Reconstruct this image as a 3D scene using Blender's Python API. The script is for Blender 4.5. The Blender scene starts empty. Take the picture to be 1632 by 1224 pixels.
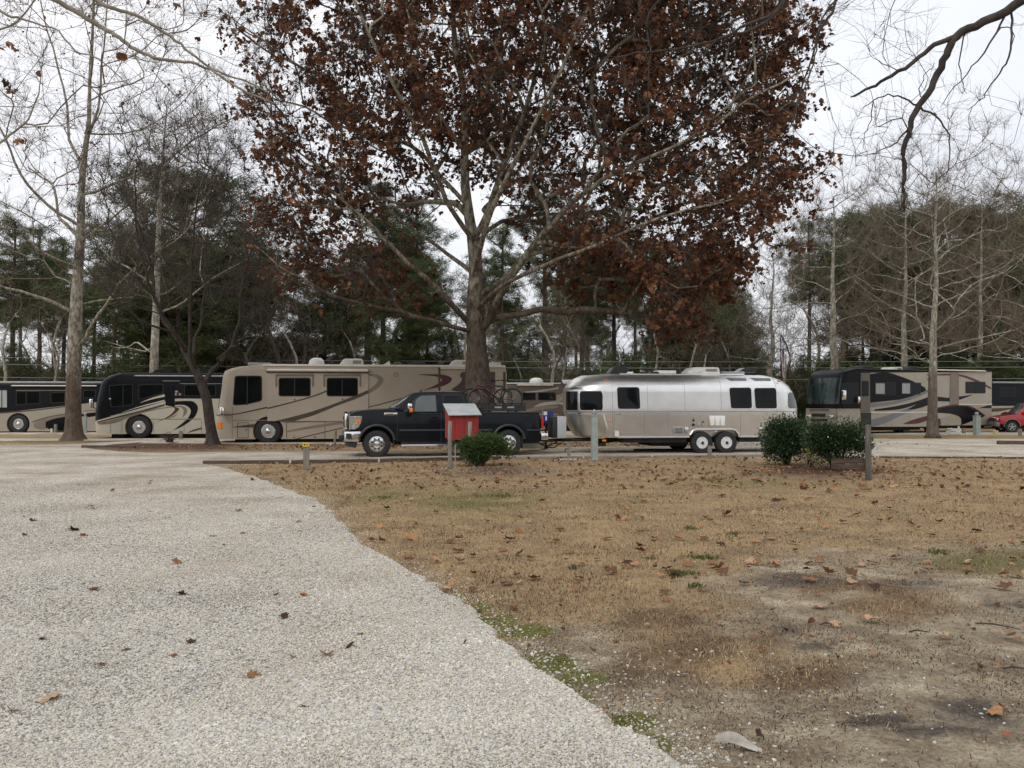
import bpy, bmesh, math, random
import numpy as np
from mathutils import Vector, Matrix
from math import radians, sin, cos, pi, sqrt, atan2

sc = bpy.context.scene
# ------------------------------------------------------------------ camera
FPX = 1413.0; CH = 1.65
PITCH = math.atan((643 - 612) / FPX)
cam_d = bpy.data.cameras.new('camera'); cam = bpy.data.objects.new('camera', cam_d)
sc.collection.objects.link(cam); sc.camera = cam
cam.location = (0, 0, CH); cam.rotation_euler = (pi/2 + PITCH, 0, 0)
cam_d.sensor_fit = 'HORIZONTAL'; cam_d.angle = 2*math.atan(816/FPX)
cam_d.clip_start = 0.1; cam_d.clip_end = 4000
# ------------------------------------------------------------------ sky + sun (overcast)
SUN_EL, SUN_ROT = radians(42), radians(-30)
w = bpy.data.worlds.new('World'); sc.world = w; w.use_nodes = True
nt = w.node_tree; nt.nodes.clear()
def N(nt, t, **k):
    n = nt.nodes.new(t)
    for a, b in k.items(): setattr(n, a, b)
    return n
out = N(nt, 'ShaderNodeOutputWorld'); bg = N(nt, 'ShaderNodeBackground'); bg.inputs[1].default_value = 0.10
sky = N(nt, 'ShaderNodeTexSky', sky_type='NISHITA'); sky.sun_disc = False
sky.sun_elevation = SUN_EL; sky.sun_rotation = SUN_ROT; sky.dust_density = 4; sky.air_density = 1.0
tc = N(nt, 'ShaderNodeTexCoord'); sep = N(nt, 'ShaderNodeSeparateXYZ')
nt.links.new(tc.outputs['Generated'], sep.inputs[0])
nz = N(nt, 'ShaderNodeTexNoise'); nz.inputs['Scale'].default_value = 2.2; nz.inputs['Detail'].default_value = 7; nz.inputs['Roughness'].default_value = .55
mp = N(nt, 'ShaderNodeMapping'); mp.inputs['Scale'].default_value = (1, 1, 3.2)
nt.links.new(tc.outputs['Generated'], mp.inputs[0]); nt.links.new(mp.outputs[0], nz.inputs[0])
cr = N(nt, 'ShaderNodeValToRGB')
cr.color_ramp.elements[0].position = .32; cr.color_ramp.elements[0].color = (8.7, 9.05, 9.8, 1)
cr.color_ramp.elements[1].position = .68; cr.color_ramp.elements[1].color = (10.0, 10.2, 10.6, 1)
nt.links.new(nz.outputs[0], cr.inputs[0])
el = N(nt, 'ShaderNodeMapRange'); el.inputs[1].default_value = 0; el.inputs[2].default_value = 1
el.inputs[3].default_value = .93; el.inputs[4].default_value = 1.25
nt.links.new(sep.outputs[2], el.inputs[0])
mul = N(nt, 'ShaderNodeVectorMath', operation='SCALE')
nt.links.new(cr.outputs[0], mul.inputs[0]); nt.links.new(el.outputs[0], mul.inputs['Scale'])
mx = N(nt, 'ShaderNodeMix', data_type='RGBA'); mx.inputs[0].default_value = .93
nt.links.new(sky.outputs[0], mx.inputs[6]); nt.links.new(mul.outputs[0], mx.inputs[7])
nt.links.new(mx.outputs[2], bg.inputs[0]); nt.links.new(bg.outputs[0], out.inputs[0])
sd = bpy.data.lights.new('sun', 'SUN'); sd.energy = 1.0; sd.angle = radians(18); sd.color = (1, .96, .9)
so = bpy.data.objects.new('sun', sd); sc.collection.objects.link(so)
# light comes from behind-left of the camera and high
so.rotation_euler = (radians(90) - SUN_EL, 0, radians(-30))
sc.view_settings.view_transform = 'Standard'; sc.view_settings.look = 'None'
sc.view_settings.exposure = 0.04; sc.view_settings.gamma = 1; sc.view_settings.use_curve_mapping = False
sc.cycles.max_bounces = 5; sc.cycles.diffuse_bounces = 2; sc.cycles.glossy_bounces = 3
sc.cycles.transparent_max_bounces = 8; sc.cycles.use_denoising = True
sc.cycles.use_adaptive_sampling = False; sc.cycles.denoising_prefilter = 'FAST'

# ------------------------------------------------------------------ photo <-> place
def ray(px, py):
    x = (px - 816) / FPX; y = (612 - py) / FPX
    return Vector((x, cos(PITCH) - y*sin(PITCH), sin(PITCH) + y*cos(PITCH)))
def at(px, py, Y):
    d = ray(px, py); t = Y / d.y
    return Vector((d.x*t, Y, CH + d.z*t))
def gnd(px, py, z=0.0):
    d = ray(px, py); t = (z - CH) / d.z
    return Vector((d.x*t, d.y*t, z))
def z1(x, y): return (x/4.533, 540 + y/4.533)
def z2(x, y): return (330 + x/5.44, 560 + y/5.44)
def z3(x, y): return (530 + x/4.533, 570 + y/4.533)
def z4(x, y): return (860 + x/3.709, 570 + y/3.709)
def z5(x, y): return (1240 + x/4.163, 560 + y/4.163)

# ------------------------------------------------------------------ objects
COL = sc.collection
def tag(o, label=None, cat=None, group=None, kind=None):
    if label: o['label'] = label
    if cat: o['category'] = cat
    if group: o['group'] = group
    if kind: o['kind'] = kind
    return o
def empty(name, loc=(0, 0, 0), rz=0.0):
    o = bpy.data.objects.new(name, None); COL.objects.link(o)
    o.location = loc; o.rotation_euler = (0, 0, rz); o.empty_display_size = .3
    return o
def link(name, me, parent=None, loc=None, rz=None):
    o = bpy.data.objects.new(name, me); COL.objects.link(o)
    if parent is not None: o.parent = parent
    if loc is not None: o.location = loc
    if rz is not None: o.rotation_euler = (0, 0, rz)
    return o
def copy_tree(o, parent=None):
    c = o.copy(); COL.objects.link(c)
    if parent is not None: c.parent = parent
    for ch in list(o.children): copy_tree(ch, c)
    return c

# ------------------------------------------------------------------ materials
MATS = {}
def rgba(c): return (c[0], c[1], c[2], 1)
def mat(name, c1, c2=None, rough=.7, metal=0., scale=3., detail=6, bump=0., bscale=None, spec=.5, stretch=None,
        tint=None, coat=0., lo=.35, hi=.65, c3=None, trans=0., coord='Object', inst=True, sheen=0):
    """procedural surface: two or three tones mixed by noise, optional bump, optional per-piece tint (attribute 'tint')"""
    if name in MATS: return MATS[name]
    m = bpy.data.materials.new(name); m.use_nodes = True; MATS[name] = m
    nt = m.node_tree; b = nt.nodes['Principled BSDF']
    b.inputs['Roughness'].default_value = rough; b.inputs['Metallic'].default_value = metal
    b.inputs['Specular IOR Level'].default_value = spec; b.inputs['Coat Weight'].default_value = coat
    b.inputs['Coat Roughness'].default_value = .05
    m.diffuse_color = rgba(c1)
    tc = N(nt, 'ShaderNodeTexCoord'); src = tc.outputs[coord]
    if stretch:
        mp = N(nt, 'ShaderNodeMapping'); mp.inputs['Scale'].default_value = stretch
        nt.links.new(src, mp.inputs[0]); src = mp.outputs[0]
    col = None
    if c2 is not None:
        n = N(nt, 'ShaderNodeTexNoise'); n.inputs['Scale'].default_value = scale; n.inputs['Detail'].default_value = detail
        nt.links.new(src, n.inputs[0])
        r = N(nt, 'ShaderNodeValToRGB'); e = r.color_ramp.elements
        e[0].position = lo; e[0].color = rgba(c1); e[1].position = hi; e[1].color = rgba(c2)
        if c3 is not None:
            k = e.new(hi + .12); k.color = rgba(c3)
        nt.links.new(n.outputs[0], r.inputs[0]); col = r.outputs[0]
    if tint:
        a = N(nt, 'ShaderNodeAttribute', attribute_name='tint', attribute_type='INSTANCER' if inst else 'GEOMETRY')
        r2 = N(nt, 'ShaderNodeValToRGB'); r2.color_ramp.interpolation = 'LINEAR'; e = r2.color_ramp.elements
        while len(e) < len(tint): e.new(.5)
        for i, t in enumerate(tint):
            e[i].position = i/(len(tint)-1); e[i].color = rgba(t)
        nt.links.new(a.outputs['Fac'], r2.inputs[0])
        if col is None: col = r2.outputs[0]
        else:
            mm = N(nt, 'ShaderNodeMix', data_type='RGBA', blend_type='MULTIPLY'); mm.inputs[0].default_value = 1
            nt.links.new(col, mm.inputs[6]); nt.links.new(r2.outputs[0], mm.inputs[7]); col = mm.outputs[2]
    if col is not None: nt.links.new(col, b.inputs['Base Color'])
    else: b.inputs['Base Color'].default_value = rgba(c1)
    if bump:
        n2 = N(nt, 'ShaderNodeTexNoise'); n2.inputs['Scale'].default_value = bscale or scale*3; n2.inputs['Detail'].default_value = 5
        nt.links.new(src, n2.inputs[0])
        bp = N(nt, 'ShaderNodeBump'); bp.inputs['Strength'].default_value = min(1, bump); bp.inputs['Distance'].default_value = .02*max(1, bump)
        nt.links.new(n2.outputs[0], bp.inputs['Height']); nt.links.new(bp.outputs[0], b.inputs['Normal'])
    if trans:
        tr = N(nt, 'ShaderNodeBsdfTranslucent'); ms = N(nt, 'ShaderNodeMixShader'); ms.inputs[0].default_value = trans
        if col is not None: nt.links.new(col, tr.inputs[0])
        else: tr.inputs[0].default_value = rgba(c1)
        o = nt.nodes['Material Output']
        nt.links.new(b.outputs[0], ms.inputs[1]); nt.links.new(tr.outputs[0], ms.inputs[2]); nt.links.new(ms.outputs[0], o.inputs[0])
    return m

# ------------------------------------------------------------------ numpy meshes
def np_mesh(name, V, faces, mats=None, midx=None, smooth=True, attrs=None):
    """V (n,3); faces: list of int arrays (m,k)"""
    me = bpy.data.meshes.new(name)
    V = np.asarray(V, dtype=np.float32)
    me.vertices.add(len(V)); me.vertices.foreach_set('co', V.ravel())
    faces = [np.asarray(f, dtype=np.int32) for f in faces if len(f)]
    if faces:
        li = np.concatenate([f.ravel() for f in faces]).astype(np.int32)
        cnt = np.concatenate([np.full(len(f), f.shape[1], np.int32) for f in faces])
        st = np.concatenate([[0], np.cumsum(cnt)[:-1]]).astype(np.int32)
        me.loops.add(len(li)); me.loops.foreach_set('vertex_index', li)
        me.polygons.add(len(cnt)); me.polygons.foreach_set('loop_start', st)
        if midx is not None: me.polygons.foreach_set('material_index', np.asarray(midx, np.int32))
        me.polygons.foreach_set('use_smooth', np.full(len(cnt), smooth, bool))
    me.update(calc_edges=True)
    for m in (mats or []): me.materials.append(m)
    for k, v in (attrs or {}).items():
        v = np.asarray(v, np.float32)
        if v.ndim == 1:
            a = me.attributes.new(k, 'FLOAT', 'POINT'); a.data.foreach_set('value', v)
        else:
            a = me.attributes.new(k, 'FLOAT_VECTOR', 'POINT'); a.data.foreach_set('vector', v.ravel())
    return me

class MB:
    """collects simple shapes, builds ONE mesh"""
    def __init__(s): s.v = []; s.f = []; s.m = []; s.cm = 0
    def add(s, vs, fs, mi=None):
        o = len(s.v); s.v += [tuple(p) for p in vs]; s.f += [tuple(i+o for i in f) for f in fs]
        s.m += [s.cm if mi is None else mi]*len(fs); return s
    def box(s, a, b, mi=None):
        x0, y0, z0 = a; x1, y1, z1 = b
        v = [(x0,y0,z0),(x1,y0,z0),(x1,y1,z0),(x0,y1,z0),(x0,y0,z1),(x1,y0,z1),(x1,y1,z1),(x0,y1,z1)]
        return s.add(v, [(3,2,1,0),(4,5,6,7),(0,1,5,4),(1,2,6,5),(2,3,7,6),(3,0,4,7)], mi)
    def tube(s, pts, rad, n=8, cap=True, mi=None, closed=False):
        pts = [Vector(p) for p in pts]; k = len(pts)
        if not hasattr(rad, '__len__'): rad = [rad]*k
        av = (pts[-1]-pts[0]) if not closed else (pts[1]-pts[0])
        if av.length < 1e-6: av = pts[1]-pts[0]
        ref = Vector((0,0,1)) if abs(av.normalized().z) < .8 else Vector((0,1,0))
        vs = []
        for i, p in enumerate(pts):
            if closed: t = pts[(i+1) % k] - pts[i-1]
            else: t = pts[min(i+1,k-1)] - pts[max(i-1,0)]
            if t.length < 1e-9: t = av
            t.normalize()
            r2 = ref if abs(t.dot(ref)) < .95 else Vector((1,0,0))
            a = t.cross(r2).normalized(); b = t.cross(a)
            for j in range(n):
                th = 2*pi*j/n; vs.append(p + (a*cos(th) + b*sin(th))*rad[i])
        fs = []
        for i in range(k if closed else k-1):
            i2 = (i+1) % k
            for j in range(n):
                fs.append((i*n+j, i*n+(j+1)%n, i2*n+(j+1)%n, i2*n+j))
        if cap and not closed:
            fs.append(tuple(range(n-1,-1,-1))); fs.append(tuple((k-1)*n+j for j in range(n)))
        return s.add(vs, fs, mi)
    def lathe(s, prof, c, axis='y', n=32, mi=None, caps=True):
        """prof: (radius, offset along axis)"""
        vs = []; k = len(prof)
        for r, h in prof:
            for j in range(n):
                th = 2*pi*j/n
                if axis == 'y': vs.append((c[0]+r*cos(th), c[1]+h, c[2]+r*sin(th)))
                elif axis == 'z': vs.append((c[0]+r*cos(th), c[1]+r*sin(th), c[2]+h))
                else: vs.append((c[0]+h, c[1]+r*cos(th), c[2]+r*sin(th)))
        fs = [(i*n+j, i*n+(j+1)%n, (i+1)*n+(j+1)%n, (i+1)*n+j) for i in range(k-1) for j in range(n)]
        if caps:
            fs.append(tuple(range(n-1,-1,-1))); fs.append(tuple((k-1)*n+j for j in range(n)))
        return s.add(vs, fs, mi)
    def slab(s, pts, w0, w1, mi=None):
        """polygon in (u,z), front face at w0, thickness to w1"""
        n = len(pts)
        v = [(p[0], w0, p[1]) for p in pts] + [(p[0], w1, p[1]) for p in pts]
        fs = [tuple(range(n)), tuple(range(2*n-1, n-1, -1))] + [(i, i+n, (i+1)%n+n, (i+1)%n) for i in range(n)]
        return s.add(v, fs, mi)
    def build(s, name, mats, parent=None, smooth=None, bevel=0, loc=None, rz=None, recalc=True):
        me = bpy.data.meshes.new(name); me.from_pydata([tuple(p) for p in s.v], [], s.f)
        if not isinstance(mats, (list, tuple)): mats = [mats]
        for m in mats: me.materials.append(m)
        me.polygons.foreach_set('material_index', s.m)
        if recalc or bevel:
            bm = bmesh.new(); bm.from_mesh(me)
            bmesh.ops.recalc_face_normals(bm, faces=bm.faces)
            if bevel:
                bmesh.ops.remove_doubles(bm, verts=bm.verts, dist=1e-5)
                ed = [e for e in bm.edges if e.is_manifold and e.calc_face_angle(0) > radians(35)]
                bmesh.ops.bevel(bm, geom=ed, offset=bevel, segments=2, affect='EDGES', profile=.5, clamp_overlap=True)
            bm.to_mesh(me); bm.free()
        if smooth:
            me.polygons.foreach_set('use_smooth', [True]*len(me.polygons)); me.set_sharp_from_angle(angle=radians(smooth))
        me.update()
        return link(name, me, parent, loc, rz)

def roundpoly(pts, r, seg=4):
    """round the corners of a 2-D polygon"""
    out = []; n = len(pts)
    for i in range(n):
        p = Vector(pts[i]); a = Vector(pts[i-1]) - p; b = Vector(pts[(i+1) % n]) - p
        rr = min(r, a.length*.45, b.length*.45)
        if rr < 1e-4: out.append(tuple(p)); continue
        A = p + a.normalized()*rr; B = p + b.normalized()*rr
        for k in range(seg+1):
            t = k/seg; q = A*(1-t)**2 + p*2*t*(1-t) + B*t*t; out.append((q.x, q.y))
    return out
def catmull(pts, seg=6):
    P = [Vector(p) for p in pts]; out = []
    for i in range(len(P)-1):
        p0 = P[max(i-1,0)]; p1 = P[i]; p2 = P[i+1]; p3 = P[min(i+2,len(P)-1)]
        for k in range(seg):
            t = k/seg
            out.append(.5*((2*p1) + (p2-p0)*t + (2*p0-5*p1+4*p2-p3)*t*t + (3*p1-p0-3*p2+p3)*t**3))
    out.append(P[-1]); return out

# ------------------------------------------------------------------ scatter (one object = loose stuff, or a crown's leaves)
_NG = {}
def scatter_group(protos):
    key = tuple(p.name for p in protos)
    if key in _NG: return _NG[key]
    g = bpy.data.node_groups.new('scatter', 'GeometryNodeTree')
    g.interface.new_socket('Geometry', in_out='INPUT', socket_type='NodeSocketGeometry')
    g.interface.new_socket('Geometry', in_out='OUTPUT', socket_type='NodeSocketGeometry')
    gi = g.nodes.new('NodeGroupInput'); go = g.nodes.new('NodeGroupOutput')
    j = g.nodes.new('GeometryNodeJoinGeometry')
    for p in reversed(protos):
        oi = g.nodes.new('GeometryNodeObjectInfo'); oi.inputs['Object'].default_value = p; oi.inputs['As Instance'].default_value = True
        g.links.new(oi.outputs['Geometry'], j.inputs[0])
    ip = g.nodes.new('GeometryNodeInstanceOnPoints'); ip.inputs['Pick Instance'].default_value = True
    def na(nm, ty):
        n = g.nodes.new('GeometryNodeInputNamedAttribute'); n.data_type = ty; n.inputs['Name'].default_value = nm
        return n.outputs['Attribute']
    e2r = g.nodes.new('FunctionNodeEulerToRotation')
    g.links.new(na('rot', 'FLOAT_VECTOR'), e2r.inputs[0])
    g.links.new(gi.outputs[0], ip.inputs['Points']); g.links.new(j.outputs[0], ip.inputs['Instance'])
    g.links.new(na('pick', 'INT'), ip.inputs['Instance Index'])
    g.links.new(e2r.outputs[0], ip.inputs['Rotation']); g.links.new(na('scl', 'FLOAT_VECTOR'), ip.inputs['Scale'])
    g.links.new(ip.outputs[0], go.inputs[0])
    _NG[key] = g; return g
def proto(name, me):
    return bpy.data.objects.new(name, me)          # never linked to the scene
def scatter_mesh(name, P, rot, scl, tint, npro, rng):
    scl = np.asarray(scl, np.float32)
    if scl.ndim == 1: scl = np.repeat(scl[:, None], 3, 1)
    me = np_mesh(name, P, [], attrs={'rot': rot, 'scl': scl, 'tint': tint})
    a = me.attributes.new('pick', 'INT', 'POINT'); a.data.foreach_set('value', rng.integers(0, npro, len(P)).astype(np.int32))
    return me
def scatter_obj(name, me, protos, parent=None, loc=None):
    o = link(name, me, parent, loc)
    for p in protos[:1]:
        for m in p.data.materials:
            if m and m.name not in [x.name for x in me.materials if x]: me.materials.append(m)
    md = o.modifiers.new('scatter', 'NODES'); md.node_group = scatter_group(protos)
    return o

def inpoly(X, Y, poly):
    X = np.asarray(X); Y = np.asarray(Y); r = np.zeros(X.shape, bool); n = len(poly); j = n-1
    for i in range(n):
        xi, yi = poly[i][0], poly[i][1]; xj, yj = poly[j][0], poly[j][1]
        c = ((yi > Y) != (yj > Y)) & (X < (xj-xi)*(Y-yi)/((yj-yi) if yj != yi else 1e-9) + xi)
        r ^= c; j = i
    return r
def vnoise(X, Y, scale, seed=0, octaves=4):
    """smooth value noise in numpy, 0..1"""
    X = np.asarray(X, float)*scale; Y = np.asarray(Y, float)*scale; tot = 0; amp = 1; s = 0
    for o in range(octaves):
        xi = np.floor(X).astype(np.int64); yi = np.floor(Y).astype(np.int64); xf = X-xi; yf = Y-yi
        def h(a, b):
            k = (a*374761393 + b*668265263 + (seed+o)*1442695041) & 0x7fffffff
            k = ((k ^ (k >> 13))*1274126177) & 0x7fffffff
            return ((k ^ (k >> 16)) & 0xffff)/65535.0
        u = xf*xf*(3-2*xf); v = yf*yf*(3-2*yf)
        n = h(xi,yi)*(1-u)*(1-v)+h(xi+1,yi)*u*(1-v)+h(xi,yi+1)*(1-u)*v+h(xi+1,yi+1)*u*v
        tot = tot + n*amp; s += amp; amp *= .5; X = X*2+17.3; Y = Y*2+9.1
    return tot/s
# ================================================================== GROUND
rng = np.random.default_rng(7)
# --- gravel outlines, traced on the ground
edge_near = [(1092,1240),(1060,1212),(1020,1185),(985,1160),(930,1122),(862,1078),(832,1052),(800,1022),(765,990),(748,970),(705,945),(650,912),(600,884),(572,862),
             (545,838),(520,815),(498,797),(462,784),(430,770),(395,758),(360,748),(322,740)]
cross_near = [(420,739.2),(530,737.6),(620,735.5),(700,733.5),(800,731),(890,729.2),(1000,728.2),(1120,727.6),(1230,727.4),(1400,729.3),(1520,729.8),(1640,730.2)]
def gxy(p): q = gnd(*p); return (q.x, q.y)
edgeA = [(q_.x, q_.y) for q_ in catmull([Vector(gxy(p)) for i, p in enumerate(edge_near) if i not in (15,)], 3)]; NE_ = len(edgeA)
crossA = [gxy(p) for p in cross_near]
far_left = [(430,721),(330,721.3),(250,722.5),(190,720.5),(150,717),(132,713.8),(160,711),(215,706.5),(343,704.5),(345,702),(215,703),(150,706.5),(100,709.3),(0,709.8)]
farA = [gxy(p) for p in far_left]
def densify(pts, step, jit, rg):
    o = []
    for a, b in zip(pts[:-1], pts[1:]):
        a = np.array(a); b = np.array(b); L = np.hypot(*(b-a)); n = max(1, int(L/step)); t = (b-a)/max(L,1e-9); nn = np.array((-t[1], t[0]))
        for k in range(n):
            o.append(tuple(a+(b-a)*k/n + nn*rg.normal(0, jit)))
    o.append(tuple(pts[-1])); return o
rj = np.random.default_rng(3)
ROAD = (densify(edgeA[:34], .10, .028, rj) + densify(edgeA[34:], .25, .04, rj) + densify(crossA, .6, .02, rj) +
        [(60, 26.6), (60, 40.8), (14.5, 40.8)] + [gxy((1180,703.5)), gxy((1176,709)), gxy((1150,711.5))] +
        densify([gxy((1150,711.8)), gxy((1000,712.5)), gxy((870,714)), gxy((860,720)), gxy((640,720.5))] + farA, .8, .06, rj) + [(-60, 34.9), (-60, 1.0), (1.2, 1.0), gxy((1110,1290))])
ROADnp = [(float(a), float(b)) for a, b in ROAD]

def to_px(X, Y):
    """ground point -> photo pixel, only used to read where the photo's ground patches lie"""
    zc = Y*cos(PITCH) - CH*sin(PITCH); yc = -CH*cos(PITCH) - Y*sin(PITCH)
    return 816 + FPX*X/zc, 612 - FPX*yc/zc
def blob(px, py, L):
    r = np.zeros(px.shape)
    for (cx, cy, rx, ry, a) in L:
        r = np.maximum(r, a*np.exp(-(((px-cx)/rx)**2 + ((py-cy)/ry)**2)))
    return r
def ground_masks(X, Y):
    px, py = to_px(X, np.maximum(Y, .8))
    n1 = vnoise(X, Y, 1.1, 1); n2 = vnoise(X, Y, 3.0, 5); n3 = vnoise(X, Y, .35, 9)
    # bare sandy soil in the lower right
    lim = 872 + (1230-px).clip(0, 600)*.36 + (n1-.5)*90 + (n3-.5)*40
    bare = 1/(1+np.exp(-(py-lim)/14.0)) * (px > 560)
    tufts = blob(px, py, [(1090,965,120,45,1),(1430,965,110,30,.95),(1180,1060,170,50,1),(1050,1000,120,40,.9),(1300,1060,110,30,.8),(1580,900,90,25,.8),(1330,940,90,18,.6)])
    bare = bare*(1 - tufts*(.55+.75*(n2-.2)))
    bare = np.clip(bare, 0, 1)
    dark = blob(px, py, [(1235,1005,60,14,1),(1310,1030,70,12,1),(1140,1008,55,12,.8),(1330,995,60,9,.6),(1400,1155,60,10,.9),(1470,1170,60,8,.7),(1260,925,90,12,.5),
                         (1480,930,80,10,.5),(1060,900,90,12,.5),(1260,1140,90,14,.5),(1550,1000,70,14,.6),(1545,1130,60,25,.6),(1090,1080,120,40,.4),(1620,1060,60,20,.6),(1380,1080,60,18,.4)])
    dark = np.clip(dark*1.1 + (n1-.56)*2.4, 0, 1)*np.clip(bare*1.3+.15, 0, 1)
    thatch = blob(px, py, [(1130,1035,170,60,1),(1290,1075,150,38,1),(1060,985,140,40,.9),(1420,965,120,28,.9),(1330,935,120,14,.7),(900,925,150,30,.5),(1560,905,120,14,.6),(1200,1120,220,16,.5),(1600,1120,60,40,.5),(1500,1070,120,20,.4),(1010,1070,60,40,.6)])
    thatch = np.clip(thatch*(.55+.9*n1) + (n3-.45)*1.1, 0, 1)*np.clip(.35+bare, 0, 1)
    green = blob(px, py, [(760,800,140,26,.7),(620,790,100,20,.6),(1590,895,120,22,.9),(1200,770,160,12,.5),(950,800,120,18,.4),(90,702,160,5,.9),(1500,697,300,3,.6)])
    green = np.clip(green*(.4+1.2*n2), 0, 1)
    moss = blob(px, py, [(795,985,38,10,1),(835,1008,52,14,1),(878,1058,42,18,1),(925,1080,48,14,1),(925,1112,36,10,1),(1010,1150,42,15,1),(1045,1185,40,18,.9),(715,950,30,6,.6),(765,968,25,7,.7)])
    moss = np.clip(moss*(.35+1.3*n2), 0, 1); moss = np.where(moss > .27, np.clip(moss*1.5, 0, 1), moss*.4)
    mulch = blob(px, py, [(1305,752,100,11,1.2),(1300,748,90,9,1),(785,752,70,9,.9),(235,712,110,8,1.2),(330,713,60,8,1)])
    mulch = np.clip(mulch*1.2*(.6+.7*n2), 0, 1)
    return dict(thatch=thatch, bare=bare, dark=dark, green=green, moss=moss, mulch=mulch), px, py

def ground_material():
    m = bpy.data.materials.new('ground_soil_and_dormant_grass'); m.use_nodes = True; nt = m.node_tree
    b = nt.nodes['Principled BSDF']; b.inputs['Roughness'].default_value = .95; b.inputs['Specular IOR Level'].default_value = .15
    tc = N(nt, 'ShaderNodeTexCoord')
    def noise(s, d=8, r=.6):
        n = N(nt, 'ShaderNodeTexNoise'); n.inputs['Scale'].default_value = s; n.inputs['Detail'].default_value = d; n.inputs['Roughness'].default_value = r
        nt.links.new(tc.outputs['Object'], n.inputs[0]); return n.outputs[0]
    def ramp(src, *st):
        r = N(nt, 'ShaderNodeValToRGB'); e = r.color_ramp.elements
        while len(e) < len(st): e.new(.5)
        for i, (p, c) in enumerate(st): e[i].position = p; e[i].color = rgba(c)
        nt.links.new(src, r.inputs[0]); return r.outputs[0]
    def att(n):
        a = N(nt, 'ShaderNodeAttribute', attribute_name=n); return a.outputs['Fac']
    def mix(f, a, c):
        x = N(nt, 'ShaderNodeMix', data_type='RGBA'); nt.links.new(f, x.inputs[0]); nt.links.new(a, x.inputs[6]); nt.links.new(c, x.inputs[7]); return x.outputs[2]
    fine = noise(38, 10, .75); mid = noise(5, 8, .65); big = noise(.5, 6, .6); vf = noise(130, 4, .8)
    straw = ramp(fine, (.28, (.15,.09,.042)), (.43, (.33,.222,.115)), (.57, (.46,.33,.185)), (.72, (.60,.46,.28)))
    straw = mix(ramp(noise(1.3, 9, .7), (.40, (0,0,0)), (.60, (.75,.75,.75))), straw, ramp(fine, (.3, (.10,.065,.038)), (.5, (.21,.15,.092)), (.7, (.33,.25,.16))))
    sand = ramp(noise(45, 6, .7), (.33, (.15,.11,.07)), (.42, (.38,.31,.21)), (.54, (.57,.485,.34)), (.75, (.68,.60,.45)))
    sand = mix(ramp(noise(2.2, 9, .72), (.36, (0,0,0)), (.56, (.92,.92,.92))), sand, ramp(fine, (.3, (.085,.060,.040)), (.46, (.20,.148,.10)), (.6, (.31,.24,.165)), (.75, (.43,.35,.24))))
    darks = ramp(fine, (.3, (.05,.04,.033)), (.5, (.10,.083,.068)), (.75, (.21,.18,.15)))
    grn = ramp(fine, (.3, (.055,.055,.02)), (.5, (.13,.125,.045)), (.7, (.24,.21,.09)))
    mos = ramp(fine, (.3, (.05,.05,.016)), (.5, (.14,.135,.035)), (.7, (.28,.25,.09)))
    mul = ramp(fine, (.3, (.035,.02,.014)), (.5, (.10,.058,.038)), (.7, (.2,.13,.09)))
    def ragged(nm, src, lo, hi, amp):
        a = N(nt, 'ShaderNodeMath', operation='MULTIPLY_ADD'); nt.links.new(src, a.inputs[0]); a.inputs[1].default_value = amp; nt.links.new(att(nm), a.inputs[2])
        r = N(nt, 'ShaderNodeMapRange', interpolation_type='SMOOTHSTEP'); r.inputs[1].default_value = lo+amp*.5; r.inputs[2].default_value = hi+amp*.5; nt.links.new(a.outputs[0], r.inputs[0]); return r.outputs[0]
    n12 = noise(11, 9, .72); n4 = noise(3.5, 9, .7)
    thatch = ramp(fine, (.3, (.055,.035,.02)), (.46, (.14,.09,.052)), (.58, (.235,.16,.095)), (.74, (.40,.30,.19)))
    c = mix(ragged('bare', n12, .2, .75, 1.0), straw, sand)
    c = mix(ragged('thatch', n4, .25, .85, 1.3), c, thatch)
    c = mix(ragged('dark', n12, .25, .95, 1.2), c, darks); c = mix(ragged('green', n12, .1, 1.0, .6), c, grn); c = mix(ragged('moss', n12, .3, 1.0, 1.3), c, mos); c = mix(att('mulch'), c, mul)
    nt.links.new(c, b.inputs['Base Color'])
    bp = N(nt, 'ShaderNodeBump'); bp.inputs['Strength'].default_value = .9; bp.inputs['Distance'].default_value = .03
    nt.links.new(fine, bp.inputs['Height']); nt.links.new(bp.outputs[0], b.inputs['Normal'])
    return m
ys = [-400, -80, -20, 0, 1.5, 2.3]; y = 2.8
while y < 48: ys.append(y); y *= 1.0135
ys += [49.5, 52, 56, 62, 70, 85, 110, 160, 260, 500, 1000, 2500]
tx = np.linspace(-1, 1, 420); xs = np.sign(tx)*(np.abs(tx)*9 + np.abs(tx)**4*45)
xs = np.concatenate([[-2500,-900,-300,-110], xs, [110,300,900,2500]])
GX, GY = np.meshgrid(xs, ys)
msk, _, _ = ground_masks(GX.ravel(), GY.ravel())
inr = inpoly(GX.ravel(), GY.ravel(), ROADnp)
GZ = (vnoise(GX, GY, 1.3, 3)-.5)*.05 + (vnoise(GX, GY, 7, 4)-.5)*.02
fade = np.clip((60-GY)/30, 0, 1)*np.clip((52-np.abs(GX))/10, 0, 1)
GZ = GZ*fade + msk['mulch'].reshape(GX.shape)*.05
GZ = np.where(inr.reshape(GX.shape), -.02, GZ)
def gheight(X, Y):
    X = np.asarray(X, float); Y = np.asarray(Y, float)
    return ((vnoise(X, Y, 1.3, 3)-.5)*.05 + (vnoise(X, Y, 7, 4)-.5)*.02)
nr, nc = GX.shape
idx = np.arange(nr*nc).reshape(nr, nc)
F = np.stack([idx[:-1,:-1].ravel(), idx[:-1,1:].ravel(), idx[1:,1:].ravel(), idx[1:,:-1].ravel()], 1)
far = (GY.ravel() > 45)
att_ = {k: np.where(far & (k == 'bare'), 0, v) for k, v in msk.items()}
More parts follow.
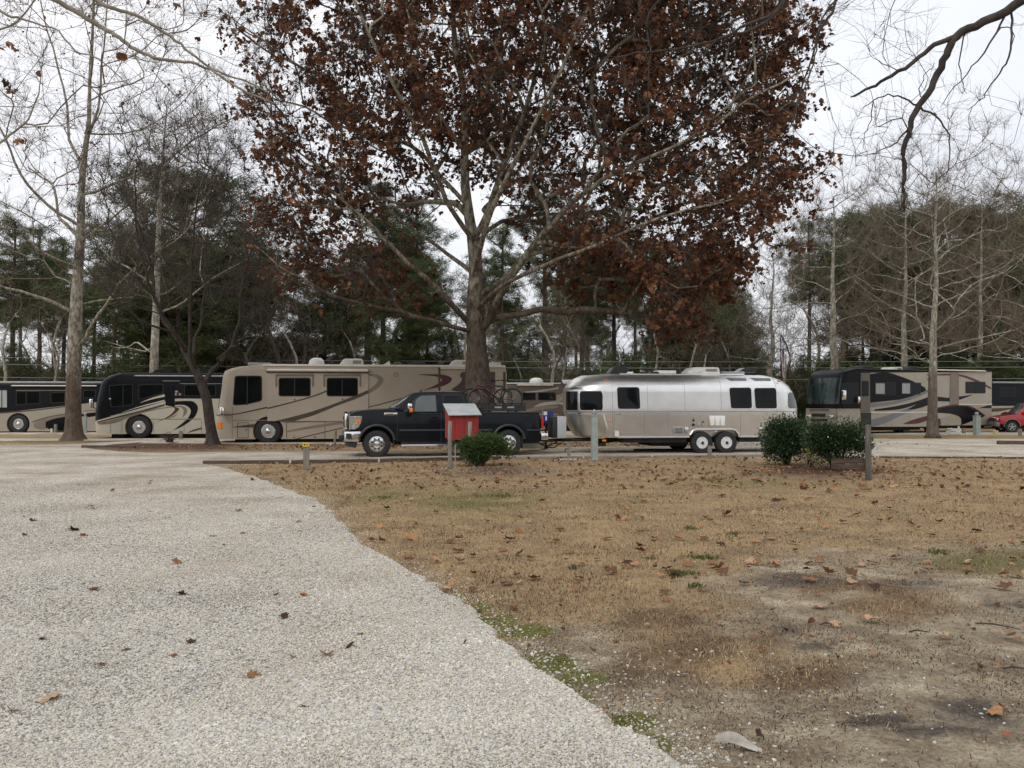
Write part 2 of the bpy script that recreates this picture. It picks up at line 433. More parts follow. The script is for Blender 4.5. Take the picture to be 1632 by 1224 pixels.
g_me = np_mesh('ground', np.stack([GX.ravel(), GY.ravel(), GZ.ravel()], 1), [F], [ground_material()], attrs=att_)
ground = link('ground', g_me); tag(ground, 'dormant tan lawn with bare sandy soil and dark patches', kind='structure')

# --- gravel sheets
def gravel_material():
    m = bpy.data.materials.new('pale_gravel'); m.use_nodes = True; nt = m.node_tree
    b = nt.nodes['Principled BSDF']; b.inputs['Roughness'].default_value = .9; b.inputs['Specular IOR Level'].default_value = .2
    tc = N(nt, 'ShaderNodeTexCoord')
    v = N(nt, 'ShaderNodeTexVoronoi'); v.inputs['Scale'].default_value = 55; nt.links.new(tc.outputs['Object'], v.inputs[0])
    r = N(nt, 'ShaderNodeValToRGB'); e = r.color_ramp.elements
    for p in (.3, .55, .8): e.new(p)
    for k, (p, c) in enumerate([(0, (.26,.225,.18)), (.3, (.50,.445,.37)), (.55, (.65,.58,.49)), (.8, (.56,.50,.42)), (1, (.78,.72,.62))]):
        e[k].position = p; e[k].color = rgba(c)
    s = N(nt, 'ShaderNodeSeparateColor'); nt.links.new(v.outputs['Color'], s.inputs[0]); nt.links.new(s.outputs[0], r.inputs[0])
    n = N(nt, 'ShaderNodeTexNoise'); n.inputs['Scale'].default_value = .55; n.inputs['Detail'].default_value = 9; n.inputs['Roughness'].default_value = .62
    nt.links.new(tc.outputs['Object'], n.inputs[0])
    r2 = N(nt, 'ShaderNodeValToRGB'); r2.color_ramp.elements[0].position = .34; r2.color_ramp.elements[0].color = (.60,.55,.47,1)
    r2.color_ramp.elements[1].position = .62; r2.color_ramp.elements[1].color = (1,1,1,1)
    nt.links.new(n.outputs[0], r2.inputs[0])
    mm = N(nt, 'ShaderNodeMix', data_type='RGBA', blend_type='MULTIPLY'); mm.inputs[0].default_value = 1
    nt.links.new(r.outputs[0], mm.inputs[6]); nt.links.new(r2.outputs[0], mm.inputs[7]); nt.links.new(mm.outputs[2], b.inputs['Base Color'])
    bp = N(nt, 'ShaderNodeBump'); bp.inputs['Strength'].default_value = .8; bp.inputs['Distance'].default_value = .012; bp.invert = True
    nt.links.new(v.outputs['Distance'], bp.inputs['Height']); nt.links.new(bp.outputs[0], b.inputs['Normal'])
    return m
GRAVEL = gravel_material()
def sheet(name, poly, z, m, label, edge_drop=.06, skirt=.09):
    from mathutils.geometry import delaunay_2d_cdt
    n = len(poly); sa = sum(poly[i][0]*poly[(i+1)%n][1]-poly[(i+1)%n][0]*poly[i][1] for i in range(n))
    if sa < 0: poly = poly[::-1]
    vv, ee, ff, ov, oe, of = delaunay_2d_cdt([Vector(p) for p in poly], [], [list(range(n))], 1, 1e-5)
    bm = bmesh.new(); vs = [bm.verts.new((v.x, v.y, z)) for v in vv]
    for f in ff: bm.faces.new([vs[i] for i in f])
    me = bpy.data.meshes.new(name)
    mp_ = {}
    for k, o_ in enumerate(ov):
        for q_ in o_: mp_[q_] = vs[k]
    vs = [mp_[i] for i in range(n)]; lo = []
    for i in range(n):
        a = Vector(poly[i-1]); b = Vector(poly[(i+1)%n]); t = (b-a); t = t.normalized() if t.length > 1e-6 else Vector((1,0)); c_ = Vector(poly[i])+Vector((t.y, -t.x))*skirt
        lo.append(bm.verts.new((c_.x, c_.y, z-edge_drop)))
    for i in range(n): bm.faces.new((vs[i], vs[(i+1)%n], lo[(i+1)%n], lo[i]))
    bmesh.ops.recalc_face_normals(bm, faces=bm.faces)
    bm.to_mesh(me); bm.free(); me.materials.append(m)
    o = link(name, me); return tag(o, label, kind='structure')
sheet('gravel_road', ROADnp, .022, GRAVEL, 'pale gravel drive curving round the lawn to the camping pads')
padL = [gxy(p) for p in [(-60,699.3),(118,699.8),(150,701.8),(-60,701.6)]]
sheet('gravel_path', [(-75,40.0),(-9,41.0),(-9,39.4),(-75,39.3)], .045, GRAVEL, 'thin gravel lane in front of the dark motorhomes')
sheet('gravel_pavement', [(-75,51.5),(60,51.5),(60,47.2),(17,47.2),(9,44.6),(-9,44.6),(-16,47.4),(-75,48.2)], .045, GRAVEL, 'gravel camping pad under the far motorhomes')
sheet('gravel_court', [(-15,35.6),(2,37.4),(2,40.5),(-10,38.7),(-15.5,38)], .045, GRAVEL, 'gravel camping pad under the tan motorhome')

# --- gravel stones near the camera (real pebbles)
stone_m = mat('pebble', (.78,.76,.73), (1,1,1), rough=.85, scale=30, spec=.25, tint=[(.23,.21,.175),(.42,.395,.345),(.55,.52,.455),(.65,.615,.54),(.44,.435,.425),(.70,.66,.58),(.54,.455,.34),(.82,.80,.75)])
stones = []
for k in range(4):
    bm = bmesh.new(); bmesh.ops.create_icosphere(bm, subdivisions=1, radius=.5)
    rr = random.Random(k)
    for v in bm.verts: v.co *= rr.uniform(.72, 1.15); v.co.z *= .62; v.co.x *= 1.15
    me = bpy.data.meshes.new('pebble'); bm.to_mesh(me); bm.free(); me.materials.append(stone_m)
    stones.append(proto('pebble', me))
def road_points(n, ylo, yhi, rg):
    Y = ylo*(yhi/ylo)**rg.random(n)
    X = (rg.random(n)*1.28 - .64)*Y
    return X, Y
n = 540000
Y = 3.3 * (19/3.3)**(rng.random(n)**.80); X = (rng.random(n)*.98 - .64)*Y
k = inpoly(X, Y, ROADnp) & (rng.random(n) < np.clip((19.5-Y)/8, 0, 1)) & (rng.random(n) < np.clip(.62+(vnoise(X, Y*.6, .9, 91)-.36)*2.5+(X/Y+.45)*.5, .6, 1)); X = X[k]; Y = Y[k]; n = len(X)
clump = vnoise(X, Y, 2.0, 44)
S = (.0075 + .011*rng.random(n)**1.8 + .008*(rng.random(n) < .06))*(.66+.65*clump)*(1+.02*Y)
tint = np.clip(rng.random(n)*.92 + (vnoise(X, Y, .8, 12)-.5)*.5 - np.clip((vnoise(X, Y*.7, .45, 33)-.5)*1.3, 0, .14)*(rng.random(n) < .7), 0, 1)
rot = rng.random((n, 3))*np.array([.6, .6, 6.28])
me = scatter_mesh('gravel_stones', np.stack([X, Y, .022 + S*.12], 1), rot, S, tint, 4, rng)
tag(scatter_obj('gravel_stones', me, stones), 'loose pale pebbles covering the near gravel drive', kind='stuff')
# stray stones past the gravel edge and in the moss
E = np.array(ROAD[:150]); n = 9500
ii = rng.integers(0, len(E), n); off = rng.normal(0, .16, (n, 2)) + np.array([.08, .02])
P = E[ii] + off; k = ~inpoly(P[:,0], P[:,1], ROADnp) & (P[:,1] > 3.2); P = P[k]
P2 = np.stack([rng.uniform(.2, 4.0, 1100)*rng.random(1100)**.8, rng.uniform(3.4, 6.0, 1100)], 1)
k = ~inpoly(P2[:,0], P2[:,1], ROADnp); P = np.concatenate([P, P2[k]]); n = len(P)
S = .007 + .019*rng.random(n)**3
me = scatter_mesh('stray_gravel', np.stack([P[:,0], P[:,1], gheight(P[:,0], P[:,1]) + S*.12], 1), rng.random((n,3))*np.array([.6,.6,6.28]), S, np.clip(rng.random(n)*.72, 0, 1), 4, rng)
tag(scatter_obj('stray_gravel', me, stones), 'stray pebbles scattered over the soil beside the drive', kind='stuff')

# --- grass: real blades
def blades(name, X, Y, Z, H, m, rg, wid=.0035, lean=.7, tint=None):
    n = len(X); th = rg.random(n)*2*pi; ph = rg.random(n)*2*pi; L = rg.random(n)*lean + .15
    d = np.stack([np.cos(ph)*np.sin(L), np.sin(ph)*np.sin(L), np.cos(L)], 1)
    s = np.stack([np.cos(th), np.sin(th), np.zeros(n)], 1)*(wid*(1+Y/9))[:, None]
    B = np.stack([X, Y, Z], 1); Hh = H[:, None]
    mid = B + d*Hh*.55; tipd = d.copy(); tipd[:, 2] *= .45; tip = mid + tipd*Hh*.55
    V = np.stack([B-s, B+s, mid+s*.7, mid-s*.7, tip], 1).reshape(-1, 3)
    i0 = np.arange(n)*5
    q = np.stack([i0, i0+1, i0+2, i0+3], 1); t = np.stack([i0+3, i0+2, i0+4], 1)
    tn = rg.random(n) if tint is None else tint
    me = np_mesh(name, V, [q, t], [m], attrs={'tint': np.repeat(tn, 5)}, smooth=False)
    return link(name, me)
straw_m = mat('straw_blade', (1,1,1), rough=.8, spec=.2, inst=False, trans=.25,
              tint=[(.14,.083,.042),(.33,.212,.11),(.45,.318,.172),(.55,.40,.225),(.34,.212,.117),(.64,.50,.31),(.28,.25,.09)])
n = 210000
Y = 3.4*(25.5/3.4)**(rng.random(n)**.85); X = (rng.random(n)*1.3-.65)*Y
k = ~inpoly(X, Y, ROADnp); X = X[k]; Y = Y[k]
mk, px, py = ground_masks(X, Y)
dens = (1-mk['bare'])**1.3 * (1-mk['moss']) * (1-.85*mk['mulch']) * (1-.6*mk['dark']) * (.45+.75*vnoise(X, Y, 2.5, 30)) + .02
k = rng.random(len(X)) < dens; X = X[k]; Y = Y[k]; gm = mk['green'][k]
H = (.018+.03*rng.random(len(X)))*(1+.5*vnoise(X, Y, 3, 31)); tn = np.clip(rng.random(len(X))*.93 - np.clip((vnoise(X, Y, 1.1, 71)-.47)*2.2, 0, .45), 0, .93)
tn = np.where(rng.random(len(X)) < gm*.55, 1.0, tn)
tag(blades('dry_grass', X, Y, gheight(X, Y)-.004, H, straw_m, rng, wid=.002, tint=tn), 'dormant tan grass blades across the lawn', kind='stuff')
# dark bits, dead stems and crumbs lying on the bare soil
deb_m = mat('soil_crumbs', (1,1,1), rough=.9, spec=.1, inst=False, tint=[(.045,.034,.025),(.09,.065,.045),(.16,.11,.07),(.24,.17,.11),(.36,.27,.17)])
n = 90000; Y = 3.4*(14/3.4)**(rng.random(n)**.8); X = (rng.random(n)*.78-.14)*Y
mk, px, py = ground_masks(X, Y); k = ~inpoly(X, Y, ROADnp) & (rng.random(n) < (.25+.75*mk['bare'])*np.clip((vnoise(X, Y, 1.7, 60)-.30)*3.2, .12, 1)*(1-mk['moss'])); X = X[k]; Y = Y[k]; n = len(X)
tag(blades('soil_debris', X, Y, gheight(X, Y)+.001, .006+.028*rng.random(n)**2.2, deb_m, rng, wid=.0022, lean=1.5, tint=rng.random(n)**1.25), 'dark crumbs and dead stems lying on the bare sandy soil', kind='stuff')
# small vivid green tufts
green_m = mat('green_blade', (1,1,1), rough=.6, spec=.3, inst=False, trans=.3, tint=[(.05,.07,.02),(.09,.12,.03),(.15,.17,.055)])
PX = []
for (cx, cy, rx, ry, nn) in [(1120,890,34,4,420),(1088,914,30,4,340),(1106,934,14,4,160),(798,791,34,4,420),(1496,879,18,5,300),(1082,766,14,2,120),(1140,764,30,3,240),(1100,842,16,3,120),
                             (1038,893,12,3,90),(1170,852,12,3,90),(610,795,16,3,150),(915,905,10,4,90),(270,705,90,3,200),(1275,745,8,2,60)]:
    for _ in range(nn):
        a, b = rng.normal(0, .45, 2); PX.append(gxy((cx+a*rx, cy+b*ry)))
PX = np.array(PX)[::2]
tag(blades('green_grass', PX[:,0], PX[:,1], gheight(PX[:,0], PX[:,1])-.004, .03+.035*rng.random(len(PX)), green_m, rng, wid=.003), 'small tufts of fresh green grass in the dry lawn', kind='stuff')
moss_m = mat('moss', (1,1,1), rough=.9, spec=.1, inst=False, tint=[(.07,.068,.02),(.14,.135,.038),(.22,.20,.06),(.33,.29,.12)])
n = 120000; X = rng.uniform(-1.2, 1.6, n); Y = rng.uniform(3.4, 8, n)
mk, _, _ = ground_masks(X, Y); k = (rng.random(n) < mk['moss']*.55*np.clip((vnoise(X, Y, 7, 81)-.38)*5, 0, 1)) & ~inpoly(X-.03, Y, ROADnp); X = X[k]; Y = Y[k]
tag(blades('moss', X, Y, gheight(X, Y)-.002, .006+.012*rng.random(len(X)), moss_m, rng, wid=.003, tint=np.clip(vnoise(X, Y, 6, 3)+rng.normal(0,.15,len(X)),0,1)), 'bright green moss along the gravel edge', kind='stuff')

# --- fallen sycamore leaves
def leaf_mesh(seed, curl=.5, name='leaf'):
    r = random.Random(seed); pts = []
    for k, (a, l) in enumerate([(-100,.36),(-66,.56),(-44,.46),(-18,.64),(6,.52),(36,.72),(60,.52),(88,.78),(118,.50),(142,.70),(174,.54),(198,.62),(226,.46),(244,.54),(280,.34)]):
        t = radians(a+r.uniform(-8,8)); l *= r.uniform(.72, 1.15); pts.append((cos(t)*l, sin(t)*l))
    cz = r.uniform(-1, 1); ca = r.random()*pi
    def z(x, y):
        u = x*cos(ca)+y*sin(ca); v = -x*sin(ca)+y*cos(ca)
        return curl*(.9*u*u + .35*cz*v*u + .30*abs(v)) + r.uniform(-.10, .10)
    V = [(0, 0, 0.02)] + [(x, y, z(x, y)) for x, y in pts]
    Fc = [(0, i, i+1) for i in range(1, len(pts))]
    V += [(0, -.15, 0), (.02, -.15, .01), (.03, -.75, .12+.1*cz)]; k = len(V); Fc.append((k-3, k-2, k-1))
    me = bpy.data.meshes.new(name); me.from_pydata(V, [], Fc)
    me.polygons.foreach_set('use_smooth', [True]*len(Fc)); return me
LEAF_T = [(.08,.042,.023),(.15,.075,.038),(.23,.115,.055),(.30,.155,.075),(.36,.20,.10),(.40,.25,.14),(.19,.10,.055)]
leafmats = [mat('dry_leaf_%s' % nme, tuple(x*.75 for x in c), tuple(min(1, x*1.25) for x in c), rough=.7, scale=6, spec=.25, trans=.15)
            for nme, c in [('dark', (.055,.028,.017)), ('brown', (.14,.065,.034)), ('rust', (.25,.115,.052)), ('orange', (.40,.20,.09)), ('tan', (.44,.28,.16))]]
leaf_scatter_m = mat('dry_leaf_loose', (1,1,1), rough=.75, spec=.2, tint=LEAF_T, trans=.15)
loose = []
for k in range(4):
    me = leaf_mesh(100+k, .9); me.materials.append(leaf_scatter_m); loose.append(proto('leaf', me))
lm = {}
for s in range(6):
    for mi, m_ in enumerate(leafmats):
        me = leaf_mesh(s, [.2,.38,.6,.85,.45,1.05][s]); me.materials.append(m_); lm[(s, mi)] = me
def put_leaf(px, py, size, label, s=None, mi=None, group=None, on_road=False, tilt=.25, rz=None, lawn=False):
    p = gnd(px, py); s = rng.integers(0, 6) if s is None else s; mi = rng.choice([0,1,2,3,4], p=[.13,.30,.28,.17,.12]) if mi is None else mi
    o = link('fallen_leaf', lm[(int(s), int(mi))])
    o.location = (p.x, p.y, (.03 if on_road else float(gheight(p.x, p.y))+.025)); o.scale = (size,)*3
    o.rotation_euler = (rng.normal(0, tilt), rng.normal(0, tilt), rng.random()*6.28 if rz is None else rz)
    if lawn:
        c_ = ['dark brown', 'brown', 'rust brown', 'orange', 'tan'][int(mi)]
        if on_road: label = '%s leaf on the pale gravel drive, %s, %s' % (c_, 'far end' if py < 800 else 'halfway along' if py < 900 else 'near the camera', 'left side' if px < 220 else 'middle' if px < 420 else 'lawn side')
        else: label = '%s leaf on the lawn %s, %s' % (c_, 'below the pickup' if px < 720 else 'below the red box' if px < 880 else 'below the trailer nose' if px < 1050 else 'below the trailer wheels' if px < 1200 else 'below the hedge' if px < 1390 else 'right of the tall post',
                      'close to the shrubs' if py < 800 else 'in mid lawn' if py < 870 else 'near the bare soil')
    return tag(o, label, 'leaf', group)
put_leaf(78, 1122, .125, 'large tan sycamore leaf lying on the gravel at lower left', 0, 4, on_road=True, tilt=.15, rz=1.2)
put_leaf(1586, 1143, .085, 'single orange sycamore leaf on the bare sand at lower right', 1, 3, tilt=.2)
put_leaf(1305, 969, .10, 'tan leaf pair flattened on sandy soil above the dark patch', 0, 4, tilt=.1)
put_leaf(1388, 994, .12, 'long tan leaf on the sandy soil beside a grass tuft', 2, 4, tilt=.1)
put_leaf(1330, 999, .09, 'pale tan leaf just below the long tan leaf', 1, 4, tilt=.2)
put_leaf(1607, 1018, .10, 'tan curled leaf near the twig on the bare soil', 3, 4)
put_leaf(1502, 1020, .09, 'tan leaf with raised edges on bare soil right of the dark patch', 2, 4)
put_leaf(1146, 998, .06, 'small orange leaf at the edge of pale sand', 0, 3)
put_leaf(575, 1017, .05, 'small rust leaf alone in the middle of the gravel drive', 4, 3, on_road=True)
put_leaf(380, 817, .11, 'rust leaf on the gravel near the lawn corner', 2, 2, on_road=True)
put_leaf(116, 849, .13, 'dark brown leaf on the pale gravel at left', 3, 0, on_road=True)
put_leaf(134, 857, .11, 'orange leaf beside the dark brown leaf on the gravel', 1, 3, on_road=True)
put_leaf(283, 902, .10, 'rust leaf in the middle of the drive on worn gravel', 2, 2, on_road=True)
put_leaf(150, 945, .10, 'flat orange leaf on the worn gravel below the rust leaf', 1, 3, on_road=True)
put_leaf(1158, 823, .15, 'large dark curled leaf standing up in the dry grass', 5, 1)
put_leaf(655, 860, .17, 'large orange leaf in olive grass beside the gravel bend', 0, 3)
put_leaf(818, 973, .07, 'orange leaf beside the first moss patch', 4, 3)
grl = 'brown leaves scattered on the gravel drive'; gll = 'brown sycamore leaves scattered over the dry lawn'; gsl = 'small leaves on the bare sandy soil'
for _ in range(40):
    px = rng.uniform(5, 640); py = 745+rng.random()**1.4*400
    if inpoly(np.array([gnd(px, py).x]), np.array([gnd(px, py).y]), ROADnp)[0]:
        put_leaf(px, py, rng.uniform(.04, .09), 'x', group=grl, on_road=True, lawn=True)
cnt = 0
while cnt < 225:
    px = rng.uniform(480, 1640); py = 757 + rng.random()**1.15*190
    q = gnd(px, py)
    if inpoly(np.array([q.x]), np.array([q.y]), ROADnp)[0]: continue
    put_leaf(px, py, rng.uniform(.06, .125)*(1 if py > 800 else 1.15), 'x', group=gll, lawn=True); cnt += 1
for _ in range(22):
    px = rng.uniform(950, 1640); py = rng.uniform(940, 1190)
    put_leaf(px, py, rng.uniform(.03, .06), 'small dry leaf fallen on the bare sandy soil', group=gsl)
# the rest: leaf litter, far and small
n = 1700; Y = rng.uniform(17, 27, n); X = rng.uniform(-.30, .62, n)*Y
X2 = rng.uniform(-14, -6, 500)*1.0; Y2 = rng.uniform(31, 35, 500)
n3 = 420; a3 = rng.random(n3)*6.28; r3 = rng.random(n3)**.5
c3 = gnd(1305, 752); X3 = c3.x + np.cos(a3)*r3*1.9; Y3 = c3.y + np.sin(a3)*r3*1.3
n4 = 1600; X4 = rng.uniform(-5, 16, n4); Y4 = rng.uniform(31.8, 37, n4)
n5 = 900; Y5 = rng.uniform(5.5, 17, n5); X5 = rng.uniform(-.2, .62, n5)*Y5
X = np.concatenate([X, X2, X3, X4, X5]); Y = np.concatenate([Y, Y2, Y3, Y4, Y5]); k = ~inpoly(X, Y, ROADnp) | (rng.random(len(X)) < .05); X = X[k]; Y = Y[k]; n = len(X)
S = np.where(Y > 17, .035+.06*rng.random(n), .015+.03*rng.random(n))
me = scatter_mesh('leaf_litter', np.stack([X, Y, gheight(X, Y)+.03], 1), rng.normal(0, .45, (n,3))+np.array([0,0,1])*rng.random((n,1))*6.28, S, rng.random(n)**1.1, 4, rng)
tag(scatter_obj('leaf_litter', me, loose), 'small brown leaf litter spread through the far lawn', kind='stuff')
# ================================================================== VEHICLES
black_paint = mat('black_paint', (.006,.007,.010), (.010,.011,.014), rough=.2, scale=2, spec=.18, coat=.04)
blackblue = mat('dark_coach_paint', (.006,.0065,.009), (.009,.010,.012), rough=.25, scale=1.5, spec=.14, coat=.0)
tan_paint = mat('tan_coach_paint', (.36,.30,.225), (.41,.345,.26), rough=.42, scale=.9, coat=.05, detail=8)
tan_slide = mat('tan_slide_paint', (.385,.325,.25), (.43,.365,.285), rough=.42, scale=.9, coat=.12)
cream_paint = mat('cream_coach_paint', (.50,.46,.36), (.56,.51,.41), rough=.35, scale=1.1, coat=.15)
cream_dull = mat('sand_coach_paint', (.36,.32,.25), (.41,.36,.29), rough=.4, scale=1.1, coat=.1)
brown_trim = mat('brown_swoosh', (.055,.035,.024), (.075,.048,.033), rough=.4, scale=2)
taupe_trim = mat('taupe_swoosh', (.19,.15,.115), (.22,.175,.135), rough=.4, scale=2)
maroon_trim = mat('maroon_swoosh', (.07,.010,.012), (.09,.016,.016), rough=.35, scale=2)
darkbrown = mat('umber_paint', (.10,.075,.06), (.125,.095,.075), rough=.4, scale=1)
roof_white = mat('roof_white', (.62,.59,.52), (.72,.69,.62), rough=.6, scale=3)
awning_cream = mat('awning_cream', (.66,.60,.50), (.72,.66,.56), rough=.6, scale=3)
plastic_white = mat('aged_white_plastic', (.68,.66,.60), (.76,.74,.68), rough=.5, scale=4)
rubber = mat('tyre_rubber', (.014,.014,.015), (.028,.027,.026), rough=.8, scale=9, bump=.3)
under_m = mat('underbody', (.012,.012,.012), (.03,.027,.024), rough=.9, scale=5)
glass_m = mat('dark_tinted_glass', (.006,.007,.008), (.010,.011,.012), rough=.04, scale=1.2, spec=.18)
glass_lite = mat('clear_glass_grey_reflection', (.05,.06,.06), (.09,.10,.10), rough=.04, scale=1.6, spec=.7)  # lighter grey-green reflection is mixed into the glass colour
glass_teal_refl = mat('teal_reflection_glass', (.012,.018,.018), (.05,.075,.07), rough=.05, scale=1.1, spec=.45, stretch=(1, 3, .6))  # streaky teal reflections painted into dark windshield glass
gasket = mat('window_gasket', (.012,.012,.012), (.02,.02,.02), rough=.6, scale=8)
chrome = mat('chrome', (.75,.75,.76), (.82,.82,.83), rough=.12, metal=1, scale=6)
alloy = mat('polished_alloy', (.62,.62,.62), (.72,.72,.72), rough=.22, metal=1, scale=8)
whiterim = mat('white_steel_rim', (.60,.60,.58), (.72,.72,.70), rough=.4, scale=8)
blackplastic = mat('black_plastic', (.014,.014,.015), (.022,.022,.023), rough=.55, scale=8)
amber = mat('amber_lens', (.75,.17,.015), (.85,.24,.03), rough=.2, scale=20)
redlens = mat('red_lens', (.42,.012,.012), (.55,.025,.02), rough=.15, scale=20)
lens = mat('clear_lens', (.34,.35,.35), (.75,.76,.76), rough=.1, scale=14, metal=.8)
grey_metal = mat('grey_metal', (.30,.31,.31), (.38,.39,.39), rough=.45, metal=.3, scale=5)
curtain_m = mat('pale_interior_curtain', (.30,.32,.31), (.44,.46,.44), rough=.9, scale=3, stretch=(8,1,.3))

def lerp_prof(prof, z):
    """prof: list of (z,u) rising z"""
    if z <= prof[0][0]: return prof[0][1]
    for (a, ua), (b, ub) in zip(prof[:-1], prof[1:]):
        if z <= b: return ua + (ub-ua)*(z-a)/max(b-a, 1e-6)
    return prof[-1][1]
class Veh:
    def __init__(s, name, px, py, u_at, a, label=None, cat=None, group=None, point=None):
        s.a = radians(a); s.d = Vector((cos(s.a), sin(s.a), 0)); s.n = Vector((-sin(s.a), cos(s.a), 0))
        p = gnd(px, py) if point is None else Vector(point)
        s.o = p - s.d*u_at; s.o.z = 0
        s.root = empty(name, s.o, s.a); tag(s.root, label, cat, group)
    def P(s, q, w=0.0):
        d = ray(*q); c = Vector((0, 0, CH)) - s.o
        dl = Vector((d.dot(s.d), d.dot(s.n), d.z)); cl = Vector((c.dot(s.d), c.dot(s.n), CH))
        t = (w - cl.y)/dl.y; return (cl.x + dl.x*t, cl.z + dl.z*t)
    def px(s, u, w, z):
        q = s.o + s.d*u + s.n*w; q.z = z; q = q - Vector((0, 0, CH))
        zc = q.y*cos(PITCH) + q.z*sin(PITCH); yc = q.z*cos(PITCH) - q.y*sin(PITCH)
        return 816 + FPX*q.x/zc, 612 - FPX*yc/zc
    def pts(s, conv, L, w=0.0): return [s.P(conv(*p), w) for p in L]
    def decal(s, name, conv, top, bot, m, w=-.004, seg=5, parent=None, smooth=True):
        """painted swoosh: the band between two curves, a 3 mm skin on the panel"""
        T = s.pts(conv, top, w); B = s.pts(conv, bot, w)
        if smooth and len(T) > 2: T = [tuple(x) for x in catmull(T, seg)]
        if smooth and len(B) > 2: B = [tuple(x) for x in catmull(B, seg)]
        n = max(len(T), len(B))
        def rs(P):
            P = [Vector(x) for x in P]; o = []
            for i in range(n):
                t = i*(len(P)-1)/(n-1); k = min(int(t), len(P)-2); o.append(P[k].lerp(P[k+1], t-k))
            return o
        T = rs(T); B = rs(B); V = []; Fc = []
        for a, b in zip(T, B): V += [(a.x, w, a.y), (b.x, w, b.y), (a.x, w+.003, a.y), (b.x, w+.003, b.y)]
        for i in range(n-1):
            k = i*4; Fc += [(k, k+1, k+5, k+4), (k+2, k+6, k+7, k+3), (k, k+4, k+6, k+2), (k+1, k+3, k+7, k+5)]
        return MB().add(V, Fc).build(name, m, parent or s.root)
    def panel(s, name, conv, P, m, w=-.012, thick=.02, r=.05, parent=None, bevel=0):
        pts = s.pts(conv, P, w)
        if r: pts = roundpoly(pts, r)
        return MB().slab(pts, w, w+thick).build(name, m, parent or s.root, bevel=bevel)
    def window(s, conv, P, w=-.012, r=.06, frame=.035, gm=None, name='window', fm=None, divide=None):
        pts = s.pts(conv, P, w); c = sum((Vector(p) for p in pts), Vector((0, 0)))/len(pts)
        f = MB().slab(roundpoly(pts, r), w, w+.03).build(name, fm or gasket, s.root)
        def inset(pts, k):
            o = []
            for p in pts:
                v = Vector(p)-c; o.append((c.x + v.x - math.copysign(k, v.x), c.y + v.y - math.copysign(k, v.y)))
            return o
        g = MB(); g.slab(roundpoly(inset(pts, frame), r*.8), w-.004, w+.01)
        g.build('pane', gm or glass_m, f)
        if divide is not None:
            u = s.P(conv(divide, P[0][1]), w)[0]; zz = [p[1] for p in pts]
            MB().box((u-.02, w-.012, min(zz)+frame), (u+.02, w, max(zz)-frame)).build('sash', fm or gasket, f)
        return f
    def box(s, name, conv, q0, q1, w0, w1, m, bevel=.01, parent=None):
        a = s.P(conv(*q0), w0); b = s.P(conv(*q1), w0)
        return MB().box((min(a[0],b[0]), min(w0,w1), min(a[1],b[1])), (max(a[0],b[0]), max(w0,w1), max(a[1],b[1]))).build(name, m, parent or s.root, bevel=bevel, smooth=40 if bevel else None)

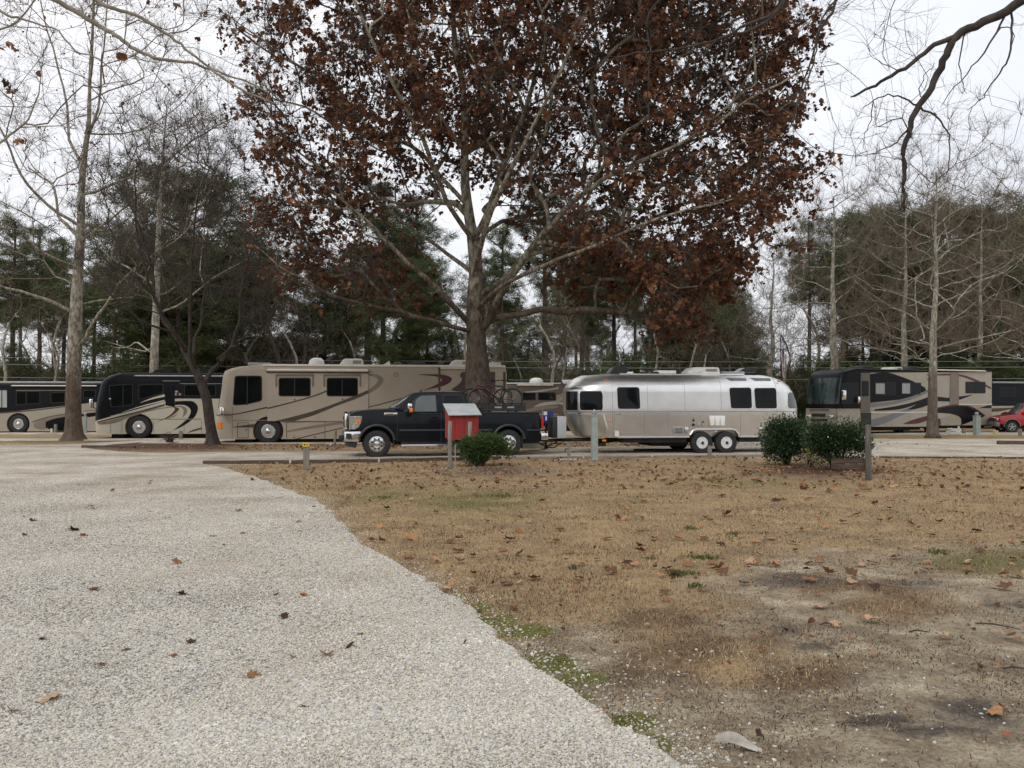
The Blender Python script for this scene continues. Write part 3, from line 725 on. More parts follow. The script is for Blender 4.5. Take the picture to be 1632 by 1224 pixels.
WH = {}
def wheel(root, u, z, w, r, rim, style='rv', width=.28, far=False):
    """tyre with sidewall and tread, dished rim, hub; outer face looks to -w (or +w when far)"""
    key = (round(r, 3), style, round(width, 3))
    if key not in WH:
        t = MB(); t.lathe([(rim*.98, .03), (rim*1.03, .0), (r*.86, -.012), (r*.95, .002), (r, .035), (r, width-.035), (r*.95, width-.002), (rim, width-.01)], (0,0,0), n=40, caps=False)
        for k in range(36):     # tread blocks
            th = 2*pi*k/36; c, s_ = cos(th), sin(th)
            for w0 in (.02, width*.55):
                t.tube([(c*(r-.004), w0, s_*(r-.004)), (c*(r-.004), w0+width*.38, s_*(r-.004))], .022*r/.4, n=4)
        R = MB()
        if style == 'truck':
            R.lathe([(rim, .0), (rim*.94, -.006), (rim*.9, .03), (rim*.86, .085)], (0,0,0), n=40, caps=False)
            R.lathe([(rim*.90, .012), (rim*.6, -.004), (rim*.34, .006)], (0,0,0), n=40, caps=False)
            R.lathe([(rim*.36, .02), (rim*.36, -.02), (rim*.3, -.05), (rim*.1, -.058)], (0,0,0), n=24)
        elif style == 'trailer':
            R.lathe([(rim, 0), (rim*.92, -.01), (rim*.86, .03), (rim*.78, .05), (rim*.5, .02), (rim*.34, .0), (rim*.3, -.03), (rim*.05, -.035)], (0,0,0), n=40)
        elif style == 'suv':
            R.lathe([(rim, 0), (rim*.9, -.008), (rim*.86, .05)], (0,0,0), n=32, caps=False)
            for k in range(5):
                th = 2*pi*k/5+.3; c, s_ = cos(th), sin(th)
                R.tube([(0, 0, 0), (c*rim*.9, .01, s_*rim*.9)], [rim*.2, rim*.16], n=6)
        else:
            R.lathe([(rim, .0), (rim*.94, -.012), (rim*.9, .02), (rim*.8, .05), (rim*.5, .07), (rim*.42, .03), (rim*.4, -.03), (rim*.3, -.06), (rim*.08, -.07)], (0,0,0), n=40)
        D = MB()
        D.lathe([(rim*.95, .10), (rim*.02, .11)], (0,0,0), n=24)
        if style == 'truck':
            for k in range(8):
                th = 2*pi*(k+.5)/8; c, s_ = cos(th), sin(th); D.tube([(c*rim*.52, .0, s_*rim*.52), (c*rim*.80, .010, s_*rim*.80)], [rim*.085, rim*.125], n=10)
        if style in ('rv', 'trailer'):
            nh = 10 if style == 'rv' else 8
            if style == 'trailer': D.lathe([(rim*.26, -.04), (rim*.2, -.055), (rim*.05, -.06)], (0,0,0), n=18)
            for k in range(nh):
                th = 2*pi*k/nh; q = .68 if style == 'rv' else .64; y0 = .052 if style == 'rv' else .03
                D.lathe([(rim*(.10 if style == 'rv' else .165), y0-.014), (rim*(.10 if style == 'rv' else .165), y0+.02)], (cos(th)*rim*q, 0, sin(th)*rim*q), n=10)
        L = MB()
        for k in range(8 if style != 'rv' else 10):
            th = 2*pi*k/8; q = .24 if style != 'rv' else .47
            L.lathe([(rim*.045, -.07 if style == 'truck' else .0), (rim*.045, .03)], (cos(th)*rim*q, 0, sin(th)*rim*q), n=6)
        def md(mb, m):
            o = mb.build('x', m, None, smooth=45); me = o.data; bpy.data.objects.remove(o); return me
        rm = {'truck': chrome, 'trailer': whiterim, 'suv': grey_metal}.get(style, alloy)
        WH[key] = (md(t, rubber), md(R, rm), md(D, blackplastic), md(L, rm))
    tm, rm_, dm, lmh = WH[key]
    e = link('wheel', tm, root, (u, w, z), pi if far else 0)
    if not far:
        link('rim', rm_, e); link('rim_holes', dm, e); link('lug_nuts', lmh, e)
    else: link('rim', rm_, e)
    return e

def cut(o, mb):
    """boolean the cutter out of o and keep the result as plain mesh"""
    c = mb.build('cutter', o.data.materials[0], None)
    m = o.modifiers.new('b', 'BOOLEAN'); m.object = c; m.operation = 'DIFFERENCE'; m.solver = 'EXACT'
    c.matrix_world = o.matrix_world if o.parent is None else Matrix.Identity(4)
    par = o.parent; o.parent = None
    dg = bpy.context.evaluated_depsgraph_get(); me = bpy.data.meshes.new_from_object(o.evaluated_get(dg))
    o.modifiers.clear(); o.data = me; o.parent = par; bpy.data.objects.remove(c)
    return o

class Shell:
    """body lofted over height: each level is a plan outline with rounded corners and a bowed front"""
    def __init__(s, fprof, rprof, Wd, z0, z1, rf, bulge, rr=.08, roofr=.12, rbulge=0.0, nf=8, nr=4, tuck=0.0, lean=0, lean_z=0):
        s.lean, s.lean_z = lean, lean_z
        s.fp, s.rp, s.W, s.z0, s.z1, s.rf, s.b, s.rr, s.roofr, s.rb, s.nf, s.nr, s.tuck = fprof, rprof, Wd, z0, z1, rf, bulge, rr, roofr, rbulge, nf, nr, tuck
    def inset(s, z):
        r = s.roofr; d = z-(s.z1-r)
        i = r - sqrt(max(0, r*r-d*d)) if d > 0 else 0
        if s.tuck and z < s.z0+.35: i += s.tuck*((s.z0+.35-z)/.35)**2
        if s.lean: i += s.lean*max(0, s.lean_z-z)+.045*max(0, z-s.lean_z)
        return i
    def ring(s, z, off=0.0, dense=1):
        i = s.inset(z) - off; w0 = i; w1 = s.W-i; u0 = lerp_prof(s.fp, z)-off; u1 = lerp_prof(s.rp, z)+off
        hw = (w1-w0)/2; wc = s.W/2; rf = min(s.rf, hw*.98, (u1-u0)*.4); rr = min(s.rr, hw*.98)
        ub = lambda w: s.b*((w-wc)/(s.W/2))**2; out = []
        nf, nr = s.nf*dense, s.nr*dense
        c0 = u0 + ub(w0+rf) + rf
        for k in range(nf+1):
            t = pi/2*k/nf; out.append((c0 - rf*sin(t), w0+rf - rf*cos(t)))
        nl = 6*dense
        for k in range(1, nl):
            w = (w0+rf) + (w1-w0-2*rf)*k/nl; out.append((u0+ub(w), w))
        for k in range(nf+1):
            t = pi/2*(1-k/nf); out.append((c0 - rf*sin(t), w1-rf + rf*cos(t)))
        rb = lambda w: s.rb*((w-wc)/(s.W/2))**2
        c1 = u1 - rb(w1-rr) - rr
        for k in range(nr+1):
            t = pi/2*k/nr; out.append((c1 + rr*sin(t), w1-rr + rr*cos(t)))
        for k in range(1, nl):
            w = (w1-rr) - (w1-w0-2*rr)*k/nl; out.append((u1-rb(w), w))
        for k in range(nr+1):
            t = pi/2*(1-k/nr); out.append((c1 + rr*sin(t), w0+rr - rr*cos(t)))
        return out
    def levels(s):
        zs = {s.z0, s.z1, s.z1-.001}
        for k in range(1, 9): zs.add(s.z1 - s.roofr + s.roofr*sin(pi/2*k/8.0)*.9995)
        zs.add(s.z1-s.roofr)
        for z, u in list(s.fp)+list(s.rp):
            if s.z0 < z < s.z1: zs.add(z)
        if s.tuck: zs |= {s.z0+.35*k/5 for k in range(6)}
        n = int((s.z1-s.z0)/.3); zs |= {s.z0+(s.z1-s.z0)*k/n for k in range(1, n)}
        zs = sorted(zs); o = [zs[0]]
        for z in zs[1:]:
            if z-o[-1] > .004: o.append(z)
        return o
    def build(s, name, m, root, smooth=38):
        V = []; Fc = []; zs = s.levels()
        for z in zs: V += [(u, w, z) for u, w in s.ring(z)]
        n = len(s.ring(zs[0]))
        for i in range(len(zs)-1):
            for j in range(n): Fc.append((i*n+j, i*n+(j+1)%n, (i+1)*n+(j+1)%n, (i+1)*n+j))
        Fc.append(tuple(range(n))); Fc.append(tuple((len(zs)-1)*n+j for j in range(n-1, -1, -1)))
        s.smooth = smooth
        return MB().add(V, Fc).build(name, m, root, smooth=smooth)
    def finish(s, o): o.data.polygons.foreach_set('use_smooth', [True]*len(o.data.polygons)); o.data.set_sharp_from_angle(angle=radians(s.smooth))
    def patch(s, V, name, za, zb, pa, pb, m, off=.012, parent=None, nz=8, nu=14, corner=.0, far=False, full=False):
        """curved skin following the shell between two photo columns (or fractions when full), heights za..zb"""
        def par(z):
            R = s.ring(z, off, 3); nf = s.nf*3; nl = 18
            if far == 'rear':
                base = 2*(nf+1)+nl-1; nr = s.nr*3
                seq = R[base + (nr+1) + (nl-1)//2:]   # rear centre -> near side tangent
                seq = list(seq)[::-1]
            else: seq = R[:nf+1+nl//2]
            return seq
        VV = []; 
        for i in range(nz+1):
            z = za+(zb-za)*i/nz; seq = par(z)
            if full: lo, hi = pa*(len(seq)-1), pb*(len(seq)-1)
            else:
                xs_ = [V.px(u, w, z)[0] for u, w in seq]
                def fnd(x):
                    for k in range(len(xs_)-1):
                        a, b = xs_[k], xs_[k+1]
                        if (a-x)*(b-x) <= 0 and a != b: return k+(x-a)/(b-a)
                    return 0 if abs(x-xs_[0]) < abs(x-xs_[-1]) else len(xs_)-1
                lo, hi = fnd(pa), fnd(pb)
            e = min(i, nz-i)/nz; sh = corner*max(0, 1-e*nz/1.6)**2*(hi-lo)
            lo += sh; hi -= sh
            for k in range(nu+1):
                t = lo+(hi-lo)*k/nu; q = min(int(t), len(seq)-2); f = t-q
                VV.append((seq[q][0]*(1-f)+seq[q+1][0]*f, seq[q][1]*(1-f)+seq[q+1][1]*f, z))
        n = nu+1; N0 = len(VV)
        Fc = [(i*n+j, i*n+j+1, (i+1)*n+j+1, (i+1)*n+j) for i in range(nz) for j in range(nu)]
        # give it depth: a rim back to the shell
        cx = sum(v[0] for v in VV)/N0
        bd = [j for j in range(n)] + [i*n+nu for i in range(1, nz+1)] + [nz*n+j for j in range(nu-1, -1, -1)] + [i*n for i in range(nz-1, 0, -1)]
        back = []
        for b in bd:
            v = VV[b]; back.append((v[0]+(off if far != 'rear' else -off), v[1]+off*.9, v[2]))
        o0 = len(VV); VV = VV+back; k = len(bd)
        Fc += [(bd[i], bd[(i+1)%k], o0+(i+1)%k, o0+i) for i in range(k)]
        return MB().add(VV, Fc).build(name, m, parent or V.root, smooth=50)

def ac_unit(root, u, w, z, L=1.0, W=.7, H=.3, m=None):
    b = MB(); V = []
    prof = [(0,0),(.02,H*.35),(.16*L,H*.9),(.25*L,H),(.92*L,H),(L-.03,H*.8),(L,0)]
    vs = [(u+p[0], w, z+p[1]) for p in prof] + [(u+p[0], w+W, z+p[1]) for p in prof]; n = len(prof)
    b.add(vs, [tuple(range(n)), tuple(range(2*n-1, n-1, -1))] + [(i, i+n, (i+1)%n+n, (i+1)%n) for i in range(n)])
    o = b.build('air_conditioner', m or plastic_white, root, bevel=.03, smooth=50)
    g = MB()
    for k in range(5): g.box((u+L*.55, w-.006, z+H*(.3+k*.1)), (u+L*.9, w+.004, z+H*(.35+k*.1)))
    g.build('vent_grille', blackplastic, o); return o
def dome(root, u, w, z, r, H, m=None, name='antenna_dome'):
    return MB().lathe([(r, 0), (r*1.0, H*.35), (r*.86, H*.7), (r*.55, H*.92), (r*.1, H)], (u, w, z), axis='z', n=20).build(name, m or plastic_white, root, smooth=60)
def awning(V, conv, a, b, m, w0=-.11, name='awning'):
    p = V.P(conv(*a), w0); q = V.P(conv(*b), w0); zc = (p[1]+q[1])/2; r = max(.035, abs(p[1]-q[1])/2)
    o = MB().tube([(p[0], w0+.02, zc), (q[0], w0+.02, zc)], r, n=12).build(name, m, V.root, smooth=40)
    MB().box((p[0]-.02, w0-r*.2, zc-r*1.25), (p[0]+.05, .0, zc+r*1.1)).build('bracket', gasket, o)
    MB().box((q[0]-.05, w0-r*.2, zc-r*1.25), (q[0]+.02, .0, zc+r*1.1)).build('bracket', gasket, o)
    return o
def bin_lines(V, conv, xs_, y0, y1, m=None):
    for x in xs_:
        u, z0_ = V.P(conv(x, y1)); z1_ = V.P(conv(x, y0))[1]
        MB().box((u-.012, -.003, z0_), (u+.012, .02, z1_)).build('seam', m or gasket, V.root)
def mirror(V, conv, q, m=chrome, w=-.35, h=.5, arm_to=None):
    u, z = V.P(conv(*q), w)
    o = MB().box((u-.04, w-.11, z-h/2), (u+.12, w+.09, z+h/2)).build('mirror', m, V.root, bevel=.035, smooth=50)
    MB().tube([(u+.04, w+.06, z-h*.45), (u+.25, .02, z-h*.6)], .025, n=6).build('mirror_arm', m, o)

def coach(V, conv, fpts, L, Wd, z0, z1, m, rf=.4, bulge=.14, hubs=(), wr=.51, wheels_far=True, roofr=.14, arch=1.2):
    fp = sorted([(V.P(conv(*p), Wd*.3)[1], V.P(conv(*p), Wd*.3)[0]) for p in fpts])
    S = Shell(fp, [(z0, L), (z1-.4, L), (z1, L-.06)], Wd, z0, z1, rf, bulge, roofr=roofr)
    b = S.build('body', m, V.root)
    c = MB()
    for u in hubs:
        for (wa, wb) in ((-.1, .42), (Wd-.42, Wd+.1)):
            c.lathe([(wr*arch, wa), (wr*arch, wb)], (u, 0, wr), n=28)
    if hubs: cut(b, c); S.finish(b)
    ub = MB()
    lo = min(hubs)-wr*1.5 if hubs else L*.1
    for u0_, u1_ in zip([1.0]+[h+wr*1.3 for h in hubs], [h-wr*1.3 for h in hubs]+[L-.3]):
        if u1_ > u0_: ub.box((u0_, .25, z0-.14), (u1_, Wd-.25, z0+.05))
    ub.box((.8, .8, z0-.2), (L-.4, Wd-.8, z0+.1))
    for u in hubs: ub.tube([(u, .25, wr), (u, Wd-.25, wr)], .09, n=8)
    ub.build('chassis', under_m, V.root)
    for u in hubs:
        wheel(V.root, u, wr, .03, wr, wr*.56, 'rv')
        wheel(V.root, u, wr, Wd-.03, wr, wr*.56, 'rv', far=True)
    return S, b

# ------------------------------------------------------------------ tan motorhome behind the truck
A = Veh('motorhome', 427.4, 707, 2.25, 8, 'long tan motorhome with brown swooshes and two dark side windows, behind the black truck', 'motorhome', 'motorhomes parked on the gravel pads')
za0 = A.P(z2(260, 762))[1]; za1 = A.P(z2(900, 110))[1]; LA = A.P((808, 690))[0]
hubA2 = LA*.70
SA, bA = coach(A, z2, [(85,775),(66,700),(66,610),(82,560),(98,490),(122,360),(138,215),(158,172),(215,150),(290,135),(480,114)], LA, 2.5, za0, za1, tan_paint, rf=.38, hubs=(2.25, hubA2), wr=.51)
SA.patch(A, 'windshield', A.P(z2(160,490))[1], A.P(z2(160,210))[1], .62, 1.0, glass_teal_refl, full=True, nz=6, corner=.05)
SA.patch(A, 'marker_panel', A.P(z2(120,670))[1], A.P(z2(120,615))[1], 346.0, 355.5, amber, off=.014, nz=3, nu=4)
SA.patch(A, 'headlight', A.P(z2(100,660))[1], A.P(z2(100,620))[1], .58, .8, lens, off=.012, nz=3, nu=6, full=True)
A.window(z2, [(240,210),(475,210),(478,430),(335,462),(222,470)], r=.12, gm=glass_m, divide=350)
fascia = A.panel('slide_out', z2, [(523,187),(1397,187),(1397,604),(523,604)], tan_slide, w=-.05, thick=.08, r=.02)
for (x0, x1) in ((620, 898), (1036, 1308)):
    A.window(z2, [(x0,228),(x1,228),(x1,390),(x0,390)], w=-.06, r=.1, divide=(x0+x1)/2)
    for x in (x0-22, x1+18): A.box('awning_arm', z2, (x-6,200), (x+6,302), -.09, -.05, taupe_trim)
    A.box('window_awning', z2, (x0-25,195), (x1+22,209), -.12, -.05, taupe_trim)
awning(A, z2, (515,150), (1400,178), awning_cream, -.13)
A.box('awning_rail', z2, (525,178), (1400,190), -.09, -.01, brown_trim)
A.box('gutter_rail', z2, (482,112), (2590,140), -.035, .05, awning_cream, bevel=.015)
A.decal('swoosh', z2, [(82,549),(230,541),(375,512),(522,478)], [(82,558),(230,551),(375,524),(522,492)], brown_trim)
A.decal('swoosh', z2, [(523,488),(780,424),(940,375),(1035,338)], [(523,502),(780,436),(940,388),(1035,352)], brown_trim, w=-.054)
A.decal('swoosh', z2, [(590,603),(760,562),(950,508),(1180,424),(1396,336)], [(760,603),(930,552),(1130,470),(1290,412),(1396,364)], brown_trim, w=-.054)
A.decal('swoosh', z2, [(1398,334),(1455,290),(1482,252),(1460,224),(1400,209),(1340,205)], [(1398,368),(1490,312),(1530,250),(1495,208),(1420,196),(1340,200)], taupe_trim)
A.decal('swoosh', z2, [(225,654),(320,640),(415,628)], [(225,659),(320,660),(404,661)], brown_trim)
A.decal('swoosh', z2, [(640,606),(780,606),(1160,606)], [(660,612),(700,620),(960,609)], taupe_trim)
A.decal('swoosh', z2, [(700,688),(850,655),(1170,606)], [(690,703),(860,676),(1180,628)], taupe_trim)
A.decal('swoosh', z2, [(760,758),(1000,700),(1190,655)], [(770,764),(1000,708),(1190,663)], brown_trim)
A.decal('swoosh', z3, [(258,355),(400,318),(560,272)], [(258,362),(400,326),(560,280)], brown_trim)
A.decal('swoosh', z3, [(934,103),(970,103),(1250,103)], [(860,238),(970,252),(1250,252)], brown_trim, w=-.004, smooth=False)
A.decal('swoosh', z3, [(640,99),(800,100),(900,122),(934,158),(900,200),(830,242)], [(640,102),(780,112),(820,130),(850,160),(800,205),(700,242)], tan_slide, w=-.008)
A.decal('swoosh', z3, [(620,121),(760,120),(838,134),(862,160),(810,200),(655,238)], [(620,124),(740,134),(780,150),(790,165),(750,195),(655,238)], maroon_trim, w=-.012)
A.panel('slide_out', z3, [(1175,78),(1232,78),(1232,300),(1175,300)], tan_slide, w=-.02, thick=.04, r=.02)
A.box('slide_seal', z3, (765,70), (779,240), -.02, 0, brown_trim, bevel=0)
A.box('awning', z3, (780,70), (968,82), -.11, 0, awning_cream)
uc, zc = A.P(z3(458,123))
MB().lathe([(.075,-.006),(.09,-.012),(.09,.0)], (uc,0,zc), n=24, caps=False).build('round_vent', brown_trim, A.root)
bin_lines(A, z2, (218,), 480, 755, taupe_trim); bin_lines(A, z2, (690,1022), 608, 755)
for (x0,x1,y0,y1) in ((262,355,618,748),):
    for a_, b_ in (((x0,y0),(x1,y0+3)),((x0,y1),(x1,y1+3)),((x0,y0),(x0+3,y1)),((x1,y0),(x1+3,y1))): A.box('seam', z2, a_, b_, -.004, .01, gasket, bevel=0)
A.box('skirt_trim', z2, (218,595), (522,601), -.004, .01, taupe_trim, bevel=0)
for x, y in ((760,420),(1175,415),(755,745),(935,742),(340,680)): A.box('catch', z2, (x-8,y-4), (x+8,y+4), -.062 if y < 500 else -.01, .01, gasket, bevel=0)
u_, _ = A.P(z2(935,110)); dome(A.root, u_, .9, za1-.02, .33, .33)
u_, _ = A.P(z2(1140,110)); ac_unit(A.root, u_, .9, za1-.02, 1.0, .75, .30, roof_white)
u_, _ = A.P(z3(860,50)); ac_unit(A.root, u_, .9, za1-.02, 1.0, .75, .28, roof_white)
u_, _ = A.P(z3(620,50)); MB().box((u_-.4, 1.0, za1), (u_+.35, 1.5, za1+.14)).build('roof_vent', blackplastic, A.root, bevel=.04, smooth=50)
u_, _ = A.P(z3(470,50)); dome(A.root, u_, 1.2, za1-.02, .2, .18, blackplastic, 'roof_vent')
u_, _ = A.P(z3(385,50)); MB().add([(u_-.15,.8,za1),(u_+.2,.8,za1),(u_+.15,.8,za1+.2),(u_-.15,1.1,za1),(u_+.2,1.1,za1),(u_+.15,1.1,za1+.2)], [(0,1,2),(5,4,3),(0,3,4,1),(1,4,5,2),(2,5,3,0)]).build('antenna_base', plastic_white, A.root)
u_, _ = A.P(z3(1180,40)); MB().box((u_-.2, .6, za1), (u_+.3, 1.3, za1+.14)).build('roof_vent', roof_white, A.root, bevel=.03)
u_, _ = A.P(z2(340,110)); MB().box((u_, .4, za1-.02), (u_+.9, 2.1, za1+.07)).build('solar_panel', grey_metal, A.root)
# ladder / rear bumper on far right
MB().box((LA, .1, za0), (LA+.12, 2.4, za0+.25)).build('rear_bumper', tan_paint, A.root, bevel=.03)
mirror(A, z2, (125,520), chrome, w=-.22, h=.35)

# ------------------------------------------------------------------ dark motorhome with cream lower body (left)
def split_paint(name, top, bot, c0, m0, cap):
    """factory two-tone: the dark upper colour starts at height min(c0+m0*u, cap)"""
    m = bpy.data.materials.new(name); m.use_nodes = True; nt = m.node_tree; b = nt.nodes['Principled BSDF']
    b.inputs['Roughness'].default_value = .3; b.inputs['Specular IOR Level'].default_value = .15; b.inputs['Coat Weight'].default_value = .0; b.inputs['Coat Roughness'].default_value = .06
    tc = N(nt, 'ShaderNodeTexCoord'); s_ = N(nt, 'ShaderNodeSeparateXYZ'); nt.links.new(tc.outputs['Object'], s_.inputs[0])
    a = N(nt, 'ShaderNodeMath', operation='MULTIPLY_ADD'); a.inputs[1].default_value = m0; a.inputs[2].default_value = c0
    nt.links.new(s_.outputs[0], a.inputs[0])
    mn = N(nt, 'ShaderNodeMath', operation='MINIMUM'); mn.inputs[1].default_value = cap; nt.links.new(a.outputs[0], mn.inputs[0])
    g = N(nt, 'ShaderNodeMath', operation='GREATER_THAN'); nt.links.new(s_.outputs[2], g.inputs[0]); nt.links.new(mn.outputs[0], g.inputs[1])
    n = N(nt, 'ShaderNodeTexNoise'); n.inputs['Scale'].default_value = 1.3; nt.links.new(tc.outputs['Object'], n.inputs[0])
    r = N(nt, 'ShaderNodeValToRGB'); r.color_ramp.elements[0].color = rgba(tuple(x*.9 for x in bot)); r.color_ramp.elements[1].color = rgba(bot); nt.links.new(n.outputs[0], r.inputs[0])
    x = N(nt, 'ShaderNodeMix', data_type='RGBA'); x.inputs[7].default_value = rgba(top)
    nt.links.new(g.outputs[0], x.inputs[0]); nt.links.new(r.outputs[0], x.inputs[6]); nt.links.new(x.outputs[2], b.inputs['Base Color'])
    return m
B = Veh('motorhome', 221.3, 698.8, 2.25, 8, 'black over cream motorhome with curled swooshes, between the left tree and the leaning dark tree', 'motorhome', 'motorhomes parked on the gravel pads')
def line(V, conv, q0, q1):
    a = V.P(conv(*q0)); b = V.P(conv(*q1)); m = (b[1]-a[1])/(b[0]-a[0]); return a[1]-m*a[0], m
zb0 = B.P(z1(900,688))[1]; zb1 = B.P(z1(1100,243))[1]
c_, m_ = line(B, z1, (700,590), (1190,452)); cap_ = B.P(z1(1300,432))[1]
pB = split_paint('black_over_cream_paint', (.008,.009,.011), (.54,.50,.40), c_, m_, cap_)
SB, bB = coach(B, z1, [(710,690),(700,650),(698,590),(700,520),(714,430),(738,330),(760,295),(800,270),(860,253),(960,244)], 12.3, 2.5, zb0, zb1, pB, rf=.4, hubs=(2.25, 8.4), wr=.53)
SB.patch(B, 'windshield', B.P(z1(720,480))[1], B.P(z1(720,300))[1], .55, 1.0, glass_teal_refl, full=True, nz=6, corner=.05)
B.window(z1, [(785,335),(960,325),(960,480),(800,495)], r=.1, gm=glass_m, divide=890)
B.window(z1, [(1000,330),(1180,325),(1180,395),(1000,440)], r=.08, gm=glass_m)
B.window(z1, [(1330,330),(1560,330),(1560,415),(1330,415)], r=.08, gm=glass_m, divide=1450)
B.panel('door', z1, [(1195,345),(1262,345),(1262,492),(1195,480)], blackblue, w=-.02, thick=.03, r=.04)
awning(B, z1, (970,264), (1640,273), grey_metal, -.08)
B.box('slide_trim', z1, (1175,302), (1300,306), -.01, .01, grey_metal, bevel=0)
B.box('slide_trim', z1, (1300,322), (1640,326), -.01, .01, grey_metal, bevel=0)
B.decal('swoosh', z1, [(1015,460),(1100,425),(1190,400)], [(1015,463),(1100,437),(1190,418)], cream_paint)
B.decal('swoosh', z1, [(880,532),(1000,490),(1190,440)], [(880,534),(1000,497),(1190,450)], cream_paint)
B.decal('swoosh', z1, [(800,556),(1000,510),(1190,458)], [(800,559),(1000,516),(1190,466)], cream_paint)
B.decal('swoosh', z1, [(700,598),(850,560),(1000,522),(1190,470)], [(700,606),(850,572),(1000,536),(1190,484)], brown_trim)
B.decal('swoosh', z1, [(700,608),(850,575),(1020,530),(1150,500),(1250,490)], [(720,620),(830,608),(1000,545),(1150,508),(1250,494)], taupe_trim)
B.decal('swoosh', z1, [(1264,452),(1340,448),(1400,455),(1430,500),(1405,565),(1330,625),(1250,662)], [(1264,478),(1330,478),(1368,500),(1378,530),(1355,575),(1310,615),(1250,662)], blackblue)
B.decal('swoosh', z1, [(1264,488),(1310,484),(1345,500),(1352,530),(1318,570)], [(1264,492),(1300,492),(1322,508),(1326,530),(1318,570)], taupe_trim)
B.decal('swoosh', z1, [(1250,492),(1285,498),(1290,515),(1235,560),(1115,610)], [(1250,495),(1262,505),(1258,520),(1215,560),(1115,610)], maroon_trim)
B.decal('swoosh', z1, [(1300,520),(1270,550),(1190,582)], [(1300,522),(1262,560),(1190,584)], brown_trim)
B.decal('swoosh', z1, [(1460,640),(1400,655),(1350,680)], [(1460,652),(1410,665),(1350,682)], brown_trim)
bin_lines(B, z1, (798,880,1110,1330,1455), 590, 680, taupe_trim)
B.box('skirt_trim', z1, (1085,578), (1455,583), -.005, .01, taupe_trim, bevel=0)
B.box('vent_letters', z1, (1265,375), (1285,388), -.01, .0, cream_dull, bevel=0)
for k in range(4): B.box('vent_slot', z1, (1265+k*14,392), (1275+k*14,410), -.012, .0, maroon_trim if k % 2 else cream_dull, bevel=0)
mirror(B, z1, (655,468), chrome, w=-.3, h=.42)
B.box('marker_light', z1, (742,598), (756,608), -.02, 0, redlens)
B.box('clearance_light', z1, (788,428), (802,440), -.02, 0, lens)
for (x, H_) in ((1070, .16), (1330, .15)):
    u_, _ = B.P(z1(x,243)); ac_unit(B.root, u_, .7, zb1-.02, 1.0, .8, H_+.04, blackblue)
# ------------------------------------------------------------------ far-left dark motorhome
Cc = Veh('motorhome', 28.7, 690.3, 2.4, 6, 'dark motorhome with a cream wedge along its flank, behind the left tree', 'motorhome', 'motorhomes parked on the gravel pads')
zc0 = Cc.P(z1(300,668))[1]; zc1 = Cc.P(z1(300,312))[1]
c_, m_ = line(Cc, z1, (0,535), (480,482))
pC = split_paint('dark_over_sand_paint', (.010,.011,.014), (.38,.34,.27), c_, m_, 9)
uu = Cc.P(z1(-170, 500))[0]
SC, bC = coach(Cc, z1, [(-170,660),(-180,600),(-170,500),(-150,380),(-110,330),(-20,315)], 11.6, 2.5, zc0, zc1, pC, rf=.4, hubs=(2.4, 8.1), wr=.51)
Cc.window(z1, [(-10,368),(54,368),(54,500),(-10,500)], r=.03, gm=curtain_m, divide=14)
Cc.window(z1, [(115,380),(290,378),(290,470),(115,478)], r=.06, gm=glass_m, divide=190)
Cc.window(z1, [(365,385),(470,385),(470,462),(365,466)], r=.06, gm=glass_m)
Cc.window(z1, [(600,370),(690,370),(690,425),(600,430)], r=.06, gm=glass_m)
awning(Cc, z1, (80,334), (700,344), awning_cream, -.1)
Cc.box('slide_trim', z1, (115,370), (485,376), -.02, .01, taupe_trim, bevel=0)
Cc.box('roof_edge', z1, (-20,306), (740,322), -.03, .04, grey_metal)
Cc.decal('swoosh', z1, [(240,612),(330,572),(480,540)], [(245,640),(320,655),(480,585)], taupe_trim)
Cc.decal('swoosh', z1, [(330,600),(400,575),(560,548)], [(330,640),(400,664),(560,664)], blackblue, w=-.007)
Cc.decal('swoosh', z1, [(230,600),(330,566),(480,538)], [(240,604),(330,571),(480,543)], brown_trim, w=-.009)
Cc.decal('swoosh', z1, [(0,530),(240,512),(480,484)], [(0,540),(240,520),(480,491)], brown_trim, w=-.007)
Cc.decal('swoosh', z1, [(600,520),(650,517),(700,515)], [(600,523),(650,521),(700,519)], brown_trim)
Cc.decal('swoosh', z1, [(590,545),(640,536),(700,530)], [(590,560),(640,565),(700,556)], blackblue)
for x, H_ in ((85,.16),(190,.14),(430,.14),(640,.14)):
    u_, _ = Cc.P(z1(x,306)); ac_unit(Cc.root, u_, .7, zc1-.02, .9, .8, H_+.06, blackblue)
# ------------------------------------------------------------------ brown motorhome between tan coach and silver trailer
D = Veh('motorhome', 0, 0, 0, 7, 'brown motorhome with a white roof and two small dark windows, seen past the truck bed', 'motorhome', 'motorhomes parked on the gravel pads', point=at(700, 640, 52))
zd1 = D.P(z3(1450,185))[1]
SD, bD = coach(D, z3, [(760,500),(760,300),(790,190)], D.P((985, 640))[0], 2.5, .5, zd1, darkbrown, rf=.3, hubs=(2.2, 8.0), wr=.48)
D.box('roof_edge', z3, (1100,180), (2360,192), -.03, .05, roof_white)
awning(D, z3, (1330,193), (1600,203), awning_cream, -.1)
D.window(z3, [(1372,252),(1468,252),(1468,308),(1372,308)], r=.05)
D.window(z3, [(1490,252),(1612,252),(1612,308),(1490,308)], r=.05)
D.window(z4, [(-10,207),(95,207),(95,250),(-10,250)], r=.05)
D.panel('slide_out', z3, [(1330,205),(1600,205),(1600,420),(1330,420)], darkbrown, w=-.003, thick=.02, r=.02)
D.decal('swoosh', z3, [(1390,246),(1500,235),(1632,212)], [(1390,252),(1510,247),(1632,226)], cream_dull, w=-.01)
D.decal('swoosh', z3, [(1460,350),(1520,325),(1632,312)], [(1460,356),(1540,345),(1632,336)], cream_dull, w=-.01)
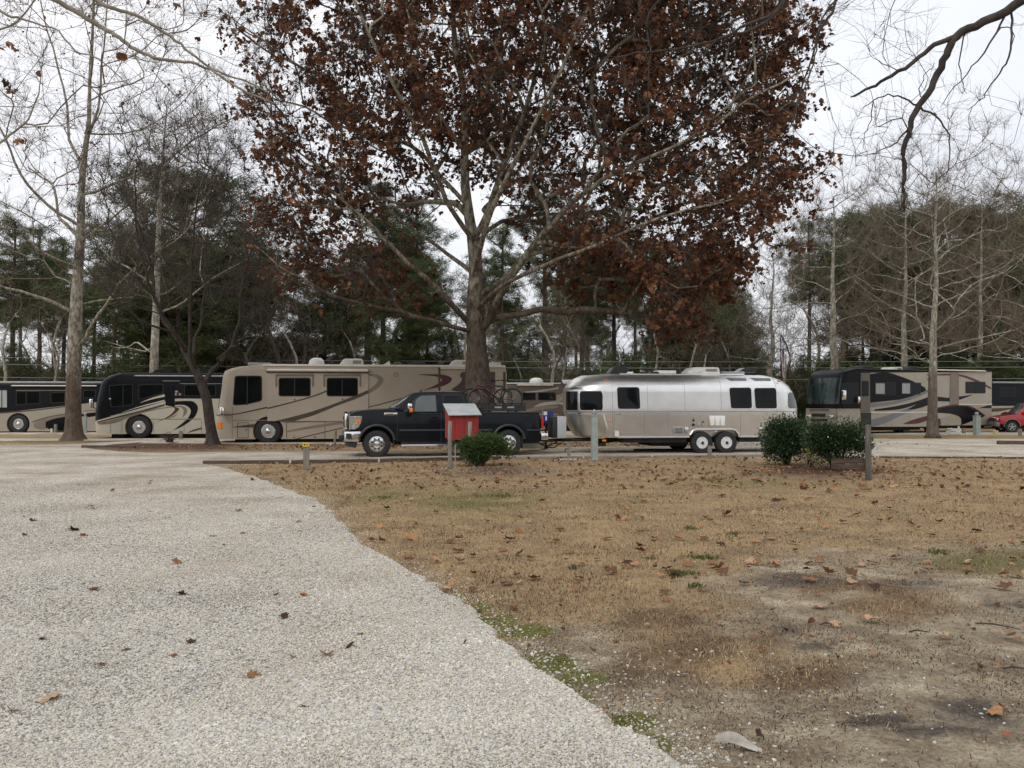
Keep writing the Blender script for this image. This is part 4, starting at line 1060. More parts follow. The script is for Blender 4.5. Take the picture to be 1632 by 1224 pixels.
D.decal('swoosh', z3, [(1300,400),(1400,375),(1500,350),(1632,345)], [(1300,404),(1420,392),(1540,372),(1632,365)], taupe_trim, w=-.01)
D.decal('swoosh', z4, [(100,222),(140,212),(175,210)], [(100,262),(130,255),(175,240)], cream_dull)
D.decal('swoosh', z4, [(0,285),(60,262),(140,262),(180,262)], [(0,300),(60,276),(140,278),(180,285)], cream_dull)
D.decal('swoosh', z3, [(1380,408),(1500,408),(1632,406)], [(1380,413),(1500,413),(1632,411)], cream_dull, w=-.01)
u_, _ = D.P(z3(1482,182)); dome(D.root, u_, .6, zd1, .42, .35)
u_, _ = D.P(z4(140,145)); ac_unit(D.root, u_, .7, zd1-.02, 1.0, .8, .25)
# ------------------------------------------------------------------ right motorhome turned towards us
Ep = at(1333, 640, 46)
Em = Veh('motorhome', 0, 0, 0, 25, 'dark fronted motorhome with grey and maroon swooshes, windshield showing, behind the right hand trees', 'motorhome', 'motorhomes parked on the gravel pads', point=(Ep.x, Ep.y, 0))
ze1 = Em.P(z5(700,118))[1]; LE = Em.P(z5(1420,300))[0]
c_, m_ = line(Em, z5, (395,395), (610,345))
pE = split_paint('dark_nose_over_sand_paint', (.006,.0065,.008), (.36,.32,.245), Em.P(z5(400,380))[1], 0, 9)
fpE = [(.45,.06),(1.0,.0),(1.4,.02),(2.0,.06),(2.6,.14),(3.0,.24),(3.2,.36),(3.35,.6),(ze1,1.1)]
SE = Shell(fpE, [(.45,LE),(ze1,LE)], 2.55, .42, ze1, .42, .18, roofr=.12)
sand_m = cream_dull
bE = SE.build('body', pE, Em.root)
hE = Em.P(z5(1032,500))[0]; hF = 1.5
c = MB()
for u in (hF, hE):
    for wa, wb in ((-.1,.42),(2.13,2.65)): c.lathe([(.6, wa), (.6, wb)], (u, 0, .5), n=28)
cut(bE, c); SE.finish(bE)
for u in (hF, hE):
    wheel(Em.root, u, .5, .03, .5, .28, 'rv'); wheel(Em.root, u, .5, 2.52, .5, .28, 'rv', far=True)
MB().box((2.2, .3, .2), (hE-.7, 2.2, .5)).box((hE+.7,.3,.25),(LE-.3,2.2,.5)).build('chassis', under_m, Em.root)
SE.patch(Em, 'windshield', 1.62, 3.0, .30, 1.0, glass_teal_refl, full=True, nz=6, nu=20, corner=.03)
# far half of the windshield
gV = []
for z in [1.62+1.38*i/6 for i in range(7)]:
    R = SE.ring(z, .012, 3); seq = R[24+9:24+9+9+17]; gV += [(u, w_, z) for u, w_ in seq]
n_ = len(seq); MB().add(gV, [(i*n_+j, i*n_+j+1, (i+1)*n_+j+1, (i+1)*n_+j) for i in range(6) for j in range(n_-1)]).build('windshield', glass_teal_refl, Em.root, smooth=50)
for z, y0, y1, m in ((.95,.25,.7,lens),(.95,1.85,2.3,lens)):
    MB().box((.02,y0,z-.09),(.2,y1,z+.09)).build('headlight', m, Em.root, bevel=.05, smooth=50)
MB().box((-.03,.8,.95),(.1,1.75,1.12)).build('grille', blackplastic, Em.root, bevel=.02)
MB().box((-.02,.6,1.3),(.1,1.95,1.34)).build('trim_strip', brown_trim, Em.root)
MB().box((-.02,.7,.72),(.12,1.85,.84)).build('grille', blackplastic, Em.root, bevel=.02)
for y in (.55,1.0,1.27,1.55,2.0): MB().box((.42,y-.05,3.13),(.6,y+.05,3.19)).build('clearance_light', redlens, Em.root)
Em.decal('upper_panel', z5, [(612,150),(720,140),(810,165),(900,200),(975,240)], [(612,342),(720,330),(820,318),(900,300),(985,265)], blackblue, w=-.004)
Em.panel('side_panel', z5, [(612,142),(1418,136),(1418,352),(985,470),(985,500),(612,500)], sand_m, w=-.002, thick=.01, r=0)
Em.panel('side_panel', z5, [(395,395),(548,390),(548,500),(395,500)], sand_m, w=-.002, thick=.01, r=0)
Em.panel('door', z5, [(550,142),(610,142),(612,405),(548,405)], mat('dark_taupe', (.12,.10,.08), (.15,.125,.10), rough=.4, scale=2), w=-.02, thick=.03, r=.03)  # door in its own dark taupe paint
Em.panel('door_step', z5, [(548,408),(618,408),(618,512),(548,512)], blackplastic, w=-.01, thick=.02, r=.02)
Em.window(z5, [(556,195),(602,195),(602,298),(556,298)], w=-.03, r=.05)
Em.window(z5, [(420,215),(532,205),(532,345),(420,350)], w=-.014, r=.08)
Em.window(z5, [(642,205),(780,205),(780,290),(642,290)], w=-.02, r=.05, divide=712)
Em.window(z5, [(816,205),(950,208),(945,285),(816,285)], w=-.02, r=.05, divide=880)
Em.window(z5, [(1245,200),(1377,202),(1377,278),(1245,278)], w=-.02, r=.07, divide=1310)
for a_, b_ in (((648,212),(708,282)),((824,212),(876,280))): Em.box('blind', z5, a_, b_, -.027, -.022, curtain_m, bevel=0)
grey_sw = mat('slate_swoosh', (.17,.17,.175), (.20,.20,.205), rough=.4, scale=2)
Em.decal('swoosh', z5, [(612,345),(760,330),(880,300),(960,270),(1000,250)], [(612,372),(760,352),(880,320),(970,285),(1020,255)], grey_sw, w=-.008)
Em.decal('swoosh', z5, [(640,385),(800,360),(920,330),(1030,290)], [(640,395),(800,385),(920,350),(1030,300)], black_paint, w=-.008)
Em.decal('swoosh', z5, [(612,455),(740,420),(880,370),(1000,310)], [(612,500),(700,480),(880,395),(1000,330)], grey_sw, w=-.006)
Em.decal('swoosh', z5, [(860,385),(940,340),(1010,310)], [(900,385),(960,370),(1020,345)], black_paint, w=-.010)
Em.decal('swoosh', z5, [(830,480),(900,452),(1000,425)], [(850,482),(930,478),(1000,455)], maroon_trim, w=-.008)
Em.decal('swoosh', z5, [(985,152),(1060,150),(1200,152),(1310,185),(1415,240)], [(1000,165),(1060,160),(1200,164),(1300,198),(1415,252)], maroon_trim, w=-.008)
Em.decal('swoosh', z5, [(1060,300),(1140,308),(1200,300),(1290,288)], [(1060,330),(1140,332),(1200,322),(1290,290)], black_paint, w=-.008)
Em.decal('swoosh', z5, [(1060,378),(1180,360),(1280,375),(1370,430)], [(1060,408),(1150,415),(1210,440),(1215,490)], black_paint, w=-.008)
Em.decal('swoosh', z5, [(1060,372),(1180,352),(1290,368),(1375,425)], [(1060,379),(1180,361),(1285,376),(1370,431)], maroon_trim, w=-.011)
Em.decal('swoosh', z5, [(985,175),(1010,240),(1000,300)], [(1010,175),(1035,240),(1020,300)], grey_sw, w=-.006)
Em.panel('slide_out', z5, [(1145,142),(1200,142),(1200,352),(1140,350)], taupe_trim, w=-.03, thick=.04, r=.01)
Em.box('slide_trim', z5, (1200,350), (1420,356), -.03, .01, roof_white, bevel=0)
Em.box('skirt_trim', z5, (620,402), (990,408), -.02, .01, roof_white, bevel=0)
Em.box('roof_edge', z5, (420,113), (1418,136), -.05, .05, grey_metal)
awning(Em, z5, (1040,120), (1380,133), plastic_white, -.13)
bin_lines(Em, z5, (755,870), 412, 500, taupe_trim)
mirror(Em, z5, (433,290), chrome, w=-.4, h=.5)
mirror(Em, z5, (527,320), chrome, w=-.1, h=.32)
for x, m, H_ in ((635,blackplastic,.25),(940,blackplastic,.26),(830,roof_white,.2)):
    u_, _ = Em.P(z5(x,118)); ac_unit(Em.root, u_, .8, ze1-.02, .9, .8, H_, m)
# ------------------------------------------------------------------ far right dark motorhome
Fp = at(1555, 640, 57)
Fm = Veh('motorhome', 0, 0, 0, 14, 'nearly all dark motorhome at the right frame edge, behind the red car', 'motorhome', 'motorhomes parked on the gravel pads', point=(Fp.x, Fp.y, 0))
zf1 = Fm.P(z5(1500,196))[1]
pF = split_paint('dark_over_cream_far_paint', (.012,.014,.018), (.42,.40,.33), Fm.P(z5(1450,362))[1], 0, 9)
SF, bF = coach(Fm, z5, [(1330,500),(1330,300),(1350,200)], 10.5, 2.5, .5, zf1, pF, hubs=(2.3,7.6), wr=.5)
Fm.box('awning', z5, (1425,200), (1900,214), -.08, 0, grey_metal)
Fm.window(z5, [(1470,240),(1580,240),(1580,300),(1470,300)], r=.06)
Fm.decal('swoosh', z5, [(1390,380),(1480,376),(1560,372)], [(1390,400),(1470,398),(1560,380)], brown_trim)

# ------------------------------------------------------------------ pickup
T = Veh('pickup_truck', 600.6, 729.5, 1.02, 10.5, 'black crew cab pickup with chrome bumper and wheels, towing the silver trailer', 'truck')
TW = 2.03
def tp(L, w=0): return T.pts(z3, L, w)
hubT, _ = T.P(z3(320,632)); hubR, _ = T.P(z3(1272,612)); rT = .415
def profile_body(pts, name, m, root, Wd, bulge=0, inset=None, nst=9, bevel=.03, smooth=40, w0=0, holes=None):
    """side outline carried across the width; bulge bows the ends in plan, inset(z) narrows it with height"""
    V = []; n = len(pts); umid = sum(p[0] for p in pts)/n; um = max(p[0] for p in pts); ul = min(p[0] for p in pts)
    for k in range(nst):
        t = k/(nst-1); e = (2*t-1)**2
        for (u, z) in pts:
            i = inset(z) if inset else 0; w_ = w0 + i + (Wd-2*i)*t
            f = max(0, 1-(u-ul)/.9); r_ = max(0, 1-(um-u)/.4)
            V.append((u + bulge*e*f - bulge*.4*e*r_, w_, z))
    Fc = [(k*n+i, k*n+(i+1)%n, (k+1)*n+(i+1)%n, (k+1)*n+i) for k in range(nst-1) for i in range(n)]
    Fc += [tuple(range(n)), tuple((nst-1)*n+i for i in range(n-1, -1, -1))]
    return MB().add(V, Fc).build(name, m, root, bevel=bevel, smooth=smooth)
low = [(86,520),(84,440),(94,408),(130,390),(200,379),(300,373),(405,369),(470,380),(560,400),(800,402),(1018,402),(1030,399),(1250,395),(1480,396),(1508,404),(1516,430),(1518,560),(1512,618),(1380,622),(1180,622),(470,612),(440,616),(180,616),(140,606)]
bt = profile_body(tp(low), 'body', black_paint, T.root, TW, bulge=.16, bevel=.045)
c = MB()
for u, z, r in ((hubT, rT+.05, .50), (hubR, rT+.06, .475)):
    for wa, wb in ((-.2, .5), (TW-.5, TW+.2)):
        c.slab([(u-r*1.0, -.1)]+[(u-cos(pi*k/24)*r, z+sin(pi*k/24)*r) for k in range(25)]+[(u+r*1.0, -.1)], wa, wb)
cut(bt, c); bt.data.polygons.foreach_set('use_smooth', [True]*len(bt.data.polygons)); bt.data.set_sharp_from_angle(angle=radians(35))
# open bed
# wheel-well liners
ln = MB()
for u in (hubT, hubR): ln.box((u-.48, .46, .45), (u+.48, TW-.46, .95))
ln.box((hubT+.5, .3, .38), (hubR-.5, TW-.3, .6)); ln.box((hubR+.45, .4, .45), (T.P(z3(1500,600))[0]-.05, TW-.4, .7))
ln.build('chassis', under_m, T.root)
zbelt = T.P(z3(560,402))[1]
ins = lambda z: .03 + max(0, z-zbelt)*.30
cab = [(405,372),(440,345),(500,305),(552,268),(590,252),(680,247),(800,245),(930,247),(985,256),(1003,280),(1020,340),(1030,402),(800,404),(560,404)]
profile_body(tp(cab), 'cab', black_paint, T.root, TW, bulge=.22, inset=ins, bevel=.04)
def cabpanel(name, L, m, off, parent=None, r=.04, thick=.012):
    pts = roundpoly([T.P(z3(*p), ins(1.6)) for p in L], r) if r else [T.P(z3(*p), ins(1.6)) for p in L]
    n = len(pts); V = [(u, ins(z)-off, z) for u, z in pts] + [(u, ins(z)-off+thick, z) for u, z in pts]
    return MB().add(V, [tuple(range(n)), tuple(range(2*n-1, n-1, -1))] + [(i, i+n, (i+1)%n+n, (i+1)%n) for i in range(n)]).build(name, m, parent or T.root)
fw = cabpanel('window', [(508,392),(600,290),(640,270),(750,266),(756,392)], gasket, .008, r=.03)
cabpanel('pane', [(590,390),(602,304),(642,276),(744,272),(749,388)], glass_lite, .014, fw, r=.03)
fw = cabpanel('window', [(796,266),(940,266),(962,345),(966,392),(800,392)], gasket, .008, r=.03)
cabpanel('pane', [(802,272),(936,272),(957,345),(961,387),(806,387)], glass_m, .014, fw, r=.03)
fw = cabpanel('window', [(966,276),(988,280),(1012,345),(1008,362),(990,350)], gasket, .012, r=.015)
# windshield: bowed glass between the pillars
V = []; ns = 12
for i in range(7):
    t = i/6; x = 418+(560-418)*t; y = 365+(268-365)*t; u, z = T.P(z3(x, y)); 
    for k in range(ns+1):
        e = (2*k/ns-1); wI = ins(z)+.07; V.append((u-.012+.22*e*e*max(0,1-(u-T.P(z3(405,372))[0])/.9)-.012, wI+(TW-2*wI)*k/ns, z+.012))
n = ns+1; MB().add(V, [(i*n+j, i*n+j+1, (i+1)*n+j+1, (i+1)*n+j) for i in range(6) for j in range(ns)]).build('windshield', glass_lite, T.root, smooth=60)
# door seams, handles, moulding, step
for x, y0, y1 in ((468,400,600),(785,255,605),(1022,402,600)):
    u, za = T.P(z3(x, y0)); _, zb_ = T.P(z3(x, y1)); zt = min(za, zbelt)
    MB().box((u-.008, -.003, zb_), (u+.008, .02, zt)).build('door_seam', gasket, T.root)
mould = mat('grey_moulding', (.030,.033,.037), (.042,.045,.05), rough=.35, scale=6, spec=.4)
T.box('side_moulding', z3, (482,519), (1150,528), -.02, .02, mould, bevel=.004)
T.box('side_moulding', z3, (1405,519), (1508,528), -.02, .02, mould, bevel=.004)
T.box('running_board', z3, (496,629), (1150,637), -.09, .12, chrome, bevel=.01)
T.box('running_board_support', z3, (496,610), (1150,630), .02, .2, under_m, bevel=0)
for x in (735, 985): T.box('door_handle', z3, (x-22,424), (x+22,434), -.035, .01, black_paint, bevel=.008)
T.box('belt_trim', z3, (560,402), (1015,408), -.012, .02, gasket, bevel=.003)
T.box('bed_rail_cap', z3, (1035,394), (1500,401), -.012, .1, blackplastic, bevel=.004)
T.box('fender_badge', z3, (372,398), (470,416), -.018, .02, chrome, bevel=.008)
T.box('fender_badge_slot', z3, (385,403), (440,411), -.024, -.01, gasket, bevel=.002)
# fender flares
for u0_, z0_, r in ((hubT, rT+.05, .535), (hubR, rT+.06, .51)):
    pts = [(u0_+cos(t)*r, -.03, z0_+sin(t)*r*.98) for t in [radians(8+164*k/24) for k in range(25)]]
    MB().tube(pts, .042, n=8).build('fender_flare', mould, T.root, smooth=60)
for u, z in ((hubT, rT), (hubR, rT)):
    wheel(T.root, u, z, .02, rT, .235, 'truck', .27); wheel(T.root, u, z, TW-.02, rT, .235, 'truck', .27, far=True)
MB().tube([(hubT,.2,rT),(hubT,1.8,rT)], .07).tube([(hubR,.2,rT),(hubR,1.8,rT)], .09).build('axle', under_m, T.root)
T.box('mud_flap', z3, (1367,560), (1378,655), .02, .26, rubber, bevel=.004)
T.box('mud_flap', z3, (437,600), (448,650), .02, .26, rubber, bevel=.004)
# front end
fu = T.P(z3(88,470))[0]
def bow(w): return .16*(2*w/TW-1)**2
def bowed(name, za, zb, w0_, w1_, off, dep, m, n=14, bevel=.015):
    V = []
    for k in range(n+1):
        w_ = w0_+(w1_-w0_)*k/n; u = fu+bow(w_)-off; V += [(u, w_, za), (u+dep, w_, za), (u+dep, w_, zb), (u, w_, zb)]
    Fc = [(k*4+i, k*4+(i+1)%4, k*4+4+(i+1)%4, k*4+4+i) for k in range(n) for i in range(4)] + [(3,2,1,0), tuple(n*4+i for i in range(4))]
    return MB().add(V, Fc).build(name, m, T.root, bevel=bevel, smooth=50)
zz = lambda y: T.P(z3(90, y))[1]
gr = bowed('grille', zz(520), zz(405), .42, TW-.42, .05, .12, chrome, bevel=.03)
for k in range(2):
    yy = 440+k*42; b_ = bowed('grille_opening', zz(yy+14), zz(yy-14), .52, TW-.52, .056, .02, blackplastic, bevel=.004); b_.parent = gr
bowed('front_bumper', zz(608), zz(533), .0, TW, .10, .16, chrome, bevel=.035)
MB().slab(roundpoly([T.P(z3(*p), -.015) for p in [(84,606),(84,536),(208,532),(206,562),(190,610)]], .05), -.015, .14).build('front_bumper', chrome, T.root, bevel=.02, smooth=50)
MB().slab(roundpoly([T.P(z3(*p), -.024) for p in [(95,548),(137,548),(142,588),(100,588)]], .04), -.024, .0).build('fog_light', blackplastic, T.root)
MB().slab(roundpoly([T.P(z3(*p)) for p in [(100,612),(182,612),(168,655),(118,640)]], .03), .02, .3).build('air_dam', blackplastic, T.root, bevel=.02)
bowed('air_dam', zz(645), zz(606), .1, TW-.1, .0, .12, blackplastic)
T.box('tow_hook', z3, (45,560), (80,600), .35, .45, blackplastic)
hl = T.panel('headlight', z3, [(124,424),(212,422),(214,448),(192,500),(160,520),(128,516)], lens, w=-.014, thick=.2, r=.03, bevel=.01)
T.panel('turn_signal', z3, [(166,446),(206,444),(198,462),(172,470)], amber, w=-.022, thick=.02, r=.01, parent=hl)
T.panel('headlight_rim', z3, [(118,404),(126,400),(130,520),(120,520)], chrome, w=-.02, thick=.2, r=.005)
bowed('hood_scoop', zz(403), zz(392), .5, TW-.5, .02, .06, black_paint)
MB().box((fu-.03, TW-.42, zz(510)), (fu+.2, TW-.06, zz(425))).build('headlight', lens, T.root, bevel=.03)
# mirror
u, z = T.P(z3(562,368), -.3)
mo = MB().box((u-.07, -.42, z-.17), (u+.06, -.16, z+.17)).build('mirror', black_paint, T.root, bevel=.04, smooth=50)
MB().box((u-.085, -.43, z-.02), (u+.05, -.17, z+.16)).build('mirror_cap', chrome, mo, bevel=.03, smooth=50)
T.box('turn_signal', z3, (556,366), (580,394), -.435, -.40, amber, parent=mo)
MB().tube([(u+.02, -.2, z-.1), (u-.05, .05, z-.1)], .04, n=8).build('mirror_arm', blackplastic, mo)
# tail
T.panel('tail_light', z3, [(1508,432),(1524,436),(1526,508),(1510,512)], redlens, w=-.012, thick=.22, r=.02, bevel=.01)
tu = T.P(z3(1512,560))[0]
MB().box((tu-.02, .05, .50), (tu+.22, TW-.05, .72)).build('rear_bumper', chrome, T.root, bevel=.03, smooth=50)
MB().tube([(tu+.1, TW/2, .45), (tu+.62, TW/2, .42)], .04, n=8).build('hitch_receiver', under_m, T.root)
sa = T.P(z3(650,245))[0]
MB().tube([(sa, 1.0, T.P(z3(650,247))[1]), (sa+.05, 1.0, T.P(z3(650,240))[1]+.04)], .03).build('antenna', blackplastic, T.root)

# cargo rack with two bicycles above the bed
ru0, rz0 = T.P(z3(1066,385), .5); ru1, rz1 = T.P(z3(1385,330), .5)
rack = empty('cargo_rack', T.o + T.d*ru0 + T.n*.25 + Vector((0,0,0)), T.a)
tag(rack, 'black steel tray rack above the truck bed carrying the bicycles', 'rack')
rl = ru1-ru0; g = MB()
for w_ in (0, 1.5):
    for z_ in (rz0+.02, rz1): g.tube([(0, w_, z_), (rl, w_, z_)], .022, n=6)
    for k in range(13): g.tube([(rl*k/12, w_, rz0+.02), (rl*k/12, w_, rz1)], .010, n=5)
for k in range(9):
    g.tube([(rl*k/8, 0, rz0+.03), (rl*k/8, 1.5, rz0+.03)], .015, n=5)
g.build('tray_rail', blackplastic, rack)
g = MB(); g.box((.05,.0,rz0+.03),(rl*.98,.02,rz1-.04)); g.build('side_panel', blackplastic, rack)
zr = T.P(z3(1250,396))[1]
for x in (.25, rl-.3):
    for w_ in (.05, 1.45): MB().tube([(x, w_, zr-.02), (x, w_, rz0+.02)], .03, n=6).build('leg', blackplastic, rack)
for k, x in enumerate((rl*.3, rl*.58)): MB().box((x, -.012, rz0+.09), (x+.22, -.001, rz1-.10)).build('sticker', grey_metal, rack)
def bicycle(o, rz, fm, label):
    root = empty('bicycle', o, rz); tag(root, label, 'bicycle', 'bicycles on the truck rack')
    R = .335; bb = (.0, .29); rear = (.42, R); front = (-.66, R); seat = (.14, .78); head = (-.46, .80)
    f = MB(); T3 = lambda p, y=0: (p[0], y, p[1])
    f.tube([T3(bb), T3(seat)], .026, n=8).tube([T3(bb), T3((-.49,.68))], .034, n=8).tube([T3((.11,.72)), T3((-.47,.78))], .027, n=8)
    for y in (-.05,.05): f.tube([T3(bb,y*.5), T3(rear,y)], .012, n=6).tube([T3((.12,.72),y*.3), T3(rear,y)], .011, n=6)
    f.tube([T3((-.50,.66)), T3((-.45,.84))], .024, n=8); f.build('frame', fm, root, smooth=40)
    f = MB()
    for y in (-.05,.05): f.tube([T3((-.50,.68),y), T3((-.56,.52),y), T3(front,y)], .014, n=6)
    f.build('fork', fm, root)
    for c in (rear, front):
        t = MB(); t.tube([(c[0]+cos(a)*R*.96, 0, c[1]+sin(a)*R*.96) for a in [2*pi*k/36 for k in range(36)]], .030, n=8, closed=True)
        wl = t.build('wheel', rubber, root, smooth=60)
        t = MB()
        for k in range(20):
            a = 2*pi*k/20; t.tube([(c[0], (-1)**k*.02, c[1]), (c[0]+cos(a)*R*.92, 0, c[1]+sin(a)*R*.92)], .0022, n=3, cap=False)
        t.tube([(c[0]+cos(a)*R*.91, 0, c[1]+sin(a)*R*.91) for a in [2*pi*k/36 for k in range(36)]], .010, n=5, closed=True)
        t.tube([(c[0], -.06, c[1]), (c[0], .06, c[1])], .02, n=8); t.build('spokes', grey_metal, wl)
    MB().tube([T3(seat), T3((.17,.93))], .015, n=8).build('seat_post', blackplastic, root)
    s = MB(); s.add([(.02,-.02,.94),(.02,.02,.94),(.16,.03,.935),(.29,.075,.96),(.30,0,.97),(.29,-.075,.96),(.16,-.03,.935),(.03,0,.905),(.27,.0,.915)],
                    [(0,1,2,6),(2,3,4),(4,5,6),(2,4,6),(0,7,1),(1,7,8,2),(2,8,3),(3,8,4),(4,8,5),(5,8,6),(6,8,7,0)]); s.build('saddle', blackplastic, root, smooth=60)
    MB().tube([T3((-.45,.84)), T3((-.43,.92)), T3((-.52,.95))], .016, n=8).build('stem', fm, root)
    MB().tube([(-.46,-.29,.98),(-.50,-.15,.96),(-.52,0,.95),(-.50,.15,.96),(-.46,.29,.98)], .014, n=8).build('handlebar', blackplastic, root, smooth=60)
    t = MB(); t.lathe([(.09,-.05),(.09,-.044)], (bb[0],0,bb[1]), n=20); t.tube([T3(bb,-.06), T3((.12,.17),-.07)], .011, n=6).tube([T3(bb,.06), T3((-.12,.41),.07)], .011, n=6)
    t.tube([T3((0,.375),-.045), T3((.42,.365),-.045)], .006, n=4).tube([T3((0,.205),-.045), T3((.42,.30),-.045)], .006, n=4)
    t.build('crankset', blackplastic, root)
    for c in ((.12,.17,-.12),(-.12,.41,.12)): MB().box((c[0]-.05,c[2]-.05,c[1]-.012),(c[0]+.05,c[2]+.05,c[1]+.012)).build('pedal', blackplastic, root)
    return root
redframe = mat('dark_red_frame', (.10,.014,.014), (.14,.02,.018), rough=.35, scale=6)
bu, bz = T.P(z3(1300,270), .55)
bicycle(T.o + T.d*(bu-.42) + T.n*.55 + Vector((0,0,rz0+.05)), T.a, blackplastic, 'black bicycle standing nearest on the truck rack')
bicycle(T.o + T.d*(bu-.62) + T.n*1.15 + Vector((0,0,rz0+.05)), T.a, redframe, 'dark red bicycle behind the black one on the truck rack')

# ------------------------------------------------------------------ silver trailer
silver = mat('brushed_aluminium', (.75,.735,.71), (.82,.805,.78), rough=.34, metal=1, scale=2.2, bump=.12, bscale=1.7, detail=4)
silver2 = mat('polished_aluminium', (.74,.73,.70), (.80,.79,.77), rough=.17, metal=1, scale=3, bump=.05, bscale=2)
silver_lo = mat('brushed_aluminium_lower', (.66,.65,.62), (.74,.73,.70), rough=.32, metal=1, scale=2.2, bump=.1, bscale=2, detail=4)
seam_m = mat('aluminium_seam', (.34,.33,.32), (.40,.39,.38), rough=.4, metal=.9, scale=8)
Rr = Veh('travel_trailer', z4(962,0)[0], 723.2, 5.0, 8.8, 'rounded silver aluminium travel trailer hitched behind the black truck', 'trailer')
RW = 2.5
def rp(L, w): return sorted([(Rr.P(z4(*p), w)[1], Rr.P(z4(*p), w)[0]) for p in L])
fr = [(262,500),(245,482),(205,450),(176,400),(163,360),(152,322),(148,270),(149,200),(160,170),(180,145),(205,124),(245,107),(300,99),(400,96)]
re = [(1535,466),(1541,400),(1541,350),(1538,300),(1530,250),(1515,205),(1493,165),(1462,135),(1420,114),(1370,103),(1290,97)]
zr1 = Rr.P(z4(900,96))[1]; zr0 = Rr.P(z4(700,472))[1]
fpR = [(z, u) for z, u in rp(fr, 1.25) if z < zr1-.004] + [(zr1, Rr.P(z4(420,96))[0])]
rpR = [(z, u) for z, u in rp(re, .45) if z < zr1-.004] + [(zr1, Rr.P(z4(1280,96))[0])]
SR = Shell(fpR, rpR, RW, zr0, zr1, .98, .10, rr=.85, roofr=.60, rbulge=.08, nf=14, nr=14, lean=.055, lean_z=Rr.P(z4(800,319))[1])
bR = SR.build('body', silver, Rr.root, smooth=60)
h1 = Rr.P(z4(962,510))[0]; h2 = Rr.P(z4(1106,510))[0]; rR = .36
c = MB(); ap = [(h1-.42,-.2),(h1-.42,.62),(h1-.32,.76),(h1-.18,.80),(h2+.18,.80),(h2+.32,.76),(h2+.42,.62),(h2+.42,-.2)]
c.slab(ap, -.2, .34); c.slab(ap, RW-.34, RW+.2); cut(bR, c); SR.finish(bR)
MB().tube([(p[0], -.004, p[1]) for p in ap[1:-1]], .022, n=6).build('wheel_arch_trim', mat('trim_alu', (.7,.69,.66), (.76,.75,.72), rough=.3, metal=.8, scale=9), Rr.root)
trim_alu = MATS['trim_alu']
for h in (h1, h2):
    wheel(Rr.root, h, rR, .01, rR, .195, 'trailer', .22); wheel(Rr.root, h, rR, RW-.01, rR, .195, 'trailer', .22, far=True)
MB().tube([(h1,.2,rR),(h1,RW-.2,rR)], .05).tube([(h2,.2,rR),(h2,RW-.2,rR)], .05).build('axle', under_m, Rr.root)
ub = MB(); u0_ = fpR[0][1]+1.0
ub.box((u0_, .12, zr0-.17), (h1-.5, RW-.12, zr0+.02)); ub.box((h2+.5, .12, zr0-.17), (rpR[0][1]-.7, RW-.12, zr0+.02))
ub.box((h1-.5, .40, zr0-.12), (h2+.5, RW-.4, .8)); ub.box((u0_+1.1, .5, zr0-.30), (u0_+2.3, RW-.5, zr0-.15)); ub.build('chassis', under_m, Rr.root)
# wheels seen under the belly on the far side are the far pair; stabiliser and tanks
MB().tube([(u0_-.55, RW/2, .34), (u0_+.1, RW/2-.3, .42)], .05).build('dump_pipe', under_m, Rr.root)
# belt line, base moulding, panel seams
def ringline(z, r, m, name, i0=None, i1=None, off=.004):
    R = SR.ring(z, off, 1); MB().tube([(u, w, z) for u, w in R], r, n=5, closed=True).build(name, m, Rr.root)
zb_ = Rr.P(z4(800,319))[1]; ringline(zb_, .014, seam_m, 'belt_moulding')
rb_ = SR.ring(zr0+.02, .006, 1)
nf_ = SR.nf; seq = rb_[:4]; near = [(u, w) for u, w in rb_[-6:]][::-1]
MB().box((seq[0][0]+.1, -.018, zr0-.012), (h1-.45, .02, zr0+.03)).build('base_moulding', trim_alu, Rr.root, bevel=.006)
MB().box((h2+.45, -.018, zr0-.012), (rpR[0][1]-.8, .02, zr0+.03)).build('base_moulding', trim_alu, Rr.root, bevel=.006)
def vseam(x, y0, y1, name='panel_seam', r=.006):
    u = Rr.P(z4(x, 320))[0]; za = Rr.P(z4(x, y1))[1]; zb = Rr.P(z4(x, y0))[1]; pts = []
    for k in range(12):
        z = za+(zb-za)*k/11; pts.append((u, SR.inset(z)-.001, z))
    MB().tube(pts, r, n=4).build(name, seam_m, Rr.root)
for x, a_, b_ in ((432,100,466),(1403,105,466),(441,322,466),(640,104,312),(860,104,312),(1075,104,312),(620,326,466),(760,326,466),(1190,326,466)): vseam(x, a_, b_)
# rows of rivets along the seams: flush heads
rv = MB()
for z in (zb_+.05, zb_-.05, zr1-.36, zr0+.1):
    for k in range(86):
        u = seq[0][0]+.05+(rpR[4][1]-seq[0][0]-1.0)*k/85
        rv.box((u-.005, SR.inset(z)-.004, z-.005), (u+.005, SR.inset(z)+.004, z+.005))
ro = rv.build('rivets', seam_m, Rr.root); ro['kind'] = 'stuff'
